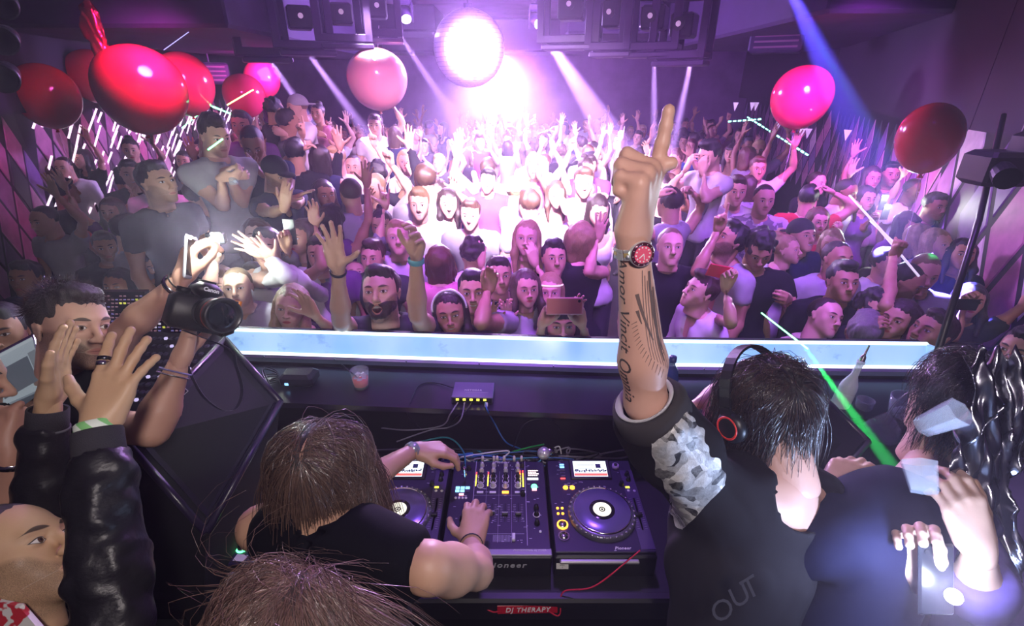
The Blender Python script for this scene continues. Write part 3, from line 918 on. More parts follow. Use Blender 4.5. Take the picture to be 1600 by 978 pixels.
# harlequin cladding: every diamond tile a piece of its own
DIA = [mat('tile_' + n, c, .45, vary=.2, scale=9) for n, c in (('rose', (.50, .16, .34)), ('mauve', (.36, .14, .34)), ('plum', (.10, .03, .12)), ('black', (.02, .012, .03)), ('pale', (.72, .52, .66)), ('violet', (.20, .08, .30)))]
def diamond_mesh(w, h, m):
    t = .018; b = .86
    V = [(0, 0, -h / 2), (w / 2, 0, 0), (0, 0, h / 2), (-w / 2, 0, 0)] + [(0, -t, -h / 2 * b), (w / 2 * b, -t, 0), (0, -t, h / 2 * b), (-w / 2 * b, -t, 0)]
    F = [(4, 5, 6, 7)] + [(i, (i + 1) % 4, 4 + (i + 1) % 4, 4 + i) for i in range(4)]
    me = bpy.data.meshes.new('diamond_tile'); me.from_pydata(V, [], F); me.materials.append(m); me.update(); return me
def cladding(label, pts, side, w, h, z0, z1, limit, weights, tall=None):
    root = thing('harlequin_cladding', label, 'wall tiles', pts[0])
    ms = [diamond_mesh(w * .97, h * .97, m) for m in DIA]; n = 0
    for a, b in zip(pts, pts[1:]):
        L = (b - a).length; u = (b - a) / L; nn = Vector((u.y, -u.x, 0)) * side
        ang = math.atan2(u.y, u.x) if side > 0 else math.atan2(-u.y, -u.x)
        k = 0; x = w / 2
        cols = int(L / (w / 2))
        for ci in range(cols):
            rows = int((z1 - z0) / h) + 1
            for r in range(rows):
                z = z0 + (r + .5 * (ci % 2)) * h
                if z + h * .5 > z1 + .01: continue
                if n >= limit: break
                p = a + u * (ci * w / 2 + w / 2) - nn * .012
                o = bpy.data.objects.new('diamond_tile', random.choices(ms, weights)[0]); o.parent = root
                o.location = p + Vector((0, 0, z)) - pts[0]; o.rotation_euler = (0, 0, ang)
                C.objects.link(o); n += 1
    return root
SL = [p + Vector((.0, 0, 0)) for p in LW]
cladding('rose and plum harlequin tile cladding along the dark left wall', [LW[1] - (LW[1] - LW[0]) * .35, LW[1], LW[2], LW[3]], 1, .30, .62, 1.05, TOP_L + .02, 290, (5, 4, 4, 4, .5, 2))
cladding('rose and plum harlequin tile cladding beyond the balloons on the right wall', [RW[1] + (RW[2] - RW[1]) * .12, RW[2], RW[3]], -1, .30, .60, .95, TOP_R + .02, 290, (5, 5, 4, 2, .4, 3))
cladding('large pink, black and green-lit diamond tiles at the near right end', [RW[0], RW[1], RW[1] + (RW[2] - RW[1]) * .12], -1, .46, .98, .62, TOP_R + .75, 120, (4, 4, 1, 4, 3, 1))

# thin foil strips hanging over the left cladding, brightness put in as emission
r5 = random.Random(5)
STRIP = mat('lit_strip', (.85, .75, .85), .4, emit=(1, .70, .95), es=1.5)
sr = thing('glowing_strips', 'thin slanting strips with added glow in front of the left harlequin wall', 'glowing strips', (LW[1].x + .3, LW[1].y, TOP_L))
pm = MB().box((0, 0, -.14), (.012, .004, .28)).mesh('strip'); pm.materials.append(STRIP)
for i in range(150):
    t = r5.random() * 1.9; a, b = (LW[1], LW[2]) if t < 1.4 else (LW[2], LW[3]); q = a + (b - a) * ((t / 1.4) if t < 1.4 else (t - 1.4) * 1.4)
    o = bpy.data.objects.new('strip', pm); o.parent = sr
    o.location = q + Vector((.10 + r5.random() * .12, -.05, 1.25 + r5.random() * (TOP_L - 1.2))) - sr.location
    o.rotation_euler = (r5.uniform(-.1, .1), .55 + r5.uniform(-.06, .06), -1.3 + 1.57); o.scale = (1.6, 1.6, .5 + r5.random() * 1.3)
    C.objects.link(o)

# raised banquette platforms along both sides
PLATM = mat('banquette_vinyl', (.035, .012, .03), .4)
PLAT_L, PLAT_R = .55, .45
struct(MB().prism([(-4.6, 3.3, 0), (-1.35, 3.15, 0), (-1.75, 4.6, 0), (-3.0, 7.0, 0), (-5.8, 9.2, 0), (-4.9, 5.0, 0)][::-1], (0, 0, .02)), 'trim_9', PLATM)

# black tube leaning before the near right tiles
def pole(name, a, b, r, m, label, cat):
    o = MB().tube([a, a + (b - a) * .5 + Vector((.02, 0, 0)), b], r, 10).put(name, m, smooth=True); tag(o, label, cat); return o
pole('cable_tube', at(1568, 180, 2.3), at(1462, 560, 1.75), .012, BLACK, 'black cable tube running down before the near right diamond tiles', 'tube')

# ================================================================== ceiling rig
RIGM = mat('rig_steel', (.045, .02, .085), .5, .2)
LENSM = mat('lamp_lens', (1, .95, 1), .3, emit=(1, .9, 1), es=9.0)
def rig_frame(px, py, d, w, h, yaw, label, roll=0.0):
    """square steel carrier hanging from the ceiling with a bottom flap and a projector head inside"""
    c = at(px, py, d); root = thing('ceiling_light', label, 'ceiling light', c, 'steel framed lights hung below the ceiling')
    root.rotation_euler = (0, roll, yaw)
    t = .075; D = .34
    for y in (-D / 2, D / 2):
        mb = MB()
        mb.box((0, y, h / 2), (w, t * .5, t), bev=.008).box((0, y, -h / 2), (w, t * .5, t), bev=.008).box((-w / 2, y, 0), (t, t * .5, h + t), bev=.008).box((w / 2, y, 0), (t, t * .5, h + t), bev=.008)
        mb.put('square_frame', RIGM, root)
    mb = MB()
    for sx in (-1, 1):
        for sz in (-1, 1): MB().box((sx * w / 2, 0, sz * h / 2), (t * .6, D, t * .6)).put('cross_bar', RIGM, root)
    MB().box((.03, -.05, -h / 2 - .075), (w * 1.05, D * .9, .05), bev=.01).put('bottom_flap', RIGM, root)
    MB().box((0, .02, .0), (w * .46, D * .7, h * .42), bev=.02).cyl((0, -.14, 0), (0, -.20, 0), .05, .06).put('lamp_head', BLACK, root)
    MB().cyl((0, -.2, 0), (0, -.202, 0), .025).put('lens', mat('dim_lens', (.9, .7, .9), .1, emit=(1, .6, 1), es=.35), root)
    m2 = MB()
    for sx in (-1, 1): m2.cyl((sx * w * .3, 0, h / 2), (sx * w * .3, 0, CEIL_Z - c.z), .012)
    m2.put('hanger_rod', RIGM, root)
    return root
for a in ((402, 38, 5.1, .46, .52, .5, 'leftmost steel light frame, over the left balloons'), (468, 28, 5.0, .52, .50, .42, 'second steel light frame of the left row, before the dark beam'),
          (533, 22, 5.1, .50, .46, .3, 'third steel light frame of the left row, lamp glowing pink'), (590, 12, 5.3, .42, .50, .2, 'last steel light frame of the left row, above the pale round balloon'),
          (893, 10, 5.1, .58, .62, -.25, 'first steel light frame right of the mirror ball'), (958, 22, 5.0, .40, .60, -.4, 'narrow steel light frame in the right-hand row'),
          (1022, 28, 4.9, .52, .52, -.45, 'third steel light frame of the right-hand row'), (1068, 40, 4.8, .48, .52, -.55, 'last steel light frame on the right, a beam falling beneath it')):
    rig_frame(*a)
def moving_head(px, py, d, label, aim):
    c = at(px, py, d); root = thing('stage_light', label, 'stage light', c)
    MB().box((0, 0, .16), (.20, .16, .10), bev=.02).cyl((0, 0, .2), (0, 0, CEIL_Z - c.z), .02).put('base', RIGM, root)
    m = MB(); m.box((-.105, 0, .02), (.025, .06, .26), bev=.01).box((.105, 0, .02), (.025, .06, .26), bev=.01).put('yoke', RIGM, root)
    v = (Vector(aim) - c).normalized()
    MB().cyl(-v * .11, v * .10, .075, .085, 20).put('lamp_body', RIGM, root, True)
    MB().cyl(v * .101, v * .106, .07, .07, 20).put('lens', LENSM, root)
moving_head(633, 22, 7.0, 'stage light hanging left of the mirror ball', at(700, 300, 6))
moving_head(838, 32, 7.2, 'stage light hanging right of the mirror ball, glaring white', at(950, 160, 6))

# mirror ball
bc = at(733, 76, 7.0); R_ = .505
ball = thing('mirror_ball', 'large mirror ball glaring white above the dance floor', 'mirror ball', bc)
MB().ball((0, 0, 0), R_ * .985, 48).put('core', mat('ball_core', (.5, .5, .52), .4, .5), ball, True)
mb = MB()
for j in range(26):
    th = math.pi * (j + .5) / 26; n = max(4, int(60 * math.sin(th)))
    for i in range(n):
        ph = 2 * math.pi * (i + .5) / n; o = Vector((math.sin(th) * math.cos(ph), math.sin(th) * math.sin(ph), math.cos(th)))
        e1 = Vector((-math.sin(ph), math.cos(ph), 0)); e2 = o.cross(e1); s_ = R_ * math.pi / 26 * .46
        tl = o + Vector((r5.gauss(0, .03), r5.gauss(0, .03), r5.gauss(0, .03))); tl.normalize(); e1 = (e1 - tl * e1.dot(tl)).normalized(); e2 = tl.cross(e1)
        p = o * R_; mb.add([p - e1 * s_ - e2 * s_, p + e1 * s_ - e2 * s_, p + e1 * s_ + e2 * s_, p - e1 * s_ + e2 * s_], [(0, 1, 2, 3)])
o = mb.put('mirror_tiles', mat('mirror', (.95, .95, 1), .30, .7), ball); o['kind'] = 'stuff'
MB().cyl((0, 0, R_ * .95), (0, 0, R_ + .05), .06).cyl((0, 0, R_), (0, 0, CEIL_Z - bc.z), .01).put('hanger', STEEL, ball)

# balloons
def balloon_mat():
    m, b = new_mat('balloon_rubber'); c = S(node('ShaderNodeObjectInfo').outputs['Color'])
    put(b, 'Base Color', c); put(b, 'Roughness', .16); put(b, 'Subsurface Weight', .35); b.inputs['Subsurface Radius'].default_value = (.12, .05, .05); put(b, 'Coat Weight', .3)
    return m
BAL = balloon_mat()
def balloon(px, py, d, r, col, label, stretch=1.05, tilt=0.0, string=.5):
    c = at(px, py, d); prof = []
    for i in range(25):
        t = math.pi * i / 24; z = -math.cos(t); rr = math.sin(t) * (1 + .06 * z)
        prof.append((max(rr * r, .001), z * r * stretch))
    prof = [(.006, -r * stretch - .03), (.018, -r * stretch - .028), (.008, -r * stretch - .008)] + prof[1:]
    root = thing('round_balloon', label, 'balloon', c); root.rotation_euler = (0, tilt, 0)
    MB().lathe((0, 0, 0), prof, 40).put('skin', BAL, root, True, color=col)
    MB().tube([(0, 0, -r * stretch - .03), (.01, 0, -r * stretch - .03 - string * .5), (0, .01, -r * stretch - .03 - string)], .0018, 5).put('ribbon', mat('ribbon', (.8, .6, .75), .4), root)
    return root
RED = (.75, .015, .045)
balloon(73, 151, 4.6, .262, (.50, .012, .02), 'dark red balloon farthest left against the black wall', 1.1, .05)
balloon(147, 120, 5.4, .262, (.42, .008, .03), 'deep red balloon behind the foil figure, in shadow')
balloon(221, 142, 4.2, .345, RED, 'largest red balloon, in front of its cluster on the left', 1.04, .15)
balloon(289, 132, 5.0, .270, (.8, .02, .09), 'pink-red balloon half hidden by the largest red one', 1.12)
balloon(382, 150, 5.8, .232, (.75, .02, .12), 'small magenta balloon above the man with the green glint')
balloon(410, 124, 7.6, .26, (.75, .03, .15), 'faint pink balloon in the haze behind the small magenta one')
balloon(590, 125, 5.4, .325, (.90, .35, .40), 'pale glowing round balloon hanging beneath the left light frames', .98, 0, .3)
balloon(1252, 153, 5.0, .288, (.88, .02, .12), 'bright pink-red balloon on the right beside the blue beam', 1.06)
balloon(1451, 217, 3.1, .176, (.70, .01, .03), 'red balloon right above the near tile wall', 1.22, -.12)
o = MB().tube([at(590, 82, 5.4), at(592, 40, 5.35)], .004, 6).put('ribbon', mat('ribbon')); tag(o, 'white ribbon holding the pale balloon under the light frame', 'ribbon')
# foil numeral one
c1 = at(150, 55, 3.9)
t1 = text_mesh('1', .50, .0); P1 = [(-.02, .23), (.02, .23), (.052, .14), (.055, -.18), (.045, -.25), (-.035, -.25), (-.045, -.12), (-.045, .02), (-.08, .0), (-.085, .06), (-.05, .12)]
prims = [cone((0, 0, .16), (.005, 0, -.19), .058, .052, .03, flat=((0, 1, 0), 1.5)), cone((0, 0, .13), (-.065, 0, .06), .040, .030, .03, flat=((0, 1, 0), 1.5)), cone((-.068, 0, .05), (-.066, 0, -.01), .028, .022, .02), cone((0, 0, .18), (.0, 0, .28), .030, .006, .03)]
V, F = solid(prims, .0065); V = V + normals(V, F) * (np.abs(vnoise(V * np.array([1, 1, .4]), 90, 2)) * .012)[:, None]
o = add('foil_balloon', mesh_np('foil_balloon', V.astype(np.float32), F), mat('red_foil', (.85, .03, .07), .22, .85)); o.location = c1; o.rotation_euler = (0, .05, .15)
tag(o, 'crumpled red foil numeral balloon hanging over the left cluster', 'balloon')
o = MB().tube([c1 + Vector((0, 0, .28)), c1 + Vector((.01, 0, .6))], .0025, 5).put('string', mat('ribbon')); tag(o, 'thin string above the red foil numeral', 'string')

# small white paper pennants along the right hand wall top
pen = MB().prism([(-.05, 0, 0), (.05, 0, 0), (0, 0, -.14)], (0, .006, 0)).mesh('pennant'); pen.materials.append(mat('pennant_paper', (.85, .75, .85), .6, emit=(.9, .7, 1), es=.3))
for i, (px, py, d) in enumerate(((1218, 188, 7.6), (1254, 201, 7.2), (1264, 201, 7.2), (1325, 203, 6.6), (1176, 160, 8.6), (1182, 160, 8.6), (1150, 160, 8.2))):
    o = bpy.data.objects.new('pennant', pen); o.location = at(px, py, d); o.rotation_euler = (0, 0, -1.0); C.objects.link(o)
    tag(o, 'small pale pointed pennant hanging at the top of the right tile wall', 'pennant', 'pennants along the right wall')
# speakers, air outlets under the ceiling
def hung_box(px, py, d, w, h, dp, yaw, name, label, cat):
    c = at(px, py, d); root = thing(name, label, cat, c); root.rotation_euler = (0, 0, yaw)
    MB().box((0, 0, 0), (w, dp, h), bev=.03).put('housing', RIGM, root)
    for k in range(4): MB().box((0, -dp / 2 - .006, -h * .3 + k * h * .2), (w * .8, .012, .02)).put('louvre', mat('louvre', (.25, .10, .22), .4), root)
    m = MB().cyl((0, 0, h / 2), (0, 0, CEIL_Z - c.z), .015).put('hanger', RIGM, root)
hung_box(282, 55, 6.6, .55, .3, .4, .4, 'air_unit', 'dark louvred air unit under the ceiling behind the red balloons', 'air unit')
hung_box(1215, 62, 6.0, .6, .3, .45, -.5, 'air_unit', 'dark louvred air unit under the ceiling left of the blue beam', 'air unit')
hung_box(330, 115, 7.5, .5, .3, .4, .5, 'wall_speaker', 'dark speaker cabinet high on the left wall', 'speaker')
# lamps on bars at the extreme upper left
for i, (py, d) in enumerate(((6, 3.0), (60, 2.9), (118, 2.8))):
    c = at(6, py, d); root = thing('dark_spotlight', ('uppermost', 'middle', 'lowest')[i] + ' of the three unlit spotlights on the left edge', 'spotlight', c)
    MB().lathe((0, 0, 0), [(.001, -.1), (.06, -.1), (.075, .02), (.08, .08), (.068, .08), (.06, .03), (.001, .02)], 20, axis=(.5, -.8, -.2)).put('can', BLACK, root, True)
    MB().cyl((-.05, .1, 0), (-.6, .35, .05), .015).put('bracket', BLACK, root)
# screen glints on the right edge
hung = thing('dark_camera_rig', 'black cluster of gear hanging at the right edge beside the tall tile', 'equipment', at(1560, 262, 2.1))
MB().box((0, 0, 0), (.22, .16, .14), bev=.02).box((.08, -.03, .1), (.12, .12, .1), bev=.02).put('housing', BLACK, hung)
MB().cyl((-.06, -.08, .0), (-.10, -.16, -.02), .04, .045, 18).put('lens_barrel', BLACK, hung)
MB().cyl((0.05, 0, .1), (.05, .02, 1.6), .012).put('hanger', BLACK, hung)

# laser streaks: glowing tubes standing in for laser light
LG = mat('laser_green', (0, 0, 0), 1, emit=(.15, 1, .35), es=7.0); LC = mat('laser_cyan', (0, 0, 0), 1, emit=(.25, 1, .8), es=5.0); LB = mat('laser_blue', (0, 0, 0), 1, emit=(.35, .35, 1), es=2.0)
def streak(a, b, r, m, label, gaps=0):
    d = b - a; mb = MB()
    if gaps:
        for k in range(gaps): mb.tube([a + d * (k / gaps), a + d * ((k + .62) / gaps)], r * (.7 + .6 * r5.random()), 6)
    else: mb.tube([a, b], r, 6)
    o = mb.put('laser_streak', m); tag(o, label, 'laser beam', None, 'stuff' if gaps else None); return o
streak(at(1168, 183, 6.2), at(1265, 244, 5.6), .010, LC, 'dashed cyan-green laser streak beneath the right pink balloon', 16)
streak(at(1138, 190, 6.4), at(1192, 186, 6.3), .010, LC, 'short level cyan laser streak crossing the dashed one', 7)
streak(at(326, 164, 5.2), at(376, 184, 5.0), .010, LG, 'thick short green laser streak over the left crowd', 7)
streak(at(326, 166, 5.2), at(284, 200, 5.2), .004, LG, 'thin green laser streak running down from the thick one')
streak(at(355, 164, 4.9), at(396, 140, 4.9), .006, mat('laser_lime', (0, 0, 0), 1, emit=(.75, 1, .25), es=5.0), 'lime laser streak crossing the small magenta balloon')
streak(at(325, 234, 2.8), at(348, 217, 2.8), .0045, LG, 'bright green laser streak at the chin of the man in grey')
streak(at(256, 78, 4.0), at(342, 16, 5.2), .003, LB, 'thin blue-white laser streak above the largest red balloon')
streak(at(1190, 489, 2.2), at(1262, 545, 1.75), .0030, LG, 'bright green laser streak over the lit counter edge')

# ================================================================== the DJ booth
def Fx(x):   # the lit counter bends gently
    return 1.83 - .063 * (x - .38) if x < .38 else 1.83 - .02 * (x - .38)
ZS, ZT = 1.423, 1.515
xs = [-1.50 + i * (1.757 + 1.50) / 16 for i in range(17)]
counter = thing('lit_counter', 'long frosted counter front lit pale blue, before the crowd', 'counter', (0, 1.85, ZS))
def strip(f1, z1, f2, z2, thick=0.006, x0=None, x1=None):
    mb = MB(); X = xs
    for a, b in zip(X, X[1:]):
        P = [(a, Fx(a) + f1 - 1.85, z1 - ZS), (b, Fx(b) + f1 - 1.85, z1 - ZS), (b, Fx(b) + f2 - 1.85, z2 - ZS), (a, Fx(a) + f2 - 1.85, z2 - ZS)]
        n = (Vector(P[1]) - Vector(P[0])).cross(Vector(P[3]) - Vector(P[0])).normalized() * -thick
        mb.prism(P, n)
    return mb
def led_panel_mat():
    m, b = new_mat('lit_acrylic')
    n = noise(2.2, 4, vscale(coords(), 1, 1, .4)); n2 = noise(9, 5, vscale(coords(), 1.0, 1, 1.6), rough=.7)
    c = mixc(ramp(n, .3, .7), (.10, .36, .85), (.42, .66, .98)); c = mixc(ramp(n2, .60, .70) * .55, c, (.04, .22, .55))
    put(b, 'Base Color', (.3, .4, .5)); put(b, 'Emission Color', c); put(b, 'Emission Strength', 1.0); put(b, 'Roughness', .2); put(b, 'Coat Weight', .5)
    return m
LEDP = led_panel_mat(); LEDW = mat('led_white', (.8, .9, 1), .4, emit=(.72, .88, 1), es=2.6); LEDR = mat('led_rim', (.6, .8, 1), .3, emit=(.60, .85, 1), es=1.7)
strip(-.045, ZS + .012, .0, ZT, .012).put('panel', LEDP, counter)
strip(-.004, ZT, .012, ZT + .004, .006).put('top_rim', LEDR, counter)
strip(-.062, ZS + .008, -.046, ZS + .013, .006).put('light_strip', LEDW, counter)
strip(-.072, ZS - .002, -.060, ZS + .008, .005).put('metal_trim', mat('brushed_trim', (.45, .40, .6), .35, .7), counter)
strip(.03, .0, .03, ZT - .01, .03).put('outer_front', BLACKM, counter)
e = xs[-1]; P = [(e, Fx(e) - .045, ZS + .012), (e + .10, Fx(e) - .24, ZS + .012), (e + .15, Fx(e) - .24, ZT), (e, Fx(e), ZT)]
MB().prism([Vector(p) - counter.location for p in P], (-.012, -.004, 0)).put('end_panel', LEDP, counter)
e = xs[0]
for i in range(30):
    x = -1.4 + i * .105
    if i % 3 == 0: MB().ball((x, Fx(x) - .074 - 1.85, .004), .004, 8).put('screw', STEEL, counter)

shelf = thing('black_shelf', 'black laminate shelf running along below the lit counter', 'shelf', (0, 1.6, ZS))
SHM = mat('black_laminate', (.022, .016, .035), .28, vary=.25, scale=5)
def slab(f1, f2, z1, z2, x0=-1.45, x1=1.70):
    mb = MB(); X = [x0 + i * (x1 - x0) / 12 for i in range(13)]
    for a, b in zip(X, X[1:]):
        P = [(a, Fx(a) + f1 - 1.6, z1 - ZS), (b, Fx(b) + f1 - 1.6, z1 - ZS), (b, Fx(b) + f2 - 1.6, z1 - ZS), (a, Fx(a) + f2 - 1.6, z1 - ZS)]
        mb.prism(P, (0, 0, z2 - z1))
    return mb
slab(-.372, -.105, ZS - .04, ZS - .018).put('board', SHM, shelf)
slab(-.105, -.060, ZS - .05, ZS - .002).put('raised_back', BLACKM, shelf)
slab(-.30, -.28, .3, ZS - .04).put('front_panel', BLACKM, shelf)
SHZ = ZS - .018

table = thing('booth_table', 'black booth table under the players and mixer', 'table', (0, 1.2, 1.15))
MB().box((-.1, .02, -.02), (2.3, .56, .04), bev=.01).put('table_top', BLACKM, table)
MB().box((-.1, -.26, -.045), (2.3, .035, .09), bev=.008).put('front_lip', BLACK, table)
MB().box((-.1, .26, .0), (2.3, .03, .06), bev=.008).put('back_rail', BLACK, table)
MB().box((-.1, .1, -.47), (2.2, .3, .8)).put('pedestal', BLACKM, table)
sg = MB().box((0, 0, 0), (.176, .004, .028), bev=.003).put('name_plate', mat('red_label', (.50, .01, .03), .4), None, loc=(.045, .921, 1.118), rot=(-.25, 0, .02))
tag(sg, 'small red plate lettered DJ THERAPY on the table edge', 'sign')
t_ = add('lettering', text_mesh('DJ THERAPY', .021, .0006, .2, 1.15, .0004), WHITEP, sg, loc=(0, -.004, 0), rot=(math.radians(90), 0, 0))

# ------------------------------------------------------------------ mixer and players
DECK = mat('deck_purple_black', (.030, .022, .060), .34); DECK2 = mat('deck_panel', (.07, .05, .13), .38)
def led(name, col, es=4): return mat('lit_' + name, (.02, .02, .02), .4, emit=col, es=es)
ORANGE, GREEN, YELLOW, BLUEL, REDL, WL = led('orange', (1, .35, .02), 6), led('green', (.1, 1, .3), 5), led('yellow', (1, .9, .05), 4), led('blue', (.25, .6, 1), 2.2), led('red', (1, .05, .05), 4), led('white', (.9, .95, 1), 2.5)
KNOB = mat('knob_grey', (.55, .52, .60), .35); KNOBW = mat('knob_white', (.85, .83, .9), .4)
def shared(name, build, m):
    me = build.mesh(name, True); me.materials.append(m); return me
knob_me = shared('knob', MB().lathe((0, 0, 0), [(.0085, 0), (.0082, .008), (.0060, .012), (.0058, .017), (.0001, .0175)], 14).box((0, .004, .0178), (.0014, .006, .0008)), KNOB)
knobb_me = shared('knob', MB().lathe((0, 0, 0), [(.0090, 0), (.0088, .006), (.0065, .010), (.0062, .017), (.0001, .0175)], 14), BLACK)
ring_me = shared('knob_ring', MB().lathe((0, 0, 0), [(.0096, .0), (.0118, .0005), (.0118, .003), (.0096, .003)], 16), KNOBW)
def copies(me, spots, name, parent, rz=0.0):
    for p in spots:
        o = bpy.data.objects.new(name, me); o.parent = parent; o.location = p; o.rotation_euler = (0, 0, rz); C.objects.link(o)
def btn(w, d, m, name='button'):
    me = MB().box((0, 0, .002), (w, d, .004), bev=.0008).mesh(name); me.materials.append(m); return me
mx = thing('dj_mixer', 'four channel club mixer in the middle of the booth table', 'mixer', (-.047, 1.2, 1.15))
W_, L_ = .331, .405
MB().box((0, 0, .045), (W_, L_, .09), bev=.006).put('body', BLACK, mx)
MB().box((0, .004, .0945), (W_ - .006, L_ - .030, .008), bev=.002).put('top_panel', DECK, mx)
MB().box((0, -L_ / 2 + .012, .092), (W_, .024, .012), bev=.002).put('front_strip', mat('grey_strip', (.30, .28, .33), .4, .4), mx)
ZP = .0985
m = MB()
for x in (-.083, .0935): m.box((x, .01, ZP + .0006), (.0022, .36, .0012))
for x in (-.040, .003, .046): m.box((x, -.01, ZP + .0004), (.0008, .30, .0006))
m.box((.003, .028, ZP + .0004), (.172, .0010, .0006)).box((.01, -.128, ZP + .0004), (.15, .0010, .0006))
m.put('panel_lines', mat('line_print', (.42, .40, .55), .5), mx)
chx = [-.0615, -.0185, .0245, .0675]
sp = []
for x in chx: sp += [(x, y, ZP) for y in (.166, .140, .113, .0915, .0695)]
copies(knob_me, [s_ for i, s_ in enumerate(sp) if i % 5 in (0, 1, 4)], 'knob', mx, .4)
copies(knobb_me, [s_ for i, s_ in enumerate(sp) if i % 5 in (2, 3)] + [(-.128, .158, ZP), (-.108, .150, ZP), (-.112, -.075, ZP), (-.112, -.105, ZP), (.126, -.03, ZP), (.126, -.055, ZP), (.126, -.09, ZP), (.084, .166, ZP), (.084, .03, ZP)], 'knob', mx, -.6)
copies(ring_me, [s_ for i, s_ in enumerate(sp) if i % 5 in (2, 3, 4)] + [(.126, -.055, ZP)], 'knob_ring', mx)
for x, mm in zip(chx + [.0825], (KNOBW, KNOBW, ORANGE, KNOBW, KNOBW)):
    copies(btn(.022, .0085, mm, 'cue_button'), [(x if x != .0825 else .0825, .040, ZP)], 'cue_button', mx)
slot = MB().box((0, 0, .0003), (.003, .075, .0008)).mesh('fader_slot'); slot.materials.append(BLACKM)
cap_me = MB().box((0, 0, .006), (.019, .011, .011), bev=.002).mesh('fader_cap'); cap_me.materials.append(BLACK)
cl_me = MB().box((0, 0, .0122), (.019, .0018, .0008)).mesh('fader_line'); cl_me.materials.append(KNOBW)
for x, y in zip(chx, (-.03, -.05, -.055, -.055)):
    copies(slot, [(x, -.045, ZP)], 'fader_slot', mx); copies(cap_me, [(x, y, ZP)], 'fader_cap', mx); copies(cl_me, [(x, y, ZP)], 'fader_line', mx)
m = MB()
for x in chx:
    for k in range(11):
        m.box((x - .012, -.08 + k * .0068, ZP + .0004), (.008, .0007, .0005)); m.box((x + .012, -.08 + k * .0068, ZP + .0004), (.008, .0007, .0005))
m.put('fader_scale', mat('line_print'), mx)
m = MB()
for k in range(16): m.box((-.01 + k * .0036, -.145, ZP + .0004), (.0012, .024, .0006))
m.put('crossfader_scale', mat('line_print'), mx)
MB().box((.052, -.145, ZP + .006), (.010, .024, .012), bev=.002).put('crossfader_cap', KNOBW, mx)
def meter(x, y0, n, dy, par, w=.0055):
    for k in range(n):
        mm = GREEN if k < n * .0 else (YELLOW if k < n * .62 else (ORANGE if k < n * .78 else REDL))
        me = _mt.get((mm.name, w))
        if me is None: me = MB().box((0, 0, .0005), (w, dy * .62, .001)).mesh('meter_lamp'); me.materials.append(mm); _mt[(mm.name, w)] = me
        copies(me, [(x, y0 + k * dy, ZP)], 'meter_lamp', par)
_mt = {}
for x in (.0795, .0895): meter(x - .004, .068, 16, .0050, mx, .0045)
for x in (chx[0] - .0175, chx[1] - .0185): meter(x, .072, 15, .0045, mx, .0035)
copies(btn(.014, .010, BLUEL), [(-.139, .060, ZP), (-.122, .060, ZP), (-.105, .060, ZP), (-.139, .046, ZP), (-.122, .046, ZP)], 'effect_button', mx)
copies(btn(.014, .010, DECK2), [(-.105, .046, ZP)], 'effect_button', mx)
copies(btn(.016, .008, led('pink', (1, .4, .5), 2.5)), [(-.124, .030, ZP), (.1235, .052, ZP)], 'small_button', mx)
MB().lathe((.1235, .066, ZP), [(.0105, 0), (.010, .004), (.0001, .005)], 18).put('round_button', GREEN, mx, True)
copies(shared('round_button', MB().lathe((0, 0, 0), [(.0045, 0), (.004, .003), (.0001, .0035)], 10), KNOBW), [(-.142 + k * .0115, .016, ZP) for k in range(4)] + [(.135, -.120, ZP)], 'round_button', mx)
m = MB(); m.box((.120, .130, ZP + .001), (.038, .034, .002)); m.put('display', mat('display_dark', (.01, .01, .02), .1), mx)
rd = random.Random(3)
m = MB()
for j in range(4):
    x = .104
    while x < .134:
        w = rd.uniform(.003, .008); m.box((x + w / 2, .118 + j * .008, ZP + .0024), (w, .005, .0005)); x += w + .0015
m.put('display_text', led('screen', (1, .8, .85), 2.2), mx)
MB().box((.120, .103, ZP + .001), (.038, .009, .002)).put('display_bar', WL, mx)
m = MB()
for x, y, w in [(rd.uniform(-.145, .140), rd.uniform(-.16, .175), rd.uniform(.004, .011)) for _ in range(90)]:
    if not any(abs(x - c) < .012 and abs(y - yy) < .011 for c in chx + [.1235, -.124] for yy in (.166, .14, .113, .0915, .0695, .04, .066)):
        m.box((x, y, ZP + .0003), (w, .0016, .0004))
m.put('printed_captions', mat('caption_print', (.62, .60, .75), .5), mx)
for k, x in enumerate(chx): add('channel_number', text_mesh(str(k + 1), .010, .0002), WHITEP, mx, loc=(x + .016, .170, ZP + .0006))
add('logo', text_mesh('Pioneer', .016, .0002, .25, 1.1, .0002), WHITEP, mx, loc=(.01, .186, ZP + .0008))
add('logo', text_mesh('Pioneer', .030, .0004, .2, 1.25, .0006), mat('grey_print', (.5, .5, .55), .4), mx, loc=(.03, -.2035, .055), rot=(math.radians(90), 0, 0))
add('caption', text_mesh('PROFESSIONAL DJ MIXER', .008, .0002, .2, 1.1), WHITEP, mx, loc=(.10, -.187, .0992))
# phono and power plugs at the back edge
plug = MB(); 
for x in (-.062, -.020, -.008, .018, .055, .082): plug.cyl((x, .206, .085), (x, .203, .112), .0062, .0045, 10)
plug.put('plug', mat('cream_plug', (.8, .75, .65), .4), mx, True)

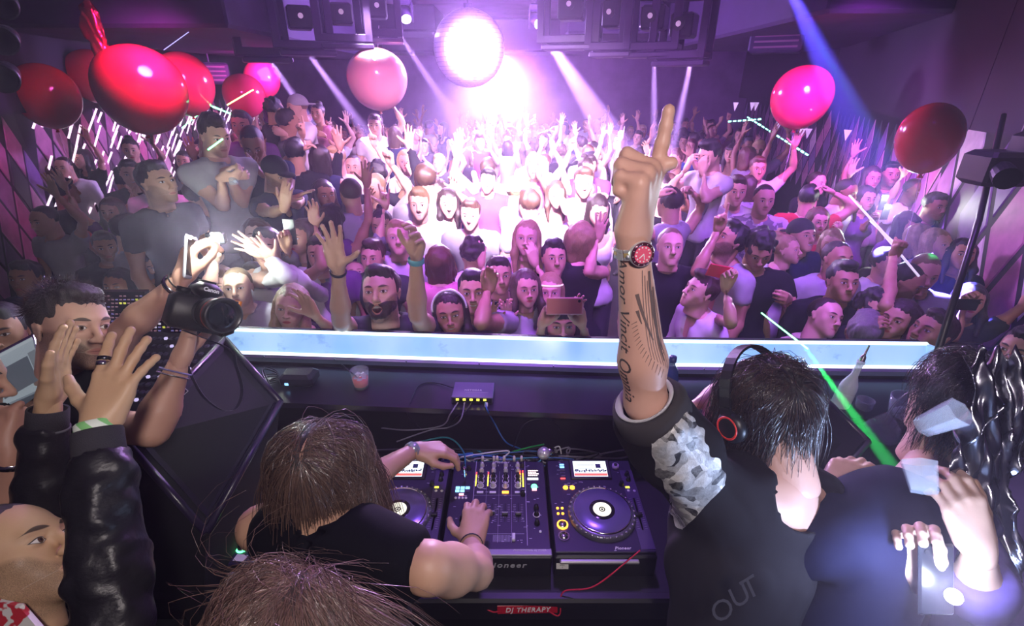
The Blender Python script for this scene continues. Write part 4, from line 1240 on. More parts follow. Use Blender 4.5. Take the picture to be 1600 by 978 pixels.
def player(label, x, rot=0.0, y=1.2):
    r = thing('dj_player', label, 'media player', (x, y, 1.15), 'media players on the booth table'); r.rotation_euler = (0, 0, rot)
    W, L = .305, .405
    MB().box((0, 0, .045), (W, L, .09), bev=.006).put('body', BLACK, r)
    MB().box((0, .002, .0945), (W - .005, L - .016, .008), bev=.002).put('top_panel', DECK, r)
    MB().box((.128, -.02, .0990), (.044, .33, .003), bev=.001).put('tempo_panel', DECK2, r)
    MB().box((-.02, -L / 2 - .004, .075), (.235, .012, .012), bev=.003).put('front_edge', mat('silver_edge', (.6, .58, .6), .3, .6), r)
    jc = Vector((.010, -.052, .0985))
    MB().lathe(jc, [(.108, 0), (.108, .010), (.101, .016), (.094, .017)], 64).put('jog_rim', mat('jog_rim', (.16, .15, .20), .3, .5), r, True)
    dim = MB()
    for k in range(34):
        a = 2 * math.pi * k / 34; dim.ball(jc + Vector((math.cos(a) * .1025, math.sin(a) * .1025, .0145)), (.0055, .0055, .003), 8)
    o = dim.put('jog_dimple', mat('jog_dimple', (.45, .43, .5), .25, .7), r, True); o['kind'] = 'stuff'
    MB().lathe(jc, [(.0945, .016), (.0935, .0205), (.090, .021)], 64).put('jog_edge', CHROME, r, True)
    MB().lathe(jc, [(.0905, .0205), (.0895, .0212), (.040, .0212)], 64).put('jog_plate', mat('jog_plate', (.16, .13, .32), .22, .3), r, True)
    MB().lathe(jc, [(.0405, .0214), (.0395, .0218), (.0001, .0218)], 48).put('jog_window', mat('jog_window', (.01, .01, .015), .08), r, True)
    MB().lathe(jc, [(.029, .0222), (.010, .0222)], 40).put('jog_display_ring', led('cream', (1, .95, .8), 1.3), r)
    MB().lathe(jc, [(.0065, .0222), (.0035, .0222)], 24).put('jog_display_dot', led('cream', (1, .95, .8), 1.3), r)
    # screen
    scr = MB().box((0, 0, 0), (.145, .085, .012), bev=.003).put('screen_housing', BLACK, r, loc=(.0, .142, .104), rot=(.12, 0, 0))
    MB().box((0, 0, .0065), (.118, .068, .001)).put('screen', led('pale_screen', (.85, .93, 1), 1.6), scr)
    m = MB(); m.box((-.014, .016, .0072), (.06, .0012, .0005)); m.box((.03, .012, .0072), (.018, .018, .0005)); m.box((-.02, .002, .0072), (.05, .001, .0005))
    xx = -.055
    while xx < .055:
        w = rd.uniform(.002, .006); m.box((xx, -.012 + rd.uniform(0, .006), .0072), (w, rd.uniform(.003, .012), .0005)); xx += w + .001
    m.put('waveform', mat('screen_ink', (.05, .07, .15), .4), scr)
    MB().box((0, -.026, .0072), (.116, .010, .0005)).put('waveform_red', led('redwave', (1, .12, .10), 1.6), scr)
    copies(btn(.024, .007, YELLOW), [(-.033, .190, ZP), (.018, .190, ZP)], 'source_button', r)
    copies(btn(.016, .006, BLUEL), [(-.098, .172, ZP), (-.098, .160, ZP)], 'source_button', r)
    copies(btn(.016, .007, DECK2), [(-.098, .145 - k * .014, ZP) for k in range(3)], 'side_button', r)
    MB().box((-.1, .104, ZP + .002), (.016, .004, .003)).put('red_lamp', REDL, r)
    MB().lathe((.095, .160, ZP), [(.0125, 0), (.012, .012), (.0001, .013)], 20).put('select_knob', KNOBW, r, True)
    MB().lathe((.095, .160, ZP), [(.0065, .0128), (.0062, .016), (.0001, .0165)], 16).put('select_cap', BLACK, r, True)
    copies(shared('cue_lamp', MB().lathe((0, 0, 0), [(.0085, 0), (.008, .003), (.0001, .004)], 16), ORANGE), [(-.095, .062, ZP), (-.072, .062, ZP)], 'loop_button', r)
    copies(shared('small_lamp', MB().lathe((0, 0, 0), [(.0042, 0), (.004, .002), (.0001, .003)], 10), ORANGE), [(-.130, -.028, ZP), (-.115, -.028, ZP), (-.130, -.050, ZP), (-.115, -.050, ZP)], 'small_lamp', r)
    for y_, mm in ((-.095, ORANGE), (-.138, GREEN if x < -.5 else CHROME)):
        MB().lathe((-.120, y_, ZP), [(.0135, 0), (.0175, .0005), (.0175, .004), (.0135, .004)], 28).put('button_ring', mm, r)
        MB().lathe((-.120, y_, ZP), [(.0132, 0), (.013, .006), (.0001, .007)], 24).put('transport_button', STEEL, r, True)
    MB().box((.128, -.05, ZP + .0015), (.006, .13, .001)).put('tempo_slot', BLACKM, r)
    m = MB()
    for k in range(15): m.box((.116, -.11 + k * .0086, ZP + .0022), (.008, .0007, .0004)); m.box((.140, -.11 + k * .0086, ZP + .0022), (.008, .0007, .0004))
    m.put('tempo_scale', mat('line_print'), r)
    MB().box((.128, -.06, ZP + .008), (.020, .012, .012), bev=.002).put('tempo_cap', BLACK, r)
    copies(knobb_me, [(.128, .120, ZP), (.128, .096, ZP), (.100, .075, ZP)], 'knob', r)
    copies(btn(.014, .006, YELLOW), [(.118, .062, ZP)], 'tempo_button', r)
    copies(shared('round_button', MB().lathe((0, 0, 0), [(.0055, 0), (.005, .003), (.0001, .0035)], 10), KNOBW), [(.118, .046, ZP), (.138, .046, ZP)], 'round_button', r)
    m = MB()
    for _ in range(46):
        a, b = rd.uniform(-.14, .11), rd.uniform(-.19, .19)
        if (Vector((a, b, 0)) - Vector((jc.x, jc.y, 0))).length > .115 and not (-.08 < a < .08 and b > .09): m.box((a, b, ZP + .0003), (rd.uniform(.004, .012), .0015, .0004))
    m.put('printed_captions', mat('caption_print'), r)
    add('logo', text_mesh('Pioneer', .014, .0002, .25, 1.1, .0003), WHITEP, r, loc=(.052, -.180, ZP + .0008))
    return r
player('media player on the right of the mixer, platter in full view', .279)
player('media player left of the mixer, its platter partly under a shoulder', -.377)
player('media player farthest left, green and orange button rings showing', -.700, .10, 1.17)
s1 = MB().box((0, 0, 0), (.036, .004, .018)).put('paper_label', mat('paper', (.78, .77, .74), .8), None, loc=(.150, .995, 1.205), rot=(-.35, 0, 0)); tag(s1, 'small white paper label on the front of the right player', 'label')
s2 = MB().box((0, 0, 0), (.034, .022, .001)).put('paper_label', mat('paper'), None, loc=(-.793, .985, 1.252), rot=(.0, 0, -.12)); tag(s2, 'small white paper label by the green ring of the far left player', 'label')
add('lettering', text_mesh('WALL\n0', .006, .0001), mat('ink', (.05, .05, .05), .6), s1, loc=(0, -.0025, 0), rot=(math.radians(90), 0, 0))

# crystal stopper like knob behind the mixer
ck = at_z(850, 708, 1.27); kk = thing('round_plug', 'round silver plug standing behind the mixer', 'plug', ck)
MB().lathe((0, 0, 0), [(.001, -.02), (.018, -.016), (.024, 0), (.020, .016), (.010, .022), (.001, .023)], 20, axis=(-.5, -.6, .5)).put('cap', mat('frosted_silver', (.75, .75, .78), .3, .5), kk, True)
MB().cyl((0.012, .014, -.01), (.045, .05, -.035), .016, .014).put('collar', STEEL, kk, True)

# ------------------------------------------------------------------ on the shelf
sw = at_z(740, 618, SHZ + .0); sw.z = SHZ; swr = thing('network_switch', 'small metal network switch with yellow port lamps on the shelf', 'network switch', sw)
swr.rotation_euler = (0, 0, -.03)
MB().box((0, 0, .014), (.158, .105, .028), bev=.002).put('case', mat('switch_metal', (.20, .16, .30), .35, .5), swr)
MB().box((0, -.0535, .014), (.150, .004, .020)).put('port_strip', BLACK, swr)
for k in range(5):
    MB().box((-.055 + k * .026, -.056, .012), (.015, .004, .012)).put('port', BLACKM, swr)
    MB().box((-.055 + k * .026, -.058, .021), (.010, .003, .007)).put('port_lamp', YELLOW, swr)
add('logo', text_mesh('NETGEAR', .014, .0002, 0, 1.15, .0003), WHITEP, swr, loc=(0, -.005, .0285))
MB().box((.015, -.020, .0284), (.09, .0012, .0004)).put('printed_line', mat('caption_print'), swr)
def cable(pts, r, m, label, name='cable', n=10):
    o = MB().tube(spline(pts, n), r, 6).put(name, m, smooth=True); tag(o, label, 'cable'); return o
CBL = mat('cable_black', (.02, .018, .03), .4); CBB = mat('cable_blue', (.05, .16, .55), .4); CBW = mat('cable_white', (.75, .73, .78), .45); CBG = mat('cable_grey', (.25, .22, .32), .45)
port = [swr.location + Vector((-.055 + k * .026, -.06, .010)) for k in range(5)]
tz = 1.19
cable([port[4], port[4] + Vector((.01, -.05, .0)), at_z(772, 660, 1.30), at_z(790, 690, 1.24), at_z(815, 702, tz)], .0032, CBB, 'blue network cable dropping from the last switch port')
cable([port[0], port[0] + Vector((-.02, -.07, 0)), at_z(690, 665, 1.32), at_z(640, 672, 1.28), at_z(590, 668, 1.24)], .0028, CBG, 'grey cable curving left from the first switch port')
cable([port[1], port[1] + Vector((-.01, -.08, -.02)), at_z(700, 668, 1.30), at_z(672, 672, 1.28), at_z(620, 690, 1.22)], .0028, CBG, 'dark cable looping left beneath the grey one')
cable([port[2], port[2] + Vector((-.02, -.06, 0)), at_z(712, 652, 1.34), at_z(700, 668, 1.26), at_z(712, 690, tz)], .0025, CBL, 'black cable from the middle port down to the mixer')
cable([swr.location + Vector((-.08, .03, .015)), at_z(680, 598, SHZ + .004), at_z(655, 602, SHZ + .004), at_z(640, 630, SHZ + .003), at_z(638, 650, 1.34), at_z(660, 672, 1.26)], .0022, CBL, 'thin black cable arching left of the switch over the shelf edge')
pz = MB().box((0, 0, .008), (.012, .022, .010), bev=.002).put('network_plug', CBW, loc=port[4] + Vector((.004, -.012, -.01))); tag(pz, 'white plug in the last port of the network switch', 'plug')
rc = random.Random(11)
cols = [CBL, CBL, CBG, CBW, CBB, CBL, CBG, mat('cable_teal', (.03, .22, .30), .4)]
nm = ['black', 'black', 'grey', 'pale', 'blue', 'black', 'grey', 'teal']
for i in range(22):
    x0 = rc.uniform(-.48, .30); y0 = 1.455; pts = [Vector((x0, 1.44, 1.17 + rc.uniform(0, .05)))]
    for k in range(4): pts.append(Vector((x0 + (k + 1) * rc.uniform(-.09, .10), 1.44 + rc.uniform(-.02, .04), 1.18 + rc.uniform(0, .07))))
    pts.append(Vector((min(.34, max(-.5, pts[-1].x + rc.uniform(-.05, .05))), 1.405, 1.20)))
    cable(pts, rc.choice((.0022, .0030, .0036)), cols[i % 8], None)
    o = bpy.context.scene.collection.objects[-1]; tag(o, 'tangled thin signal cable lying behind the mixer and players', 'cable', 'signal cables tangled behind the mixer')
cable([at_z(655, 690, 1.24), at_z(700, 684, 1.27), at_z(724, 706, 1.25), at_z(727, 735, 1.262)], .0032, mat('cable_teal'), 'teal cable arching into the mixer headphone jack')
cable([at_z(800, 706, 1.2), at_z(822, 700, 1.22), at_z(850, 694, 1.2)], .003, mat('cable_green', (.03, .5, .12), .4), 'short bright green cable behind the mixer')
cable([at_z(802, 700, 1.24), at_z(820, 662, 1.34), at_z(860, 655, 1.34), at_z(880, 680, 1.24)], .0022, CBL, 'thin black cable arching behind the silver plug')
jk = MB().cyl((0, 0, 0), (0, -.01, .06), .006, .005, 12).put('jack_plug', CHROME, loc=at_z(727, 748, 1.262)); tag(jk, 'chrome headphone jack standing in the mixer', 'plug')
# adapter box on the shelf
ab = at_z(470, 598, SHZ); ab.z = SHZ; a_ = thing('adapter_box', 'small black adapter box with a pale blue lamp on the shelf', 'adapter', ab); a_.rotation_euler = (0, 0, -.04)
MB().box((0, 0, .028), (.135, .085, .055), bev=.014).put('case', mat('box_black', (.03, .025, .05), .35), a_)
MB().box((-.035, -.044, .02), (.014, .002, .010)).put('lamp', BLUEL, a_)
for i in range(7):
    r0 = rc.uniform(-.02, .03)
    cable([at_z(445, 600, SHZ) + Vector((0, 0, .01)), at_z(432, 585 + i * 3, SHZ) + Vector((0, 0, .02)), at_z(415 - i * 2, 590 + i * 5, SHZ) + Vector((0, 0, .02 + r0)), at_z(428 - i, 620 + i * 4, SHZ + .0), at_z(412, 640, 1.34)], .003, CBL, None)
    tag(bpy.context.scene.collection.objects[-1], 'loop of black cable bundled left of the adapter box', 'cable', 'cable loops beside the adapter box')
# red drink
def tumbler(loc, r, h, liquid, level, label, name='drink_glass', ice=5, straw=None, glass=None, taper=.8, fill_name='drink'):
    root = thing(name, label, 'glass', loc); G = glass or mat('clear_glass', (.70, .76, .86), .04, alpha=.30, coat=1.0)
    MB().lathe((0, 0, 0), [(.0001, 0), (r * taper, 0), (r * (taper + .02), .01), (r, h), (r * .94, h), (r * (taper - .04), .012), (.0001, .010)], 28).put('glass_wall', G, root, True)
    if liquid:
        rl = r * (taper - .05 + (1 - taper) * level)
        MB().lathe((0, 0, 0), [(.0001, .013), (r * (taper - .06), .013), (rl * .96, h * level), (.0001, h * level)], 24).put(fill_name, liquid, root, True)
    for i in range(ice):
        a = i * 2.4; MB().box((math.cos(a) * r * .42, math.sin(a) * r * .42, h * max(level - .08, .2) + (i % 2) * .012), (.020, .020, .018), R=Matrix.Rotation(a, 3, 'Y') @ Matrix.Rotation(a, 3, 'X'), bev=.003).put('ice_cube', mat('ice', (.85, .9, 1), .12, alpha=.6, coat=.5), root)
    if straw:
        MB().cyl((r * .3, 0, .02), Vector((r * .3, 0, .02)) + Vector(straw), .0032, n=10).put('straw', BLACK, root, True)
    return root
dl = at_z(565, 605, SHZ); dl.z = SHZ
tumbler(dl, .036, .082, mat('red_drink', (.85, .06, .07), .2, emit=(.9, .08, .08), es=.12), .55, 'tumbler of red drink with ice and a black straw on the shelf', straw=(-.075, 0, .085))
# white charging cable on the left player
cable([at_z(428, 742, 1.29), at_z(398, 728, 1.30), at_z(386, 742, 1.28), at_z(400, 762, 1.27), at_z(424, 760, 1.27), at_z(428, 778, 1.27), at_z(400, 790, 1.26), at_z(372, 765, 1.26), at_z(372, 790, 1.24), at_z(388, 810, 1.2), at_z(391, 826, 1.2)], .0026, CBW, 'white charging cable looping over the far left player')
cp_ = MB().box((0, 0, 0), (.010, .018, .008), bev=.002).put('cable_plug', CBW, loc=at_z(392, 828, 1.2)); tag(cp_, 'white plug at the end of the charging cable', 'plug')
cable([at(730, 925, 1.45), at(770, 956, 1.42), at(800, 940, 1.42), at(830, 935, 1.42), at(872, 962, 1.42), at(880, 925, 1.42), at(930, 915, 1.40), at(1000, 860, 1.4)], .0022, mat('cable_red', (.6, .02, .06), .4), 'thin red cable sagging under the table edge')

# ------------------------------------------------------------------ flight case with stickers, lower left
A, B_, D_ = at(350, 830, 1.52), at(445, 862, 1.50), at(370, 925, 1.62)
fc = thing('flight_case', 'black flight case covered in stickers, open lid on its left', 'flight case', A)
ex = (B_ - A); ez = (D_ - A); ny = ex.cross(ez).normalized()
if ny.y < 0: ny = -ny
MB().prism([(0, 0, 0), ex, ex + ez * 1.3, ez * 1.3], ny * .25).put('case_side', mat('case_black', (.012, .012, .014), .45), fc)
def sticker(u, v, w, h, m, nm_='sticker', rot=0.0, shape='disc'):
    c = ex * u + ez * v - ny * .002; X = ex.normalized(); Y = -ez.normalized(); R = frame(c, X * math.cos(rot) + Y * math.sin(rot), Y * math.cos(rot) - X * math.sin(rot))
    mb = MB()
    if shape == 'disc': mb.add([(w * math.cos(t) , h * math.sin(t), 0) for t in (2 * math.pi * k / 28 for k in range(28))], [tuple(range(28))])
    else: mb.box((0, 0, 0), (w * 2, h * 2, .001))
    o = mb.put(nm_, m, fc); o.matrix_local = R; return o
def slabel(u, v, s_, size, m=WHITEP, rot=0.0, shear=0):
    c = ex * u + ez * v - ny * .004; X = ex.normalized(); Y = -ez.normalized()
    o = add('sticker_lettering', text_mesh(s_, size, .0002, shear, 1.0, .0006), m, fc)
    o.matrix_local = frame(c, X * math.cos(rot) + Y * math.sin(rot), Y * math.cos(rot) - X * math.sin(rot))
GREY = mat('sticker_grey', (.55, .55, .56), .6)
sticker(.18, .33, .020, .034, GREY, 'round_sticker'); sticker(.02, .22, .010, .017, mat('sticker_red', (.45, .02, .05), .5), rot=-.2, shape='r')
o = sticker(.18, .33, .012, .0018, BLACKM, 'clock_hand', -.7, 'r'); o.location -= ny * .002
sticker(.42, .17, .008, .007, mat('sticker_yellow', (.55, .6, .1), .5)); sticker(.12, .95, .010, .034, mat('sticker_green', (.05, .18, .10), .5), rot=.1)
sticker(.62, 1.02, .026, .034, GREY, 'round_sticker'); o = sticker(.64, 1.0, .010, .016, mat('sticker_leaf', (.15, .30, .06), .5)); o.location -= ny * .002
sticker(.42, .88, .0035, .055, GREY, rot=-.3, shape='r')
slabel(.90, .52, 'RUIN', .030, GREY); slabel(.82, .10, '#EMOTIONALAUDIO', .0105, GREY); slabel(-.02, .72, 'GG', .055, GREY, .5); slabel(1.3, .62, 'TK', .014, GREY)
# aluminium edge of the case and its open side tray
tr = at(303, 870, 1.60); T2 = at(332, 815, 1.52); T3 = at(352, 820, 1.52)
MB().prism([at(288, 876, 1.62) - A, at(312, 815, 1.52) - A, at(352, 822, 1.52) - A, at(336, 892, 1.62) - A], (0, .02, -.05)).put('lid_tray', mat('tray_grey', (.06, .06, .07), .3), fc)
MB().tube([at(290, 872, 1.61) - A, at(310, 818, 1.52) - A], .003, 6).put('edge_profile', STEEL, fc)
MB().tube([at(326, 884, 1.60) - A, at(348, 826, 1.51) - A], .003, 6).put('edge_profile', STEEL, fc)
MB().tube([at(288, 877, 1.61) - A, at(338, 893, 1.61) - A, at(372, 932, 1.63) - A], .004, 6).put('edge_profile', mat('dull_steel', (.12, .11, .15), .4, .6), fc)
o = MB().lathe((0, 0, 0), [(.0001, .003), (.018, .003), (.020, 0)], 24, axis=(0, -.6, .8)).put('round_sticker', GREY, fc, True, loc=at(328, 874, 1.595) - A)
MB().box((0, 0, 0), (.3, .3, .7)).put('lower_case', BLACKM, fc, loc=(.15, .25, -.6))

# ------------------------------------------------------------------ booth monitors
def monitor(name, q, depth, label, rail=None, dot=None):
    A, B, Cc, D = q; root = thing(name, label, 'speaker', A)
    n = (B - A).cross(D - A).normalized()
    if n.dot(Vector((0, 0, CAM_Z)) - A) < 0: n = -n
    L = [p - A for p in (A, B, Cc, D)]
    MB().prism(L, -n * depth).put('cabinet', mat('speaker_black', (.003, .003, .008), .85), root)
    cen = sum(L, Vector()) / 4
    MB().prism([cen + (p - cen) * .90 for p in L], n * .008).put('grille', mat('speaker_grille', (.005, .004, .014), .8), root)
    rm = MB()
    for a, b in zip(L, L[1:] + L[:1]): rm.tube([a, b], .010, 8)
    rm.put('edge_rail', mat('rail_black', (.02, .015, .04), .3), root, True)
    return root
monitor('booth_monitor', [at(352, 530, 1.70), at(438, 628, 1.50), at(322, 832, 1.18), at(196, 690, 1.22)], .42, 'large black booth monitor speaker between the cameraman and the decks')
monitor('booth_monitor', [at(1262, 596, 1.62), at(1356, 690, 1.42), at(1270, 790, 1.22), at(1160, 700, 1.30)], .40, 'black booth monitor speaker right of the headphone-wearing DJ')
o = MB().add([(0, 0, 0), (.030, 0, 0), (.030, 0, .026), (0, 0, .026)], [(0, 1, 2, 3)]).put('speaker_badge', WHITEP); bpy.data.objects.remove(o)
bd = MB(); a0 = at(284, 602, 1.33)
for p, q in (((0, 0), (10, 9)), ((10, 9), (2, 16)), ((2, 16), (0, 0))): bd.tube([at(284 + p[0], 602 + p[1], 1.325), at(284 + q[0], 602 + q[1], 1.325)], .0012, 5)
o = bd.put('speaker_badge', GREY); tag(o, 'small triangular outline badge on the left booth monitor', 'badge')

# ------------------------------------------------------------------ lighting desk and laptop behind the cameraman
dk = thing('lighting_desk', 'lighting console with two glowing screens and rows of faders, left rear', 'console', at(235, 560, 2.15))
o0 = dk.location
MB().prism([at(120, 520, 2.1) - o0, at(350, 515, 2.15) - o0, at(345, 640, 1.75) - o0, at(130, 660, 1.7) - o0], (0, .0, -.10)).put('desk_body', BLACK, dk)
SCR = mat('desk_screen', (.01, .01, .012), .2)
for (x0, x1, y0, y1) in ((128, 226, 456, 522), (232, 335, 456, 520)):
    q = [at(x0, y1, 2.12), at(x1, y1, 2.12), at(x1, y0, 2.2), at(x0, y0, 2.2)]; s_ = MB().prism([p - o0 for p in q], (0, .03, 0)).put('screen', SCR, dk)
    keys = {k: MB() for k in range(4)}
    for r in range(11):
        for c in range(15):
            if rc.random() < .75:
                px = x0 + 5 + (x1 - x0 - 10) * c / 14; py = y0 + 6 + (y1 - y0 - 10) * r / 10
                t = (y1 - py) / (y1 - y0); k = rc.choices(range(4), (5, 3, 1.2, 1))[0]
                keys[k].box(at(px, py, 2.12 + .08 * t) - o0 - Vector((0, .004, 0)), (.010, .003, .005 if k < 2 else .008))
    for k, (nm_, cc, es) in enumerate((('dimrose', (.55, .25, .35), .35), ('dimblue', (.25, .2, .6), .5), ('dimyellow', (.8, .8, .1), .7), ('dimwhite', (.8, .7, .9), .6))):
        o = keys[k].put('screen_cells', led(nm_, cc, es), dk); o['kind'] = 'stuff'
kb = MB(); kl = MB()
for r in range(9):
    for c in range(22):
        p = at(140 + c * 9.2, 530 + r * 12, 2.05 - r * .036) - o0 + Vector((0, 0, .004))
        if rc.random() < .7: kb.box(p, (.013, .016, .008))
        elif rc.random() < .4: kl.box(p, (.010, .010, .009))
o = kb.put('desk_keys', mat('desk_key', (.09, .08, .13), .4), dk); o['kind'] = 'stuff'
o = kl.put('desk_key_lamps', led('deskwhite', (.7, .6, 1), .9), dk); o['kind'] = 'stuff'
lp = at(30, 590, 1.35); lt = thing('laptop', 'open laptop with a grey window on its screen, left edge', 'laptop', lp)
q = [at(-25, 650, 1.30), at(74, 606, 1.42), at(52, 522, 1.5), at(-50, 575, 1.40)]
MB().prism([p - lp for p in q], (-.005, .012, 0)).put('lid', STEEL, lt)
cen = sum(q, Vector()) / 4; f_ = [cen + (p - cen) * .93 + (Vector((0, 0, CAM_Z)) - cen).normalized() * .004 for p in q]
MB().prism([p - lp for p in f_], (0, -.001, 0)).put('screen', led('laptop', (.50, .58, .66), .42), lt)
def on(u, v): return f_[3] + (f_[2] - f_[3]) * u + (f_[0] - f_[3]) * v + (Vector((0, 0, CAM_Z)) - cen).normalized() * .004 - lp
MB().prism([on(.3, .35), on(.82, .35), on(.82, .95), on(.3, .95)], (0, -.001, 0)).put('window', led('laptopdark', (.16, .19, .24), .35), lt)
MB().prism([on(.84, .3), on(.97, .3), on(.97, .95), on(.84, .95)], (0, -.001, 0)).put('side_list', led('laptopmid', (.32, .36, .42), .35), lt)
MB().prism([on(.0, .02), on(1, .02), on(1, .08), on(.0, .08)], (0, -.001, 0)).put('menu_bar', led('laptopbar', (.6, .66, .74), .45), lt)
MB().prism([q[0] - lp, q[1] - lp, q[1] - lp + Vector((-.02, -.22, -.03)), q[0] - lp + Vector((-.02, -.22, -.03))], (0, 0, -.012)).put('keyboard_base', STEEL, lt)

# ------------------------------------------------------------------ side table with glasses, right
st = thing('side_table', 'low black side table holding glasses and a bottle, right of the booth', 'table', (1.28, 1.34, 1.35))
MB().box((0, .02, -.02), (.66, .30, .03), bev=.01).put('table_top', BLACKM, st); MB().box((0, .0, -.54), (.5, .24, 1.0)).put('pedestal', BLACKM, st)
GL = mat('clear_glass')
def lowered(px, py, z=1.35): p = at_z(px, py, z); p.z = z; return p
b0 = lowered(1302, 652); bt = thing('liquor_bottle', 'clear liquor bottle with a pour spout right of the headphone DJ', 'bottle', b0); bt.rotation_euler = (-.1, .22, 0); bt.scale = (.8, .8, .85)
MB().lathe((0, 0, 0), [(.0001, 0), (.036, 0), (.038, .01), (.038, .155), (.034, .175), (.016, .215), (.014, .27), (.017, .272), (.017, .285), (.012, .286)], 28).put('glass_body', mat('frosted_bottle', (.80, .85, .92), .12, alpha=.65, coat=.5), bt, True)
MB().lathe((0, 0, 0), [(.0388, .05), (.0388, .13)], 28).put('paper_band', mat('bottle_label', (.7, .8, .85), .5, alpha=.8), bt, True)
MB().lathe((0, 0, .285), [(.013, 0), (.012, .02), (.005, .03), (.004, .06), (.0035, .075)], 14).put('pour_spout', STEEL, bt, True)
wg = lowered(1374, 694); w_ = thing('wine_glass', 'large tipped wine glass catching green light', 'glass', wg + Vector((0, 0, .06))); w_.rotation_euler = (-.9, -.55, 0)
MB().lathe((0, 0, 0), [(.0001, -.055), (.022, -.05), (.042, -.02), (.048, .015), (.044, .05), (.042, .05), (.046, .015), (.040, -.018), (.02, -.047), (.0001, -.052)], 32).put('bowl', GL, w_, True)
MB().lathe((0, 0, 0), [(.0001, -.14), (.030, -.138), (.006, -.13), (.004, -.06), (.0001, -.055)], 24).put('stem', GL, w_, True)
ig = lowered(1402, 668); tumbler(ig, .055, .13, None, .5, 'glass bucket filled with crushed ice behind the wine glass', 'ice_bucket', 14, taper=.72)
sc = lowered(1342, 655); tumbler(sc, .030, .09, None, .3, 'small empty clear tumbler behind the liquor bottle', 'drink_glass', 0)
bb = lowered(1060, 655, SHZ); b2 = thing('water_bottle', 'dark blue water bottle on the shelf behind the raised arm', 'bottle', Vector((bb.x, 1.58, SHZ)))
MB().lathe((0, 0, 0), [(.0001, 0), (.030, 0), (.032, .01), (.032, .09), (.026, .12), (.012, .145), (.012, .16)], 24).put('body', mat('blue_bottle', (.05, .08, .30), .12, alpha=.85), b2, True)
MB().lathe((0, 0, .158), [(.014, 0), (.014, .02), (.0001, .021)], 18).put('bottle_cap', mat('cap_blue', (.03, .05, .2), .4), b2, True)

# ================================================================== the crowd
SK = dict(fair=(.66, .40, .30), light=(.58, .34, .24), tan=(.46, .25, .16), olive=(.50, .30, .19), brown=(.26, .13, .075), dark=(.10, .048, .028))
HC = dict(black=(.012, .010, .012), dark=(.030, .018, .012), brown=(.075, .040, .022), auburn=(.13, .045, .02), blonde=(.48, .32, .14), sandy=(.24, .15, .07), grey=(.25, .24, .24))
CC = dict(black=(.012, .012, .016), navy=(.02, .025, .07), white=(.72, .70, .72), grey=(.22, .21, .24), lgrey=(.42, .41, .45), charcoal=(.05, .05, .06), red=(.42, .03, .05), blue=(.08, .14, .42), pink=(.62, .22, .34), teal=(.04, .22, .26), purple=(.16, .05, .22), beige=(.50, .40, .32), green=(.08, .20, .10))
def cam_axes(): return Vector((1, 0, 0)), Vector((0, SP, CP)), Vector((0, CP, -SP))   # image right, image up, into the picture
IR, IU, II = cam_axes()
def arm(J, q, kind, yaw, s=1.0, f=False, jit=0.0):
    """ready-made arm positions in the frame of a standing figure"""
    side = 1 if q == 'L' else -1; R = rotz(yaw * D2R); sh = J['sh' + q]
    def w(x, y, z): return sh + R @ np.array((side * x, y, z)) * s
    def v(x, y, z): return R @ np.array((side * x, y, z))
    a = {'up': (w(.10, -.10, .46), v(1, .4, -.3), v(.1, -.1, 1), v(0, -1, .1), 'open'),
         'upfist': (w(.06, -.08, .44), v(1, .4, -.3), v(.0, -.1, 1), v(0, -1, .1), 'fist'),
         'uppoint': (w(.05, -.14, .45), v(1, .4, -.3), v(-.1, -.2, 1), v(0, -1, .1), 'point'),
         'horns': (w(.08, -.12, .45), v(1, .4, -.3), v(.1, -.1, 1), v(0, -1, .1), 'horns'),
         'reach': (w(.06, -.34, .32), v(1, .3, -.6), v(.1, -.5, .8), v(0, -.9, -.5), 'wave'),
         'half': (w(.10, -.26, .12), v(.6, .2, -1), v(.0, -.25, 1), v(0, -1, 0), 'wave'),
         'clap': (w(-.16, -.27, .00), v(.8, .1, -1), v(-.3, -.3, .8), v(-1, -.1, 0), 'flat'),
         'drink': (w(-.02, -.27, -.02), v(.5, .2, -1), v(-.4, -.7, .3), v(-.7, .5, 0), 'hold'),
         'phone': (w(-.10, -.32, .16), v(.6, .1, -1), v(-.1, -.1, 1), v(-.3, 1, 0), 'hold'),
         'face': (w(-.10, -.20, .10), v(.7, .1, -1), v(-.3, .1, 1), v(-.5, 1, 0), 'relaxed'),
         'head': (w(-.02, -.02, .30), v(1, -.3, .3), v(-.8, .3, .5), v(-.4, .3, -1), 'relaxed'),
         'down': None}[kind]
    if a is None: return {}
    return dict(wr=a[0], hint=a[1], dir=a[2], palm=a[3], pose=a[4])
def spill(loc, par_z): pass
class Opt(dict): __getattr__ = dict.get
PLACED = []
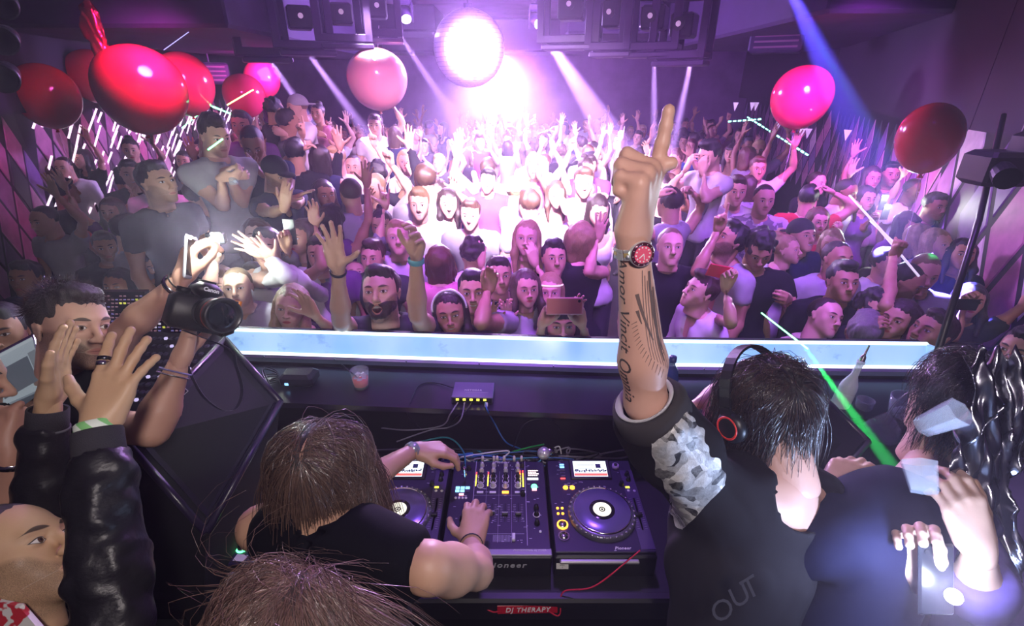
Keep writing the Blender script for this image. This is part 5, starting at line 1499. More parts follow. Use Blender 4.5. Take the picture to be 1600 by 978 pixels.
def person(px, py, hpx, sex, yaw, hair, hc, skin, shirt, label, L='down', R='down', d=None, **k):
    """a member of the crowd: head centre seen at a pixel, head height in pixels sets the distance"""
    k = Opt(k); d = d or .235 * FOC / hpx
    h = at(px, py, d)
    T_ = (.0060, .0057, .022, .0076) if d < 2.7 else ((.0088, .0073, .030, .0105) if d < 3.6 else (.0115, .0086, .036, .0135))   # grid sizes by distance
    s = k.s or (1.0 if sex == 'm' else .96); feet = h.z - 1.625 * s
    level = min((0.0, .25, PLAT_R, PLAT_L + .2, .95), key=lambda q: abs(feet - q)) if k.lift is None else k.lift
    s = max(.90, min(1.08, (h.z - level) / 1.625))
    level = h.z - 1.625 * s if abs(h.z - 1.625 * s - level) > .03 else level
    lean = k.lean or 0
    J = joints(sex, yaw, lean, k.sway or 0, s)
    base = Vector((h.x, h.y, level)) - Vector((J['head'][0], J['head'][1], 0))
    arms = {}
    for q, kind in (('L', L), ('R', R)):
        if isinstance(kind, dict):
            a = dict(kind)
            for n in ('wr', 'el', 'sh'):
                if n in a: a[n] = np.array(Vector(a[n]) - base)
            arms[q] = a
        else: arms[q] = arm(J, q, kind, yaw, s, sex == 'f')
    hp_ = (k.hpitch or 0) + (12 if d < 3.6 and (k.hpitch or 0) > -8 else 0)   # those near the booth look up at it
    Rh = rotz(yaw * D2R) @ head_rot(k.hyaw or 0, hp_, k.hroll or 0)
    root, AR, Mh = figure('person', sex, J, arms, Rh, SK[skin], hair, HC[hc], CC[shirt] if shirt else None, CC[k.tr or 'charcoal'], k.mouth or 'closed', s,
                          hh=T_[0], hd=T_[1], hb=T_[2], sh_h=T_[2],
                          sleeve=.5 if k.sleeve is None else k.sleeve, neckline=k.neck or 'crew', beard=k.beard or 0, base=base, label=label, group=k.group,
                          beard3d=bool(k.beard3d), cloth=k.cloth or 'plain', cap=k.cap, hair_h=T_[3], brow=HC[k.brow] if k.brow else None, lip=k.lip)
    PLACED.append((h.x, h.y)); 
    if level > .1: RISERS.append((base, level))
    root['_s'] = s
    return root, AR, Mh, base
RISERS = []
def held(name, mb_or_me, m, base, loc, label, cat, rot=None, **kw):
    o = add(name, mb_or_me.mesh(name) if isinstance(mb_or_me, MB) else mb_or_me, m, None); o.location = loc
    if rot is not None: o.rotation_euler = rot
    tag(o, label, cat, **kw); return o
def grip(AR, q, base, up=.075):
    sh, el, wr = AR[q]; return Vector(wr) + base
def band(AR, q, base, m, label, cat='wristband', t=.93, w=.018, r=.031, name='wristband', par=None):
    sh, el, wr = AR[q]; c = Vector(el + (wr - el) * t) + base; ax = Vector(wr - el).normalized()
    o = MB().lathe((0, 0, 0), [(r, -w / 2), (r + .0025, -w / 2 + .003), (r + .0025, w / 2 - .003), (r * .98, w / 2)], 24, axis=ax).put(name, m, None, True, loc=c)
    tag(o, label, cat); return o
def phone(p, face, up, m, label, w=.072, h=.145, flash=None):
    M = frame(p, Vector(up).cross(face), up); root = thing('phone', label, 'phone', p); root.rotation_euler = M.to_euler()
    # local z looks along face
    Zd = Vector(up).cross(face).normalized()
    MB().box((0, 0, 0), (w, h, .009), bev=.004).put('phone_body', m, root)
    MB().box((0, 0, .0050), (w * .9, h * .86, .0008)).put('screen', mat('phone_glass', (.01, .01, .015), .08), root)
    MB().cyl((w * .3, h * .4, -.0046), (w * .3, h * .4, -.0056), .006, n=12).put('camera_lens', BLACK, root)
    if flash: MB().cyl((w * .08, h * .4, -.0046), (w * .08, h * .4, -.0056), .004, n=12).put('flash_lamp', flash, root)
    return root
FLASH = mat('flash_lamp', (1, 1, 1), .3, emit=(.95, 1, .95), es=400)

# --- those pressed against the lit counter
def custom(px, py, d, **kw): return dict(wr=at(px, py, d), **kw)
person(372, 450, 66, 'm', 18, 'crop', 'sandy', 'fair', 'lgrey', 'fair man with cropped sandy hair staring past the cameraman, at the counter', beard=.15, hpitch=4, R='down')
person(401, 438, 58, 'm', 8, 'short', 'dark', 'light', 'grey', 'dark-haired man in grey looking up, beside the cropped sandy man', hpitch=14, hyaw=14, hroll=-8)
a = person(455, 480, 74, 'f', 10, 'long', 'blonde', 'light', 'charcoal', 'blonde woman smiling over the counter, one palm raised', mouth='closed', hroll=8, neck='low', sleeve=0,
       L=custom(492, 492, 2.15, dir=(-.35, -.1, 1), palm=(-.2, -1, .2), pose='wave', hint=(1, 0, -1)))
b4 = person(596, 458, 80, 'm', 0, 'short', 'dark', 'fair', 'charcoal', 'bearded man shouting with both arms flung up, centre of the counter', mouth='open', beard=.9, hpitch=12, hroll=-4, beard3d=True,
       R=custom(528, 418, 1.86, dir=(-.02, -.08, 1), palm=(-.1, -1, -.1), pose='open', el=at(533, 500, 2.08)),
       L=custom(650, 400, 1.92, dir=(.22, -.35, .9), palm=(-.35, -.75, .4), pose='claw', el=at(652, 492, 2.08)), sleeve=.42)
band(b4[1], 'R', b4[3], mat('band_black', (.02, .02, .03), .4), 'black studded wristband on the shouting man', w=.014, r=.030)
band(b4[1], 'L', b4[3], mat('band_teal', (.15, .45, .55), .4), 'teal cloth wristband on the shouting man', w=.024, r=.030)
a = person(704, 490, 76, 'f', 4, 'long', 'dark', 'tan', 'charcoal', 'dark-haired woman grinning with a white headband, at the counter', mouth='smile', hroll=-6, neck='low', sleeve=0)
hb = a[2]
def headband(a, m, label, z=.075, name='headband', r=(.094, .112), tilt=0.0, w=.010):
    Mh = Matrix(a[2].tolist()); o = MB()
    pts = [Mh @ Vector((r[0] * math.cos(t), .012 + r[1] * math.sin(t), z + tilt * math.sin(t))) + a[3] for t in (2 * math.pi * i / 32 for i in range(33))]
    c = sum(pts[:-1], Vector()) / 32; o.tube([p - c for p in pts], w * .5, 6)
    ob = o.put(name, m, None, True, loc=c); tag(ob, label, 'headband'); return ob
Mh_ = Matrix(a[2].tolist()); ps_ = [Mh_ @ Vector((.093 * math.sin(t), -.030, .036 + .102 * math.cos(t))) + a[3] for t in (math.radians(-95 + 190 * k / 24) for k in range(25))]
o = MB().tube([p - ps_[12] for p in ps_], .0055, 6).put('headband', mat('band_white', (.85, .85, .88), .5), None, True, loc=ps_[12]); tag(o, 'white headband over the hair of the grinning dark-haired woman', 'headband')
person(739, 456, 70, 'm', 4, 'short', 'black', 'olive', 'lgrey', 'laughing dark-haired man behind the woman with the headband', mouth='smile', hpitch=2, beard=.25,
       L=custom(762, 455, 2.45, dir=(.25, .1, 1), palm=(0, -1, 0), pose='relaxed', el=at(752, 505, 2.3)))
a = person(859, 456, 63, 'f', -4, 'long', 'blonde', 'fair', 'pink', 'blonde woman with a glowing headband gazing down, behind the selfie taker', hpitch=2, sleeve=0, neck='low', R='half')
headband(a, mat('band_glow', (.9, .8, .85), .5, emit=(1, .8, .9), es=.8), 'glowing white band across the blonde woman\'s forehead', .052, r=(.087, .104), w=.009)
a = person(876, 506, 80, 'f', 2, 'fringe', 'black', 'light', 'charcoal', 'black-haired woman taking a picture with a pink phone, at the counter', mouth='smile', neck='low', sleeve=0,
       L=custom(908, 505, 2.10, dir=(-.35, -.1, 1), palm=(-.2, -.9, .1), pose='hold', el=at(925, 560, 2.38)), R=custom(848, 505, 2.10, dir=(.5, 0, 1), palm=(0, -1, 0), pose='hold', el=at(836, 560, 2.38)))
phone(at(882, 478, 1.93), (0, 1, -.1), (1, 0, 0), mat('pink_case', (.85, .30, .36), .35), 'pink phone held sideways by the black-haired woman')
person(866, 404, 58, 'm', 6, 'quiff', 'black', 'olive', 'black', 'square-faced man in black with raised eyebrows, above the blonde with the glowing band', hpitch=4, mouth='closed')
person(823, 372, 60, 'f', -6, 'long', 'blonde', 'fair', 'lgrey', 'long-haired blonde woman with a hand at her mouth, in the glare', L='face', neck='low', sleeve=0, d=3.15)
person(1047, 386, 58, 'm', -6, 'crop', 'sandy', 'fair', 'black', 'fair man with slicked-back hair in black and white, right of the raised arm', hpitch=2)
person(1094, 456, 64, 'm', -78, 'quiff', 'brown', 'fair', 'white', 'man in a white open shirt seen in profile, looking left', hpitch=10, neck='vee', sleeve=1.6, mouth='closed')
a = person(1150, 462, 54, 'f', -16, 'wavy', 'auburn', 'light', 'purple', 'auburn-haired woman holding a red phone over the counter', R=custom(1134, 450, 2.35, dir=(-.1, 0, 1), palm=(0, -1, 0), pose='hold', el=at(1142, 505, 2.3)), sleeve=0)
phone(at(1124, 424, 2.32), (0, 1, .1), (1, .2, -.25), mat('red_case', (.65, .04, .08), .35), 'red phone held up by the auburn-haired woman', .065, .13)
person(1288, 496, 66, 'm', 14, 'crop', 'dark', 'fair', 'beige', 'pale man leaning his tilted head, green light on his neck', hroll=22, hpitch=6)
person(1316, 440, 64, 'm', -8, 'quiff', 'black', 'tan', 'black', 'dark-haired man in a black pinstripe shirt with pursed lips', hpitch=0, neck='vee', sleeve=1.7)
person(1357, 440, 46, 'm', 20, 'crop', 'black', 'brown', 'navy', 'shaven-headed man glancing sideways behind the pinstripe shirt', L='half')
person(1402, 500, 60, 'f', -60, 'wavy', 'dark', 'light', 'black', 'woman in black clapping at the right end of the counter', R='clap', L='clap', d=2.5)
person(1455, 520, 60, 'm', -80, 'short', 'dark', 'tan', 'black', 'dark-haired man in profile at the right end, by the glass bucket', hpitch=10, mouth='smile', R='phone', d=2.35)
a = person(1366, 488, 50, 'm', -10, 'curly', 'black', 'olive', 'black', 'curly-haired man stretching one arm high with a bunch of glow sticks', L=dict(wr=at(1396, 400, 2.75), el=at(1385, 478, 2.5), dir=(.1, 0, 1), palm=(0, -1, 0), pose='fist'), d=2.6)
WS = mat('foam_stick', (.85, .8, .9), .4, emit=(.85, .75, 1), es=.8)
for i, (x0, y0, x1, y1) in enumerate(((1327, 305, 1400, 385), (1357, 338, 1436, 432), (1360, 345, 1400, 382))):
    o = MB().tube([at(x0, y0, 2.9), at(x1, y1, 2.72)], .006, 8).put('glow_stick', WS, None, True); tag(o, 'long white glow stick in the raised fist on the right', 'glow stick', 'glow sticks in the raised fist')

# --- second and third rows
person(556, 432, 52, 'm', 20, 'crop', 'sandy', 'fair', 'white', 'fair man looking up open-mouthed behind the shouting man', hpitch=26, mouth='open', sleeve=1.6, R=custom(430, 405, 2.75, dir=(-.6, -.1, .7), palm=(.3, -1, 0), pose='open', el=at(470, 440, 2.75)))
person(583, 402, 50, 'm', -5, 'quiff', 'brown', 'light', 'charcoal', 'man whose eyes just clear the shouting man\'s hair', hpitch=-4, d=3.2)
a = person(622, 372, 58, 'm', 12, 'short', 'blonde', 'fair', 'white', 'man bleached by the glare left of the claw-like hand', hpitch=4, d=3.3, sleeve=1.6)
person(687, 408, 56, 'f', 182, 'long', 'auburn', 'light', 'pink', 'woman with long straight auburn hair seen from behind', d=3.0, sleeve=0, R='half')
person(737, 395, 52, 'm', 200, 'curly', 'dark', 'fair', 'white', 'man with tousled highlighted hair seen from behind in the glare', d=3.3)
person(520, 342, 50, 'f', 176, 'long', 'dark', 'tan', 'purple', 'woman with long dark hair seen from behind, left of the horned hand', R='up', d=3.55, sleeve=0)
person(548, 303, 52, 'm', 215, 'crop', 'brown', 'light', 'lgrey', 'cropped-haired man in a pale tank top seen from behind', d=3.6, sleeve=0, lift=.25)
a = person(596, 352, 44, 'f', 5, 'bun', 'dark', 'light', 'grey', 'person in grey thrusting a horned hand above the crowd', L=dict(wr=at(602, 322, 3.35), el=at(592, 378, 3.3), dir=(.05, 0, 1), palm=(0, -1, 0), pose='horns'), sleeve=1.2, d=3.6)
person(655, 318, 46, 'm', 5, 'short', 'sandy', 'fair', 'white', 'pale man squinting below the horned hand', d=3.9, mouth='smile')
person(664, 283, 50, 'm', 195, 'short', 'brown', 'light', 'lgrey', 'broad-backed man in a grey tee seen from behind', d=4.0, s=1.06)
person(700, 318, 44, 'f', 12, 'long', 'dark', 'fair', 'navy', 'dark-haired woman facing the booth beside the grey tee', d=4.0, neck='low')
person(735, 335, 46, 'm', -3, 'short', 'brown', 'fair', 'grey', 'man with thick brows and scarf in the glare', d=3.85)
person(472, 372, 44, 'f', -20, 'wavy', 'brown', 'tan', 'grey', 'woman in grey photographing with a black phone', R=custom(448, 388, 2.75, dir=(.0, -.1, 1), palm=(.5, -1, 0), pose='hold'), d=3.1, sleeve=1.6)
phone(at(453, 362, 2.72), (.15, 1, 0), (0, .1, 1), mat('black_case', (.015, .015, .02), .3), 'black phone held upright left of the open yellow-lit palm')
person(500, 398, 44, 'm', 15, 'short', 'dark', 'tan', 'purple', 'man in purple behind the yellow-lit palm, arm raised', R=custom(492, 352, 3.1, dir=(.05, 0, 1), palm=(0, -1, 0), pose='wave', el=at(505, 415, 3.0)), d=3.1)
person(402, 370, 44, 'f', 25, 'wavy', 'auburn', 'fair', 'charcoal', 'auburn woman peering from beside the second flash', R='half', d=3.2)
person(418, 388, 46, 'm', 10, 'short', 'dark', 'fair', 'white', 'person in white reaching an open palm to the left', R=custom(412, 398, 2.75, dir=(-.7, -.1, .55), palm=(.2, -1, .2), pose='open', el=at(452, 435, 2.7)), sleeve=1.8, d=2.95)
person(432, 272, 52, 'm', 62, 'crop', 'black', 'olive', 'navy', 'bearded man in a dark backwards cap clapping on the left', beard=.8, hpitch=-14, cap=(CC['black'], False), L=custom(455, 312, 3.1, dir=(.75, 0, .35), palm=(0, 0, -1), pose='flat'), R=custom(444, 325, 3.0, dir=(.3, 0, .9), palm=(.2, .4, .6), pose='flat'), lift=.40, neck='vee')
a = person(336, 212, 58, 'm', 55, 'quiff', 'dark', 'fair', 'lgrey', 'tall man in a pale grey tee holding a glass on the left banquette', hpitch=-14, lift=.62, L=custom(352, 268, 3.05, dir=(.9, -.1, -.1), palm=(0, 1, 0), pose='hold'), R=custom(346, 278, 2.9, dir=(.9, 0, .1), palm=(0, .5, .6), pose='hold'))
tumbler(at(366, 288, 2.92), .030, .085, None, .3, 'clear tumbler held by the tall man in grey', 'drink_glass', 2)
person(246, 286, 56, 'm', 72, 'short', 'black', 'olive', 'black', 'broad man in a black tee in profile, before the left banquette', beard=.45, hpitch=-4, d=3.0)
person(394, 218, 48, 'm', 20, 'crop', 'black', 'brown', 'navy', 'man in navy bending to look at his hands, on the left banquette', hpitch=-34, L='clap', R='clap', lean=14, d=3.8)
person(378, 196, 42, 'm', 10, 'short', 'dark', 'tan', 'purple', 'man half hidden behind the one bending over his hands', d=4.6)
person(430, 172, 34, 'm', 140, 'curly', 'black', 'tan', 'charcoal', 'man with tight curls seen from behind on the left platform', d=5.3)
person(452, 192, 38, 'm', 120, 'short', 'dark', 'tan', 'grey', 'man in a grey tee looking away left of the white cap', d=4.9)
person(464, 168, 42, 'm', -50, 'crop', 'sandy', 'fair', 'white', 'man in a white tee and pale cap on the left platform', cap=(CC['lgrey'], True), L='drink', d=4.9)
person(497, 178, 34, 'f', -5, 'bun', 'dark', 'tan', 'pink', 'woman with bare midriff dancing under the two beams', sleeve=0, L='drink', d=5.6)
person(500, 248, 40, 'f', 205, 'long', 'dark', 'light', 'navy', 'woman in a dark vest with a hand in her long hair', L='head', sleeve=0, d=4.4)
person(462, 240, 40, 'm', 190, 'short', 'black', 'olive', 'black', 'man in black seen from behind, right of the dark cap', d=4.3)
person(525, 250, 44, 'm', -12, 'short', 'blonde', 'fair', 'white', 'very pale man with arm lifted under the pale balloon', R='uppoint', d=4.6, sleeve=1.6)
person(586, 196, 34, 'm', 8, 'quiff', 'brown', 'light', 'white', 'man in white and sunglasses pointing up to the pale balloon', L='uppoint', d=6.0)
person(618, 212, 32, 'f', 170, 'long', 'brown', 'fair', 'navy', 'tall woman with long hair beside the man in sunglasses', sleeve=0, d=6.0)
person(590, 275, 42, 'm', 190, 'curly', 'black', 'tan', 'black', 'man in black with both arms up before the woman with horned hand', L='up', R='up', sleeve=1.9, d=4.6)
person(633, 252, 36, 'f', 10, 'long', 'blonde', 'fair', 'white', 'fair woman in white with fists at her face', L='face', d=5.2, sleeve=0)
person(868, 308, 44, 'f', 6, 'long', 'brown', 'fair', 'white', 'long-haired woman in a strapless top in the middle of the glare', neck='low', sleeve=0, L='face', d=3.9)
person(934, 330, 44, 'f', 8, 'long', 'dark', 'fair', 'white', 'dark-haired woman looking down, just left of the raised wrist', hpitch=-12, neck='low', sleeve=0, L='drink', d=3.7)
person(912, 285, 44, 'm', -3, 'short', 'brown', 'fair', 'white', 'man in a white shirt staring ahead above the dark-haired woman', sleeve=1.8, d=4.3)
person(812, 300, 44, 'm', 110, 'short', 'sandy', 'fair', 'white', 'man in profile with a bleached cap in the glare', cap=(CC['white'], False), d=4.1)
person(905, 372, 46, 'f', 185, 'wavy', 'blonde', 'light', 'black', 'blonde seen from behind with one hand raised beside the tattooed arm', R=custom(935, 372, 3.05, dir=(.1, 0, 1), palm=(0, 1, 0), pose='open', el=at(918, 425, 3.0)), sleeve=0, d=3.1)
person(826, 320, 42, 'm', 205, 'short', 'brown', 'light', 'lgrey', 'short-haired man seen from behind above the long-haired blonde', d=3.9)
person(822, 452, 52, 'f', 12, 'wavy', 'brown', 'light', 'lgrey', 'woman waving both hands left of the glowing headband', R='half', L='half', d=2.75, sleeve=0)
person(780, 430, 50, 'm', 10, 'short', 'dark', 'olive', 'black', 'man clasping hands in a chequered shirt beside the laughing man', cloth='check', R='clap', L='clap', d=2.9)
person(1108, 243, 48, 'm', -62, 'quiff', 'black', 'fair', 'white', 'man with a tall dark quiff laughing behind his hand', L='face', R='face', lift=.45, hpitch=-12, d=4.0)
person(1046, 318, 48, 'm', 205, 'short', 'dark', 'light', 'lgrey', 'man in a pale shirt holding his head with both hands', L='head', R='head', sleeve=1.2, d=3.9)
person(1150, 298, 44, 'm', -12, 'short', 'brown', 'light', 'white', 'man in white looking right beneath the quiffed man', d=4.2)
person(1193, 312, 48, 'm', -10, 'crop', 'dark', 'light', 'grey', 'man in a camouflage tee, arms at his sides', cloth='camo', R='down', L='drink', d=4.1)
person(1140, 378, 52, 'm', -85, 'quiff', 'black', 'tan', 'lgrey', 'bearded man in profile raising one finger, right of the fair man', beard=.9, R=custom(1122, 360, 3.0, dir=(0, 0, 1), palm=(0, -1, 0), pose='point', el=at(1088, 425, 3.0)), hpitch=18, d=3.15)
person(1186, 390, 52, 'm', -14, 'curly', 'black', 'tan', 'black', 'curly-haired man in black looking down at his drink', hpitch=-26, L='drink', d=3.05)
person(1228, 390, 46, 'f', 45, 'bun', 'blonde', 'fair', 'white', 'blonde woman in a white halter dress looking right', sleeve=0, neck='low', d=3.4)
person(1252, 368, 46, 'm', 12, 'crop', 'brown', 'light', 'navy', 'smiling man in a backwards cap behind the white halter dress', cap=(CC['charcoal'], True), mouth='smile', d=3.5)
person(1298, 380, 42, 'f', -30, 'long', 'blonde', 'fair', 'pink', 'long-haired blonde turning away above the pinstripe shirt', d=3.7)
person(1308, 405, 46, 'm', 4, 'crop', 'dark', 'tan', 'lgrey', 'balding man peeping over the pinstripe shirt', d=3.1)
person(1262, 310, 42, 'm', 150, 'short', 'black', 'olive', 'red', 'man in dark red with a hand on the back of his head', R='head', d=4.4)
person(1278, 345, 40, 'f', -8, 'wavy', 'auburn', 'fair', 'red', 'auburn woman holding a spotted phone case', L='phone', d=4.1)
person(1322, 300, 40, 'm', 30, 'crop', 'black', 'brown', 'lgrey', 'man in a heather tee looking down at a glass on the right', L='drink', hpitch=-10, lift=.45, d=4.5)
person(1276, 286, 32, 'm', 20, 'crop', 'dark', 'fair', 'black', 'pale man in a black shirt before the far tiles', neck='vee', d=5.3)
person(1362, 278, 34, 'f', -10, 'long', 'brown', 'light', 'lgrey', 'woman with raised elbow under the far right tiles', R='up', sleeve=0, d=5.2)
person(1391, 272, 34, 'm', -15, 'short', 'black', 'tan', 'grey', 'bearded man beside the woman with raised elbow', beard=.8, d=5.2)
a = person(1352, 310, 38, 'f', 2, 'wavy', 'dark', 'light', 'purple', 'woman holding two glaring phone lights over her head', L='up', R='up', sleeve=0, d=4.6)
person(1428, 298, 40, 'm', 15, 'crop', 'black', 'dark', 'white', 'dark-skinned man in a white tee on the right platform', lift=.45, d=4.7)
person(1418, 352, 44, 'f', 15, 'fringe', 'brown', 'light', 'purple', 'brown-haired woman with a fringe under the white tee', d=4.0)
person(1460, 322, 44, 'm', 5, 'short', 'black', 'brown', 'navy', 'dark-skinned man in navy before the near tiles', lift=.45, d=4.1)
person(1440, 375, 46, 'f', 28, 'long', 'blonde', 'fair', 'black', 'smiling blonde woman in black, left of her friend in white', mouth='smile', d=3.5)
person(1463, 382, 46, 'f', 12, 'long', 'blonde', 'fair', 'white', 'smiling blonde woman in a glittering white top', mouth='smile', d=3.4)
person(1502, 398, 48, 'f', -25, 'wavy', 'black', 'tan', 'navy', 'black-haired woman lifting an open hand by the near tiles', R='half', d=3.3, sleeve=1.8)
person(1416, 440, 50, 'm', 35, 'crop', 'black', 'tan', 'black', 'grinning man with thinning hair looking down to the right', mouth='smile', hpitch=-16, beard=.6, d=3.0)
person(1442, 430, 50, 'm', -20, 'crop', 'sandy', 'fair', 'grey', 'heavy cropped man laughing with the thinning-haired man', mouth='smile', hpitch=-10, d=3.0, s=1.04)
person(1348, 520, 56, 'm', 60, 'short', 'grey', 'tan', 'teal', 'man in a teal jacket seen from behind the pinstripe shirt', d=2.45, hyaw=90)
person(1384, 412, 44, 'm', 20, 'short', 'dark', 'light', 'white', 'man in a white collar behind the upstretched arm', d=3.4, sleeve=1.8)
a = person(1515, 470, 48, 'f', -30, 'wavy', 'dark', 'light', 'charcoal', 'woman lifting a phone against the near right tiles', R=custom(1508, 478, 2.9, dir=(-.2, 0, 1), palm=(0, -1, 0), pose='hold'), L='up', d=3.0)
phone(at(1510, 476, 2.85), (.1, 1, 0), (1, 0, -.05), mat('black_case'), 'black phone held sideways before the near right tiles')
person(1590, 560, 88, 'm', -70, 'short', 'black', 'olive', 'white', 'bearded man in profile at the right edge, white collar', beard=.9, d=2.1)
# left shadows
person(101, 262, 34, 'm', 10, 'crop', 'dark', 'light', 'white', 'man in glasses and an open white shirt by the left tiles', sleeve=1.8, neck='vee', lift=.45, d=5.2)
person(128, 248, 32, 'f', -10, 'long', 'black', 'light', 'black', 'dark-haired woman in black by the left tiles, hand raised', L='up', d=5.5, lift=.45)
person(63, 272, 34, 'f', 10, 'wavy', 'auburn', 'light', 'black', 'auburn woman in black raising a fist before the left tiles', R='upfist', d=5.0, sleeve=0, lift=.45)
person(102, 300, 36, 'm', 150, 'short', 'black', 'tan', 'black', 'black-haired man seen from behind below the white shirt', d=4.6)
person(70, 345, 42, 'm', -10, 'crop', 'dark', 'tan', 'lgrey', 'man in a pale tee in the left shadows, one hand up', L='up', d=3.9)
person(175, 330, 42, 'f', 15, 'wavy', 'brown', 'light', 'purple', 'wavy-haired woman smiling in the left shadows', R='up', mouth='smile', d=4.2)
person(165, 385, 46, 'm', 40, 'short', 'dark', 'tan', 'black', 'man in profile in the left shadows facing right', beard=.5, d=3.6)
person(200, 360, 44, 'm', 160, 'short', 'black', 'light', 'lgrey', 'man in a pale collar seen from behind in the left shadows', d=3.6)
person(220, 385, 40, 'f', 175, 'long', 'blonde', 'fair', 'charcoal', 'woman with long fair hair seen from behind, left of the phone flash', d=3.7, sleeve=0)
person(245, 398, 50, 'm', -30, 'short', 'black', 'light', 'black', 'man bowing his head just under the raised phone', hpitch=-40, lean=12, d=3.2)
person(186, 447, 48, 'f', 10, 'wavy', 'black', 'tan', 'black', 'woman smiling behind the lighting desk', d=3.0, mouth='smile')
person(42, 435, 50, 'm', 10, 'short', 'black', 'brown', 'navy', 'man in navy deep in the shadows at the left', d=3.1)
person(205, 235, 36, 'f', 30, 'bun', 'dark', 'light', 'black', 'woman standing among the hanging strips, arm stretched', L='reach', d=5.2)
person(5, 520, 88, 'm', 30, 'short', 'black', 'tan', 'black', 'man cut off by the left edge above the laptop', d=2.0, mouth='smile')
# the second flash: a compact camera held up next to the phone
cf = at(338, 372, 2.6); cfr = thing('compact_camera', 'compact camera firing its flash beside the raised phone', 'camera', cf)
MB().box((0, 0, 0), (.10, .03, .06), bev=.006).put('camera_body', BLACK, cfr); MB().cyl((0, -.016, -.005), (0, -.034, -.005), .02).put('lens_barrel', STEEL, cfr)
MB().box((.012, -.018, .018), (.05, .004, .03), bev=.002).put('flash_lamp', FLASH, cfr)
person(345, 452, 56, 'm', 5, 'short', 'sandy', 'fair', 'grey', 'hidden man holding up the flashing compact camera', R=dict(wr=at(338, 402, 2.62), el=at(325, 450, 2.65), dir=(0, 0, 1), palm=(0, -1, 0), pose='hold'), d=2.8)
for px, py in ((1380, 316), (1384, 331)):
    phone(at(px, py, 4.45), (0, 1, 0), (0, 0, 1), mat('black_case'), 'phone with its torch glaring, held over the woman\'s head on the right', flash=FLASH)['group'] = 'glaring phones over the woman on the right'
    p = at(px, py, 4.45); lamp('POINT', 'phone_torch', p + Vector((0, -.03, .05)), 5, (.95, 1, .9), shadow_soft_size=.01)

# --- the rest of the dance floor: twelve figures, copied
protos = []
rp = random.Random(21)
PS = [('m', 'short', 'lgrey', 'up', 'down', 'closed'), ('f', 'long', 'white', 'half', 'down', 'smile'), ('m', 'crop', 'black', 'upfist', 'drink', 'smile'), ('f', 'wavy', 'pink', 'up', 'up', 'open'),
      ('m', 'quiff', 'white', 'phone', 'down', 'closed'), ('f', 'bun', 'navy', 'down', 'uppoint', 'closed'), ('m', 'curly', 'grey', 'reach', 'reach', 'open'), ('f', 'long', 'charcoal', 'down', 'drink', 'smile'),
      ('m', 'short', 'navy', 'clap', 'clap', 'smile'), ('m', 'short', 'white', 'down', 'up', 'closed'), ('f', 'fringe', 'purple', 'face', 'down', 'closed'), ('m', 'crop', 'charcoal', 'down', 'down', 'closed')]
def proto(i, spec, loc, yaw, s):
    sex, hair, shirt, l_, r_, mouth = spec
    J = joints(sex, 0, 0, 0, 1.0)
    root, AR, Mh = figure('person', sex, J, {'L': arm(J, 'L', l_, 0, 1, sex == 'f'), 'R': arm(J, 'R', r_, 0, 1, sex == 'f')}, head_rot(rp.uniform(-15, 15), rp.uniform(-6, 8), rp.uniform(-6, 6)),
                          SK['light'], hair, HC['dark'], CC[shirt], CC['charcoal'], mouth, 1.0, hh=.0105, hd=.0075, hb=.028, sh_h=.028, hair_h=.012, sleeve=0 if sex == 'f' else .5, neckline='low' if sex == 'f' else 'crew', base=loc)
    root.rotation_euler = (0, 0, yaw); root.scale = (s, s, s); return root
spots = []
tries = 0
while tries < 6000 and len(spots) < 150:
    tries += 1
    y = 2.75 + (rp.random() ** .75) * 10.2; xl = -4.2 - (y - 4) * .28 if y > 4 else -3.4; xr = 2.6 + (y - 3) * .30 if y > 3 else 2.3
    x = rp.uniform(xl + .5, xr - .35)
    mind = .40 if y < 6 else .46
    if all((x - a) ** 2 + (y - b) ** 2 > mind ** 2 for a, b in PLACED): PLACED.append((x, y)); spots.append((x, y))
spots.sort(key=lambda p: p[1])
def zone(x, y):
    if x < -1.9 - (y - 3) * .12: return 'dancer in the dark left part of the floor', 'dancers in the dark left part of the floor'
    if x > 1.6 + (y - 3) * .15: return 'dancer in the violet crowd before the right wall', 'dancers before the right wall'
    if y > 7.5: return 'dancer far back in the white glare', 'dancers far back in the white glare'
    return 'dancer in the thick of the bright central crowd', 'dancers in the bright central crowd'
firsts = {}
def copy_tree(o, parent=None):
    c = o.copy(); C.objects.link(c)
    if parent is not None: c.parent = parent
    for ch in list(o.children): copy_tree(ch, c)
    return c
tones = [SK[k] for k in ('fair', 'light', 'light', 'tan', 'olive', 'brown')]; hcs = [HC[k] for k in ('black', 'dark', 'dark', 'brown', 'auburn', 'blonde')]
ccs = [CC[k] for k in ('black', 'white', 'white', 'lgrey', 'navy', 'pink', 'charcoal', 'grey', 'purple', 'blue', 'beige')]
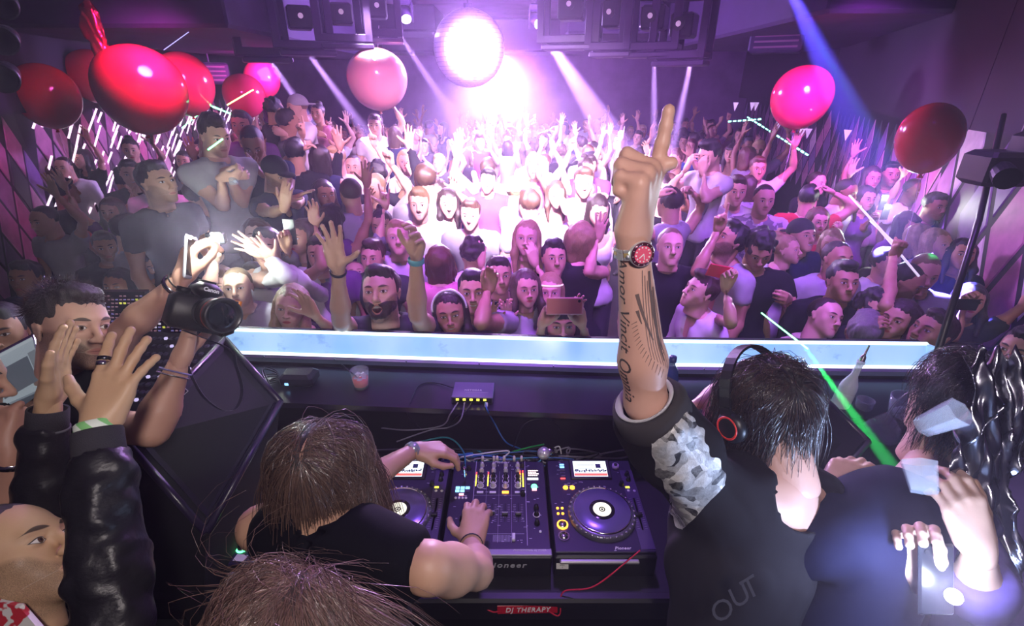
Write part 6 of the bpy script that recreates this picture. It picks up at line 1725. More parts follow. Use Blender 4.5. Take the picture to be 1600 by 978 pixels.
for i, (x, y) in enumerate(spots):
    k = i % 12 if i < 12 else rp.randrange(12); yaw = rp.gauss(0, .45) if rp.random() < .75 else math.pi + rp.gauss(0, .5); s = rp.uniform(.95, 1.06)
    # most people look towards the booth
    yaw += math.atan2(x, y) * -.6 if abs(yaw) < 1.6 else 0
    if k not in firsts: root = firsts[k] = proto(k, PS[k], (x, y, .0), yaw, s)
    else: root = copy_tree(firsts[k]); root.location = (x, y, .0); root.rotation_euler = (0, 0, yaw); root.scale = (s, s, s)
    t, hc_, cc = rp.choice(tones), rp.choice(hcs), rp.choice(ccs)
    for ch in root.children:
        n = ch.name.split('.')[0]
        if n == 'body': ch.color = (*t, 1); ch['brow'] = list(hc_)
        elif n == 'hair': ch.color = (*hc_, 1)
        elif n == 'shirt': ch.color = (*cc, 1)
    spec = PS[k]; fem = spec[0] == 'f'
    hn = {v: q for q, v in HC.items()}[hc_]; cn_ = {'lgrey': 'pale grey', 'charcoal': 'charcoal'}.get({v: q for q, v in CC.items()}[cc], {v: q for q, v in CC.items()}[cc])
    hs_ = {'short': 'short', 'long': 'long', 'crop': 'cropped', 'wavy': 'wavy', 'quiff': 'swept-up', 'bun': 'pinned-up', 'curly': 'curly', 'fringe': 'fringed'}[spec[1]]
    po = {('up', 'down'): 'palm up', ('half', 'down'): 'hand half raised', ('upfist', 'drink'): 'fist raised', ('up', 'up'): 'both palms up', ('phone', 'down'): 'hand before face', ('down', 'uppoint'): 'finger pointing up',
          ('reach', 'reach'): 'arms stretched forward', ('down', 'drink'): 'hand at chest', ('clap', 'clap'): 'clapping', ('down', 'up'): 'one arm high', ('face', 'down'): 'hand at mouth', ('down', 'down'): 'arms down'}[(spec[3], spec[4])]
    back = ' seen from behind' if abs(yaw) > 1.7 else ''
    z_ = zone(x, y); plc = {'dancers in the dark left part of the floor': 'dark left', 'dancers before the right wall': 'by right tiles', 'dancers far back in the white glare': 'far back', 'dancers in the bright central crowd': 'mid floor'}[z_[1]]
    hs_ = '' if back and spec[1] in ('quiff', 'fringe') else hs_
    tag(root, f"{'woman' if fem else 'man'} in {cn_}{back}, {hs_} {hn} hair, {po}, {plc}", 'person', z_[1])
# risers under those who stand higher
RM = mat('riser_carpet', (.03, .015, .035), .9)
for i, (b, lv) in enumerate(RISERS):
    o = MB().box((0, 0, lv / 2), (.46, .46, lv - .004), bev=.01).put('riser', RM, loc=(b.x, b.y, 0)); o['kind'] = 'structure'
print('crowd', len([o for o in C.objects if o.get('category') == 'person']), time.time() - T0)

# ================================================================== those in the booth, nearest the lens
def look(face, crown):
    f = Vector(face).normalized(); Y = -f; Z = Vector(crown); Z = (Z - Y * Z.dot(Y)).normalized(); X = Y.cross(Z)
    return np.array(Matrix((X, Y, Z)).transposed())
def img(r, u, i): return Vector(IR * r + IU * u + II * i)      # right, up, into the picture
def hero(sex, base, J, arms, Rh, label, **kw):
    base = Vector(base); J = {k: np.array(Vector(v) - base) for k, v in J.items()}
    for k in ('hipL', 'hipR', 'knL', 'knR', 'anL', 'anR', 'toL', 'toR'):
        if k not in J:
            X = J['shL'] - J['shR']; X[2] = 0; X /= np.linalg.norm(X); fw = np.cross(X, (0, 0, 1.0)); sg = 1 if k[-1] == 'L' else -1; pe = J['pelvis']
            J[k] = {'hi': pe + X * sg * .095 + (0, 0, -.04), 'kn': pe * (1, 1, 0) + X * sg * .12 + fw * .05 + (0, 0, .49), 'an': pe * (1, 1, 0) + X * sg * .14 + (0, 0, .085), 'to': pe * (1, 1, 0) + X * sg * .15 + fw * .16 + (0, 0, .035)}[k[:2]]
    A = {}
    for q, a in arms.items():
        a = dict(a)
        for n in ('wr', 'el', 'sh'):
            if n in a: a[n] = np.array(Vector(a[n]) - base)
        A[q] = a
    k = dict(hh=.0042, hd=.0035, hb=.0150, sh_h=.0145, base=base, label=label, hair_h=.0055); k.update(kw)
    return (*figure('person', sex, J, A, Rh, **k), base)

STR = None
def strand_mat():
    m, b = new_mat('hair_strands'); c = S(node('ShaderNodeObjectInfo').outputs['Color']); rnd = S(node('ShaderNodeNewGeometry').outputs['Random Per Island'])
    put(b, 'Base Color', mixc(rnd, mixc(.62, c, (0, 0, 0)), c)); put(b, 'Roughness', .24); put(b, 'Specular IOR Level', 1.0)
    return m
STR = strand_mat()
def strands(name, parent, Mh, n, length, color, part=((0, -.09, .09), (0, .05, .13)), steps=7, r=.00095, seed=1, label=None, grav=.16, curl=.0, lift=(.003, .020), hem=.25, zmin=-.35, scale=1.0, blow=(0, 0, 0), bodies=(), cling=.22, gap_=False):
    """real hair strands grown from the scalp, falling from a parting"""
    g = np.random.default_rng(seed); c = np.array((0, .016, .036)); R0 = np.array((.080, .100, .092)) * scale
    Mi4 = np.linalg.inv(np.array(Mh)); Mi = Mi4[:3, :3]; gl = Mi @ np.array((0, 0, -1.0)); gl /= np.linalg.norm(gl); bl = Mi @ np.array(blow, dtype=float)
    d = g.normal(size=(n * 4, 3)); d /= np.linalg.norm(d, axis=1, keepdims=True)
    ok = (d[:, 2] > zmin) & ~((d[:, 1] < -.25) & (d[:, 2] < .42)) & ~((np.abs(d[:, 0]) > .75) & (d[:, 2] < -.05) & (d[:, 1] < .25))
    d = d[ok][:n]; n = len(d)
    P = c + d * R0
    ARC = part_arc(part, c, R0); di = ((P[:, None] - ARC[None]) ** 2).sum(2); j_ = di.argmin(1); near = ARC[j_]; t = j_ / (len(ARC) - 1)
    gap = np.linalg.norm(P - near, axis=1) > .013 * (1 - .5 * t) if gap_ else np.ones(n, bool)
    P, near, d, n = P[gap], near[gap], d[gap], int(gap.sum())
    v = P - near + g.normal(size=(n, 3)) * .006
    # clumps
    ck = np.floor((P - c) / .022).astype(int); key = (ck * (73, 179, 283)).sum(1); cn = np.stack([np.sin(key * 12.9 + q) for q in (0., 2., 4.)], 1)
    nr = d / R0; nr /= np.linalg.norm(nr, axis=1, keepdims=True)
    v -= nr * (v * nr).sum(1, keepdims=True); v /= np.linalg.norm(v, axis=1, keepdims=True) + 1e-6
    off = lift[0] + (lift[1] - lift[0]) * g.random(n) ** 1.5; L = length * (1 - hem * g.random(n)); st = L / steps
    pts = [P.copy()]; p = P + nr * .002
    for k in range(steps):
        w = np.where(((p - c) / R0 @ gl)[:, None] > .1, .9, grav)
        v = v + gl * w + cn * .11 + g.normal(size=(n, 3)) * .03 + bl * k / steps
        if curl: v = v + np.stack([np.sin(k * 1.3 + key * .7), np.cos(k * 1.1 + key), np.sin(k * .9 + key * 1.7)], 1) * curl
        v /= np.linalg.norm(v, axis=1, keepdims=True)
        p = p + v * st[:, None]
        e = (p - c) / (R0 + (off * min(1, (k + 1) / 3))[:, None]); q = np.linalg.norm(e, axis=1)
        above = (e @ gl) < cling
        inside = (q < 1) | (above & (q < 1.5))
        p[inside] = c + (p[inside] - c) / q[inside][:, None]
        v[inside] = p[inside] - pts[-1][inside]; v /= np.linalg.norm(v, axis=1, keepdims=True) + 1e-9
        for (a_, b_, r_) in bodies:
            A_ = (Mi4 @ np.append(np.array(a_, dtype=float), 1))[:3]; B_ = (Mi4 @ np.append(np.array(b_, dtype=float), 1))[:3]; AB = B_ - A_
            tt = np.clip(((p - A_) @ AB) / (AB @ AB), 0, 1); w_ = p - (A_ + tt[:, None] * AB); dd = np.linalg.norm(w_, axis=1); hit_ = dd < r_ + off
            p[hit_] += (w_ / dd[:, None] * (r_ + off - dd)[:, None])[hit_]; v[hit_] = p[hit_] - pts[-1][hit_]; v[hit_] /= np.linalg.norm(v[hit_], axis=1, keepdims=True) + 1e-9
        pts.append(p.copy())
    Q = np.stack(pts, 1)                                    # n, K, 3
    K = steps + 1; T = np.gradient(Q, axis=1); T /= np.linalg.norm(T, axis=2, keepdims=True) + 1e-9
    U = np.cross(T, g.normal(size=(n, 1, 3))); U /= np.linalg.norm(U, axis=2, keepdims=True) + 1e-9; Wv = np.cross(T, U)
    rad = r * (np.linspace(1, .35, K))[None, :, None]
    V = np.stack([Q + rad * (math.cos(a_) * U + math.sin(a_) * Wv) for a_ in (0, 2.094, 4.189)], 2)      # n, K, 3, 3
    idx = np.arange(n * K * 3).reshape(n, K, 3); F = []
    for i in range(3):
        j = (i + 1) % 3; F.append(np.stack([idx[:, :-1, i], idx[:, :-1, j], idx[:, 1:, j], idx[:, 1:, i]], -1).reshape(-1, 4))
    V = vtx(Mh, V.reshape(-1, 3)); o = add(name, mesh_np(name, V, np.concatenate(F)), STR, parent, color=color); o['kind'] = 'stuff'
    if label: o['label'] = label
    return o
def part_arc(part, c, R0, n=24):
    a, b = ((np.array(q, dtype=float) - c) / R0 for q in part); a /= np.linalg.norm(a); b /= np.linalg.norm(b); w = math.acos(np.clip(a @ b, -1, 1))
    return np.array([c + R0 * (math.sin((1 - t) * w) * a + math.sin(t * w) * b) / math.sin(w) for t in (k / (n - 1) for k in range(n))])
def scalp_cap(parent, Mh, color, part=((0, -.09, .09), (0, .05, .13)), width=.004, back=True, hem=-.02):
    a, b = (np.array(q, dtype=float) for q in part)
    P = [ell((0, .018, .036), (.0795, .0995, .0915), .01), ell((0, -.125, -.030), (.074, .075, .108), .008, op='-'), ell((0, -.02, -.115 + hem), (.2, .2, .085), .01, op='-')]
    A_ = part_arc(part, np.array((0, .018, .036)), np.array((.0815, .1015, .0935)), 14)
    for q0, q1 in zip(A_, A_[1:]): P.append(cone(q0, q1, width, width, .002, op='-'))
    V, F = solid(P, .0042); return add('scalp_hair', mesh_np('scalp_hair', vtx(Mh, V), F), HAIR, parent, color=color)
def wrist_dir(AR, q): sh, el, wr = AR[q]; d = Vector(wr - el); return d.normalized()

# ------------------------------------------------------------------ the DJ with the tattooed arm
E2 = Vector((.262, .789, 1.940)); W2 = Vector((.206, .805, 2.260))
J2 = dict(head=(.592, .945, 1.800), neck=at(1226, 772, 1.105), chest=(.545, .80, 1.50), waist=(.52, .72, 1.33), pelvis=(.50, .62, 1.20),
          shL=(.425, .80, 1.685), shR=at(1272, 790, 1.16))
R2 = look((-.45, .80, -.42), (-.05, .30, .95))
dj2 = hero('m', (.50, .62, BOOTH_Z), J2, {
    'L': dict(el=E2, wr=W2, dir=(.13, .02, 1), palm=(-.82, .50, 0), pose='point', size=1.17),
    'R': dict(el=at(1150, 690, 1.50), wr=at(1118, 612, 1.42), dir=img(-.75, -.45, -.1), palm=img(.1, -.8, -.3), pose='hold')},
    R2, 'DJ in a black tee seen from behind, tattooed arm pointing up', skin=(.62, .36, .28), shirt=(.018, .015, .018), sleeve=.90, s=1.05, hd=.0028, hb=.0085, sh_h=.0085, loose=.022,
    trousers=(.02, .02, .025), beard=.5, neckline='wide', fold=(22, .010, 48, .008), hands_girth=1.06, hair=None)
rt2, AR2, Mh2, bs2 = dj2
PT2 = ((-.005, -.085, .095), (.016, .098, .070))
scalp_cap(rt2, Mh2, (.010, .007, .007), PT2, .0085)
strands('hair_strands', rt2, Mh2, 4000, .235, (.06, .036, .030), PT2, seed=4, gap_=True, grav=.20, lift=(.003, .026), hem=.45, curl=.10)
from mathutils.bvhtree import BVHTree
# silver printed panel lying on the sleeve
def crumple_mat():
    m, b = new_mat('silver_print'); oc = coords()
    vo = node('ShaderNodeTexVoronoi', feature='F1'); vo.inputs['Scale'].default_value = 52
    w = noise(7, 3, oc, out=1); mx_ = node('ShaderNodeMix', data_type='VECTOR'); mx_.inputs[0].default_value = .12
    S.nt.links.new(oc.s, mx_.inputs[4]); S.nt.links.new(w.s, mx_.inputs[5]); S.nt.links.new(mx_.outputs[1], vo.inputs['Vector'])
    f = S(vo.outputs['Color']); sp = node('ShaderNodeSeparateColor'); S.nt.links.new(f.s, sp.inputs[0]); g = S(sp.outputs[0])
    e = noise(60, 5, oc, rough=.75)
    val = g * .85 + ramp(e, .35, .7) * .35 - .12
    col = mixc(val, (.03, .03, .035), (.85, .85, .86)); put(b, 'Base Color', col); put(b, 'Roughness', .42); put(b, 'Metallic', .15); bump(b, g + e, .5, .004)
    return m
sh2 = [o for o in rt2.children if o.name.startswith('shirt')][0]
shl, el2, wr2 = AR2['L']
ua = el2 - shl; uL = np.linalg.norm(ua); ua = ua / uL
cam_l = np.array(Vector((0, 0, CAM_Z)) - bs2)
bsh = BVHTree.FromObject(sh2, bpy.context.evaluated_depsgraph_get())
def print_panel(c00, c10, c11, c01, nu=30, nv=60):
    ro = Vector((0, 0, CAM_Z)) - bs2; V, ok = [], []
    for j in range(nv + 1):
        for i in range(nu + 1):
            u, v = i / nu, j / nv; w_ = .04 * math.sin(v * 17) + .03 * math.sin(v * 41 + 1); u2 = u + (w_ if u > .5 else -w_) * (abs(u - .5) * 2) ** 4
            px = (c00[0] * (1 - u2) + c10[0] * u2) * (1 - v) + (c01[0] * (1 - u2) + c11[0] * u2) * v; py = (c00[1] * (1 - u2) + c10[1] * u2) * (1 - v) + (c01[1] * (1 - u2) + c11[1] * u2) * v
            d = (at(px, py, 1.0) - Vector((0, 0, CAM_Z))).normalized(); h = bsh.ray_cast(ro, d, 3); V.append(h[0] + h[1] * .0018 if h[0] is not None else Vector((0, 0, 0))); ok.append(h[0] is not None)
    F = [(j * (nu + 1) + i, j * (nu + 1) + i + 1, (j + 1) * (nu + 1) + i + 1, (j + 1) * (nu + 1) + i) for j in range(nv) for i in range(nu)]
    F = [f for f in F if all(ok[q] for q in f) and max((V[f[0]] - V[q]).length for q in f) < .12]
    A = np.array([tuple(v) for v in V], np.float32); A += np.array(-II)[None] * (np.abs(vnoise(A, 80, 5)) * .004)[:, None]
    return add('silver_print', mesh_np('silver_print', A, np.array(F)), crumple_mat(), sh2)
print_panel((998, 650), (1058, 606), (1136, 752), (1062, 832))
# rolled cuff
cu = shl + (el2 - shl) * .93; ax = Vector(el2 - shl).normalized()
mb = MB(); mb.lathe((0, 0, 0), [(.056, -.040), (.070, -.038), (.077, -.016), (.076, .012), (.071, .026), (.062, .030), (.056, .022), (.052, .0)], 40, axis=ax)
V = np.array([tuple(p) for p in mb.v], np.float32); F = np.array(mb.f); V = V + (V / (np.linalg.norm(V, axis=1, keepdims=True) + 1e-6)) * (vnoise(V, 70, 3) * .0035)[:, None]
add('rolled_cuff', mesh_np('rolled_cuff', V, F), CLOTH['plain'], rt2, color=(.05, .045, .05), loc=Vector(cu))
mb = MB().lathe((0, 0, 0), [(.050, .018), (.060, .030), (.0595, .034), (.049, .026)], 36, axis=ax); mb.put('shirt_lining', mat('lining', (.5, .48, .52), .8), rt2, True, loc=Vector(cu))
# faint lettering on the back hem
add('back_print', text_mesh('O', .05, .0004, .1), mat('faded_print', (.045, .045, .065), .8), rt2)
bp = rt2.children[-1] if rt2.children[-1].name.startswith('back_print') else [o for o in rt2.children if o.name.startswith('back_print')][0]
for ch_, px, py in (('O', 1128, 955), ('U', 1155, 932), ('T', 1172, 920)):
    o = add('back_print', text_mesh(ch_, .052, .0004, .1), mat('faded_print'), rt2); p = at(px, py, .865)
    o.matrix_local = frame(p - bs2, IR * .85 + IU * .5, IU * .85 - IR * .5, -II)
bpy.data.objects.remove(bp)

# tattoo and watch follow the surface of the forearm
from mathutils.bvhtree import BVHTree
body2 = [o for o in rt2.children if o.name.startswith('body')][0]
bvh = BVHTree.FromObject(body2, bpy.context.evaluated_depsgraph_get())
wrL, elL = Vector(wr2), Vector(el2); axis = (elL - wrL).normalized(); LA = (elL - wrL).length
vd = (Vector(cam_l) - (wrL + elL) / 2).normalized(); vd = (vd - axis * vd.dot(axis)).normalized(); lat = axis.cross(vd).normalized()
if lat.x < 0: lat = -lat
def on_arm(u, v, off=.0007):
    """u metres from the wrist towards the elbow, v metres around from the side that faces the lens"""
    r_ = .038; a_ = v / r_; dr = vd * math.cos(a_) + lat * math.sin(a_); c = wrL + axis * u
    hit = bvh.ray_cast(c + dr * .12, -dr, .2)
    return (hit[0] + dr * off) if hit[0] is not None else c + dr * .04
INK = mat('tattoo_ink', (.13, .085, .075), .6)
def arm_text(s, size, u0, v0, label=None):
    me = text_mesh(s, size, 0, .25, 1.05, .0002, 'LEFT')
    import bmesh
    bm = bmesh.new(); bm.from_mesh(me); bmesh.ops.subdivide_edges(bm, edges=bm.edges, cuts=1); bm.to_mesh(me); bm.free()
    for v in me.vertices: v.co = on_arm(u0 + v.co.x, v0 + v.co.y, .0006)
    o = add('tattoo_lettering', me, mat('tattoo_letter_ink', (.05, .035, .035), .6), body2, 'black script tattoo down the forearm'); return o
arm_text('Amor Vincit Omnia', .034, .018, -.031)
mbt = MB()
def stroke(pts, w0, w1):
    n = len(pts)
    for i in range(n - 1):
        a_, b_ = pts[i], pts[i + 1]; wa = w0 + (w1 - w0) * i / (n - 1); wb = w0 + (w1 - w0) * (i + 1) / (n - 1)
        d = Vector((b_[0] - a_[0], b_[1] - a_[1])); d = d.normalized() if d.length else Vector((1, 0)); nx = Vector((-d.y, d.x))
        q = [(a_[0] + nx.x * wa, a_[1] + nx.y * wa), (b_[0] + nx.x * wb, b_[1] + nx.y * wb), (b_[0] - nx.x * wb, b_[1] - nx.y * wb), (a_[0] - nx.x * wa, a_[1] - nx.y * wa)]
        mbt.add([on_arm(*k_) for k_ in q], [(0, 1, 2, 3)])
def curve2(a_, b_, c_, n=9): return [tuple((1 - t) ** 2 * a_[i] + 2 * t * (1 - t) * b_[i] + t * t * c_[i] for i in (0, 1)) for t in (k / n for k in range(n + 1))]
for k in range(7):
    stroke(curve2((.045 + k * .010, .016 + k * .0045), (.11 + k * .012, .006 + k * .0055), (.205 + k * .006, .014 + k * .0048)), .0010, .0004)
stroke(curve2((.085, .000), (.12, .006), (.175, .022)), .0040, .0012); stroke(curve2((.115, -.002), (.125, .000), (.14, .004)), .0035, .001)
stroke(curve2((.05, .034), (.12, .022), (.20, .040)), .0042, .0015); stroke(curve2((.08, .040), (.15, .030), (.22, .036)), .0030, .0012)
for k in range(15):
    t = k / 14; u = .135 + t * .10; v = -.004 + (t ** 2) * .036
    stroke([(u, v), (u + .006 + .010 * t, v - .011 + .006 * t)], .0007, .0003)
stroke([(.203 + .004 * math.cos(q), .038 + .004 * math.sin(q)) for q in (k * math.pi / 5 for k in range(11))], .0007, .0007)
mbt.put('feather_tattoo', INK, body2)
# watch
wc = wrL + axis * .014; rw = .034
watch = thing('wristwatch', 'steel diver watch with a red dial on the tattooed wrist', 'watch', Vector(wc) + bs2)
vd2 = (vd * .93 + lat * .36).normalized(); lt2 = axis.cross(vd2)
STW = mat('watch_steel', (.80, .79, .78), .30, .65); GOLD = mat('watch_gold', (.85, .62, .25), .3, .6)
for k in range(13):
    a_ = math.radians(38 + k * 23.7); dr = vd2 * math.cos(a_) + lt2 * math.sin(a_); hit = bvh.ray_cast(wc + dr * .12, -dr, .2); rr = (hit[0] - wc).length if hit[0] is not None else rw
    R = Matrix((lt2 * math.cos(a_) - vd2 * math.sin(a_), axis, dr)).transposed()
    c_ = dr * (rr + .0025)
    for j, (off, w, mm) in enumerate(((-.0065, .0055, STW), (0, .007, STW if k % 2 else GOLD), (.0065, .0055, STW))):
        MB().box(c_ + axis * off, (.0125, w, .0032), R=R, bev=.0008).put('bracelet_link', mm, watch)
hit = bvh.ray_cast(wc + vd2 * .12, -vd2, .2); rr = (hit[0] - wc).length if hit[0] is not None else rw
cc_ = vd2 * (rr + .001); Rw = Matrix((lt2, axis, vd2)).transposed(); Mw = Rw.to_4x4(); Mw.translation = cc_
def wadd(mb, name, m, smooth=True, par=watch, **k):
    o = mb.put(name, m, par, smooth); o.matrix_local = Mw; return o
wadd(MB().lathe((0, 0, 0), [(.0001, 0), (.0205, 0), (.0215, .003), (.0215, .009), (.0195, .0115), (.0160, .0118)], 48), 'case', STW)
wadd(MB().lathe((0, 0, 0), [(.0202, .0112), (.0195, .0128), (.0150, .0132), (.0148, .012)], 48), 'bezel', mat('bezel_dark', (.10, .02, .04), .15, .4))
wadd(MB().lathe((0, 0, 0), [(.0150, .0122), (.0001, .0122)], 40), 'dial', mat('dial_red', (.75, .02, .10), .25))
m = MB()
for k in range(12):
    a_ = k * math.pi / 6; m.cyl((math.cos(a_) * .0118, math.sin(a_) * .0118, .0122), (math.cos(a_) * .0118, math.sin(a_) * .0118, .0130), .0013, n=8)
    m.box((math.cos(a_) * .0175, math.sin(a_) * .0175, .0131), (.0018, .0007, .0006), R=Matrix.Rotation(a_, 3, 'Z'))
wadd(m, 'hour_marker', mat('lume', (.85, .80, .82), .4), False)['kind'] = 'stuff'
wadd(MB().box((.003, .002, .0133), (.010, .0014, .0005), R=Matrix.Rotation(.6, 3, 'Z')).box((-.001, .004, .0136), (.0012, .010, .0005)), 'watch_hand', mat('lume'), False)
wadd(MB().cyl((.0215, 0, .006), (.0255, 0, .006), .0028, n=12), 'crown_button', STW)
wadd(MB().lathe((0, 0, 0), [(.0150, .0142), (.0001, .0146)], 40), 'crystal', mat('watch_crystal', (.9, .9, 1), .02, alpha=.10, coat=1.0))
for sg in (-1, 1):
    wadd(MB().box((-sg * .0, sg * .0, .004), (.001, .001, .001)), 'case_pin', STW, False)
# small ring-finger tattoo
mbt = MB(); Mhand = hand_frame(Vector(wr2), (.10, -.02, 1), (-.82, .50, 0))
# headphones
hp = thing('headphones', 'black over-ear headphones with a lettered band on the tattooed DJ', 'headphones', Vector(Mh2[:3, 3]) + bs2)
Mq = Matrix(Mh2.tolist()); Mq.translation = (0, 0, 0)
def hq(x, y, z): return Mq @ Vector((x, y, z))
arc = [hq(math.sin(a_) * .108, .000 - .02 * math.cos(a_), -.005 + math.cos(a_) * .152) for a_ in (math.radians(-92 + 184 * k / 24) for k in range(25))]
mb = MB()
for a_, b_ in zip(arc, arc[1:]):
    n_ = ((a_ + b_) / 2).normalized(); Yd_ = hq(0, 1, 0).normalized()
    P = [a_ - Yd_ * .014, a_ + Yd_ * .014, b_ + Yd_ * .014, b_ - Yd_ * .014]; mb.prism(P, n_ * .006)
mb.put('headband', BLACK, hp)
for sx in (-1, 1):
    c_ = hq(sx * .098, .0, -.012); dx = hq(sx, 0, 0).normalized()
    MB().lathe(c_, [(.0001, -.012), (.030, -.012), (.037, -.004), (.037, .006), (.031, .016), (.022, .020), (.0001, .021)], 28, axis=dx).put('ear_cup', BLACK, hp, True)
    MB().lathe(c_, [(.026, .0185), (.0275, .020), (.024, .0215), (.022, .0195)], 28, axis=dx).put('cup_ring', mat('red_ring', (.8, .05, .04), .3) if sx > 0 else STEEL, hp, True)
tm = text_mesh('mixr', .024, .0004, 0, 1.1, .0006); to = add('lettering', tm, WHITEP, hp)
aa = math.radians(-16); pc = hq(math.sin(aa) * .108, -.02 * math.cos(aa), -.005 + math.cos(aa) * .152); nn_ = pc.normalized()
to.matrix_local = frame(pc + nn_ * .0072, hq(-math.cos(aa), 0, math.sin(aa)) * -1, -hq(0, 1, 0) * -1, nn_)
# drink in his right hand
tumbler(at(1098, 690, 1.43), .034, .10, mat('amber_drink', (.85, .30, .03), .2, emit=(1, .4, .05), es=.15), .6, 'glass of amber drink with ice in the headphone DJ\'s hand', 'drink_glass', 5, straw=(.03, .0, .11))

# ------------------------------------------------------------------ the long-haired DJ bent over the decks
J1 = dict(head=(-.427, .845, 1.690), neck=(-.395, .700, 1.600), chest=(-.385, .60, 1.46), waist=(-.39, .50, 1.32), pelvis=(-.40, .38, 1.22), shL=(-.575, .80, 1.585), shR=(-.165, .66, 1.635))
R1 = look((.04, .86, -.50), (-.05, .42, .90))
dj1 = hero('m', (-.40, .38, BOOTH_Z), J1, {
    'R': dict(el=at(744, 893, 1.13), wr=at_z(736, 852, 1.345), dir=img(.12, .75, .9), palm=img(0, -.75, .45), pose='press'),
    'L': dict(wr=at_z(648, 703, 1.42), hint=(-.3, -.2, -1), dir=img(.95, -.05, .25), palm=img(0, -.9, .3), pose='relaxed')},
    R1, 'long-haired DJ in a sleeveless black top bent over the decks', skin=(.60, .36, .24), shirt=(.005, .005, .008), sleeve=0, s=1.02, hd=.0030, loose=.016, fold=(20, .006, 45, .004), hands_girth=1.02)
rt1, AR1, Mh1, bs1 = dj1
PT1 = ((.000, -.088, .092), (.003, .102, .062))
scalp_cap(rt1, Mh1, (.020, .012, .010), PT1, .0095)
strands('hair_strands', rt1, Mh1, 4600, .36, (.17, .10, .075), PT1, steps=8, seed=9, grav=.13, lift=(.003, .034), hem=.35, zmin=-.5, blow=(.02, -.12, 0), scale=1.06, gap_=True)
band(AR1, 'R', bs1, RUBBER, 'thin black rubber band on the long-haired DJ\'s wrist', t=.97, w=.008, r=.031)
o = band(AR1, 'L', bs1, mat('strap_silver', (.6, .6, .68), .3, .8), 'silver watch strap on the long-haired DJ\'s reaching arm', 'watch', .96, .018, .029, 'wristwatch')
wp = Vector(AR1['L'][2]) + bs1; MB().lathe((0, 0, 0), [(.0001, .0), (.018, 0), (.018, .007), (.0001, .008)], 24, axis=-II + IU * .5).put('watch_face', mat('watch_face', (.5, .55, .62), .2, .5), o, True, loc=(wp - o.location) + (-II + IU * .6).normalized() * .027)

# ------------------------------------------------------------------ crown of long brown hair rising at the bottom edge
hw = at(450, 1015, .78)
Jw = dict(head=hw, neck=hw + Vector((.0, -.06, -.15)), chest=hw + Vector((0, -.10, -.33)), waist=hw + Vector((0, -.12, -.52)), pelvis=hw + Vector((0, -.12, -.65)), shL=hw + Vector((-.16, -.05, -.21)), shR=hw + Vector((.16, -.07, -.21)))
wo_ = hero('f', (Jw['pelvis'].x, Jw['pelvis'].y, BOOTH_Z), Jw, {}, look((-.25, .80, -.55), (-.1, .50, .85)), 'long brown-haired woman whose crown rises at the bottom edge', skin=(.60, .38, .27), shirt=(.02, .015, .02), sleeve=.5)
PTw = ((-.035, -.085, .088), (-.030, .060, .120))
scalp_cap(wo_[0], wo_[2], (.06, .035, .028), PTw, .003)
strands('hair_strands', wo_[0], wo_[2], 4600, .36, (.26, .15, .125), PTw, steps=8, seed=12, grav=.11, lift=(.004, .040), hem=.25, r=.0008, scale=1.10, blow=(.75, .0, .0), cling=-.15)

# ------------------------------------------------------------------ the cameraman
Jc = dict(head=at(112, 512, 1.43), neck=at(118, 600, 1.50), chest=at(110, 705, 1.55), waist=at(105, 815, 1.62), pelvis=at(105, 880, 1.66), shL=at(168, 592, 1.56), shR=at(122, 660, 1.36))
ca = hero('m', (at(105, 880, 1.66).x, at(105, 880, 1.66).y, BOOTH_Z), Jc, {
    'L': dict(el=at(196, 518, 1.42), wr=at(283, 438, 1.36), dir=img(.28, .95, .0), palm=img(.6, -.1, .8), pose='hold'),
    'R': dict(el=at(238, 672, 1.16), wr=at(281, 566, 1.20), dir=img(.12, .95, .25), palm=img(.75, 0, .65), pose='hold')},
    look(img(.96, -.02, -.26), img(.04, 1, -.05)), 'unshaven cameraman in a black tee raising a phone and a camera', skin=(.60, .35, .26), hair='short', hair_color=(.030, .016, .012), shirt=(.008, .008, .010), beard=.75,
    mouth='closed', sleeve=.42, hh=.0034, hd=.0031, hair_h=.0048, hands_girth=1.04)
rtc, ARc, Mhc, bsc = ca
strands('hair_strands', rtc, Mhc, 1500, .030, (.07, .035, .026), ((0, .05, .11), (0, .09, .09)), steps=4, seed=3, grav=-.15, lift=(.008, .03), hem=.4, zmin=.05, r=.0007, scale=1.06)
band(ARc, 'L', bsc, mat('link_steel', (.6, .6, .65), .2, 1.0), 'steel link bracelet on the cameraman\'s raised wrist', 'bracelet', .90, .014, .033, 'bracelet')
band(ARc, 'L', bsc, RUBBER, 'black cord on the cameraman\'s raised wrist', 'bracelet', .98, .005, .031, 'cord_bracelet')
band(ARc, 'R', bsc, mat('silver_thin', (.7, .68, .75), .25, .9), 'thin silver bangle on the arm holding the camera', 'bracelet', .80, .003, .036, 'bangle')
band(ARc, 'R', bsc, mat('cord_violet', (.25, .22, .5), .5), 'violet string bracelet on the arm holding the camera', 'bracelet', .86, .002, .034, 'cord_bracelet')
ph = phone(at(297, 402, 1.34), img(1, 0, .15), img(.02, 1, .05), mat('silver_phone', (.6, .58, .62), .3, .6), 'phone with its torch blazing, raised by the cameraman', .060, .12)
fl_ = MB().ball((0, 0, 0), .0045, 12).put('flash_lamp', FLASH, None, loc=at(298, 371, 1.30)); fl_.parent = ph; fl_.matrix_parent_inverse = ph.matrix_basis.inverted()
lamp('POINT', 'phone_torch', at(298, 362, 1.27), 3.0, (.95, 1, .92), shadow_soft_size=.006)
lamp('POINT', 'camera_flash_burst', at(340, 374, 2.50), 11, (.88, 1, .92), shadow_soft_size=.012)
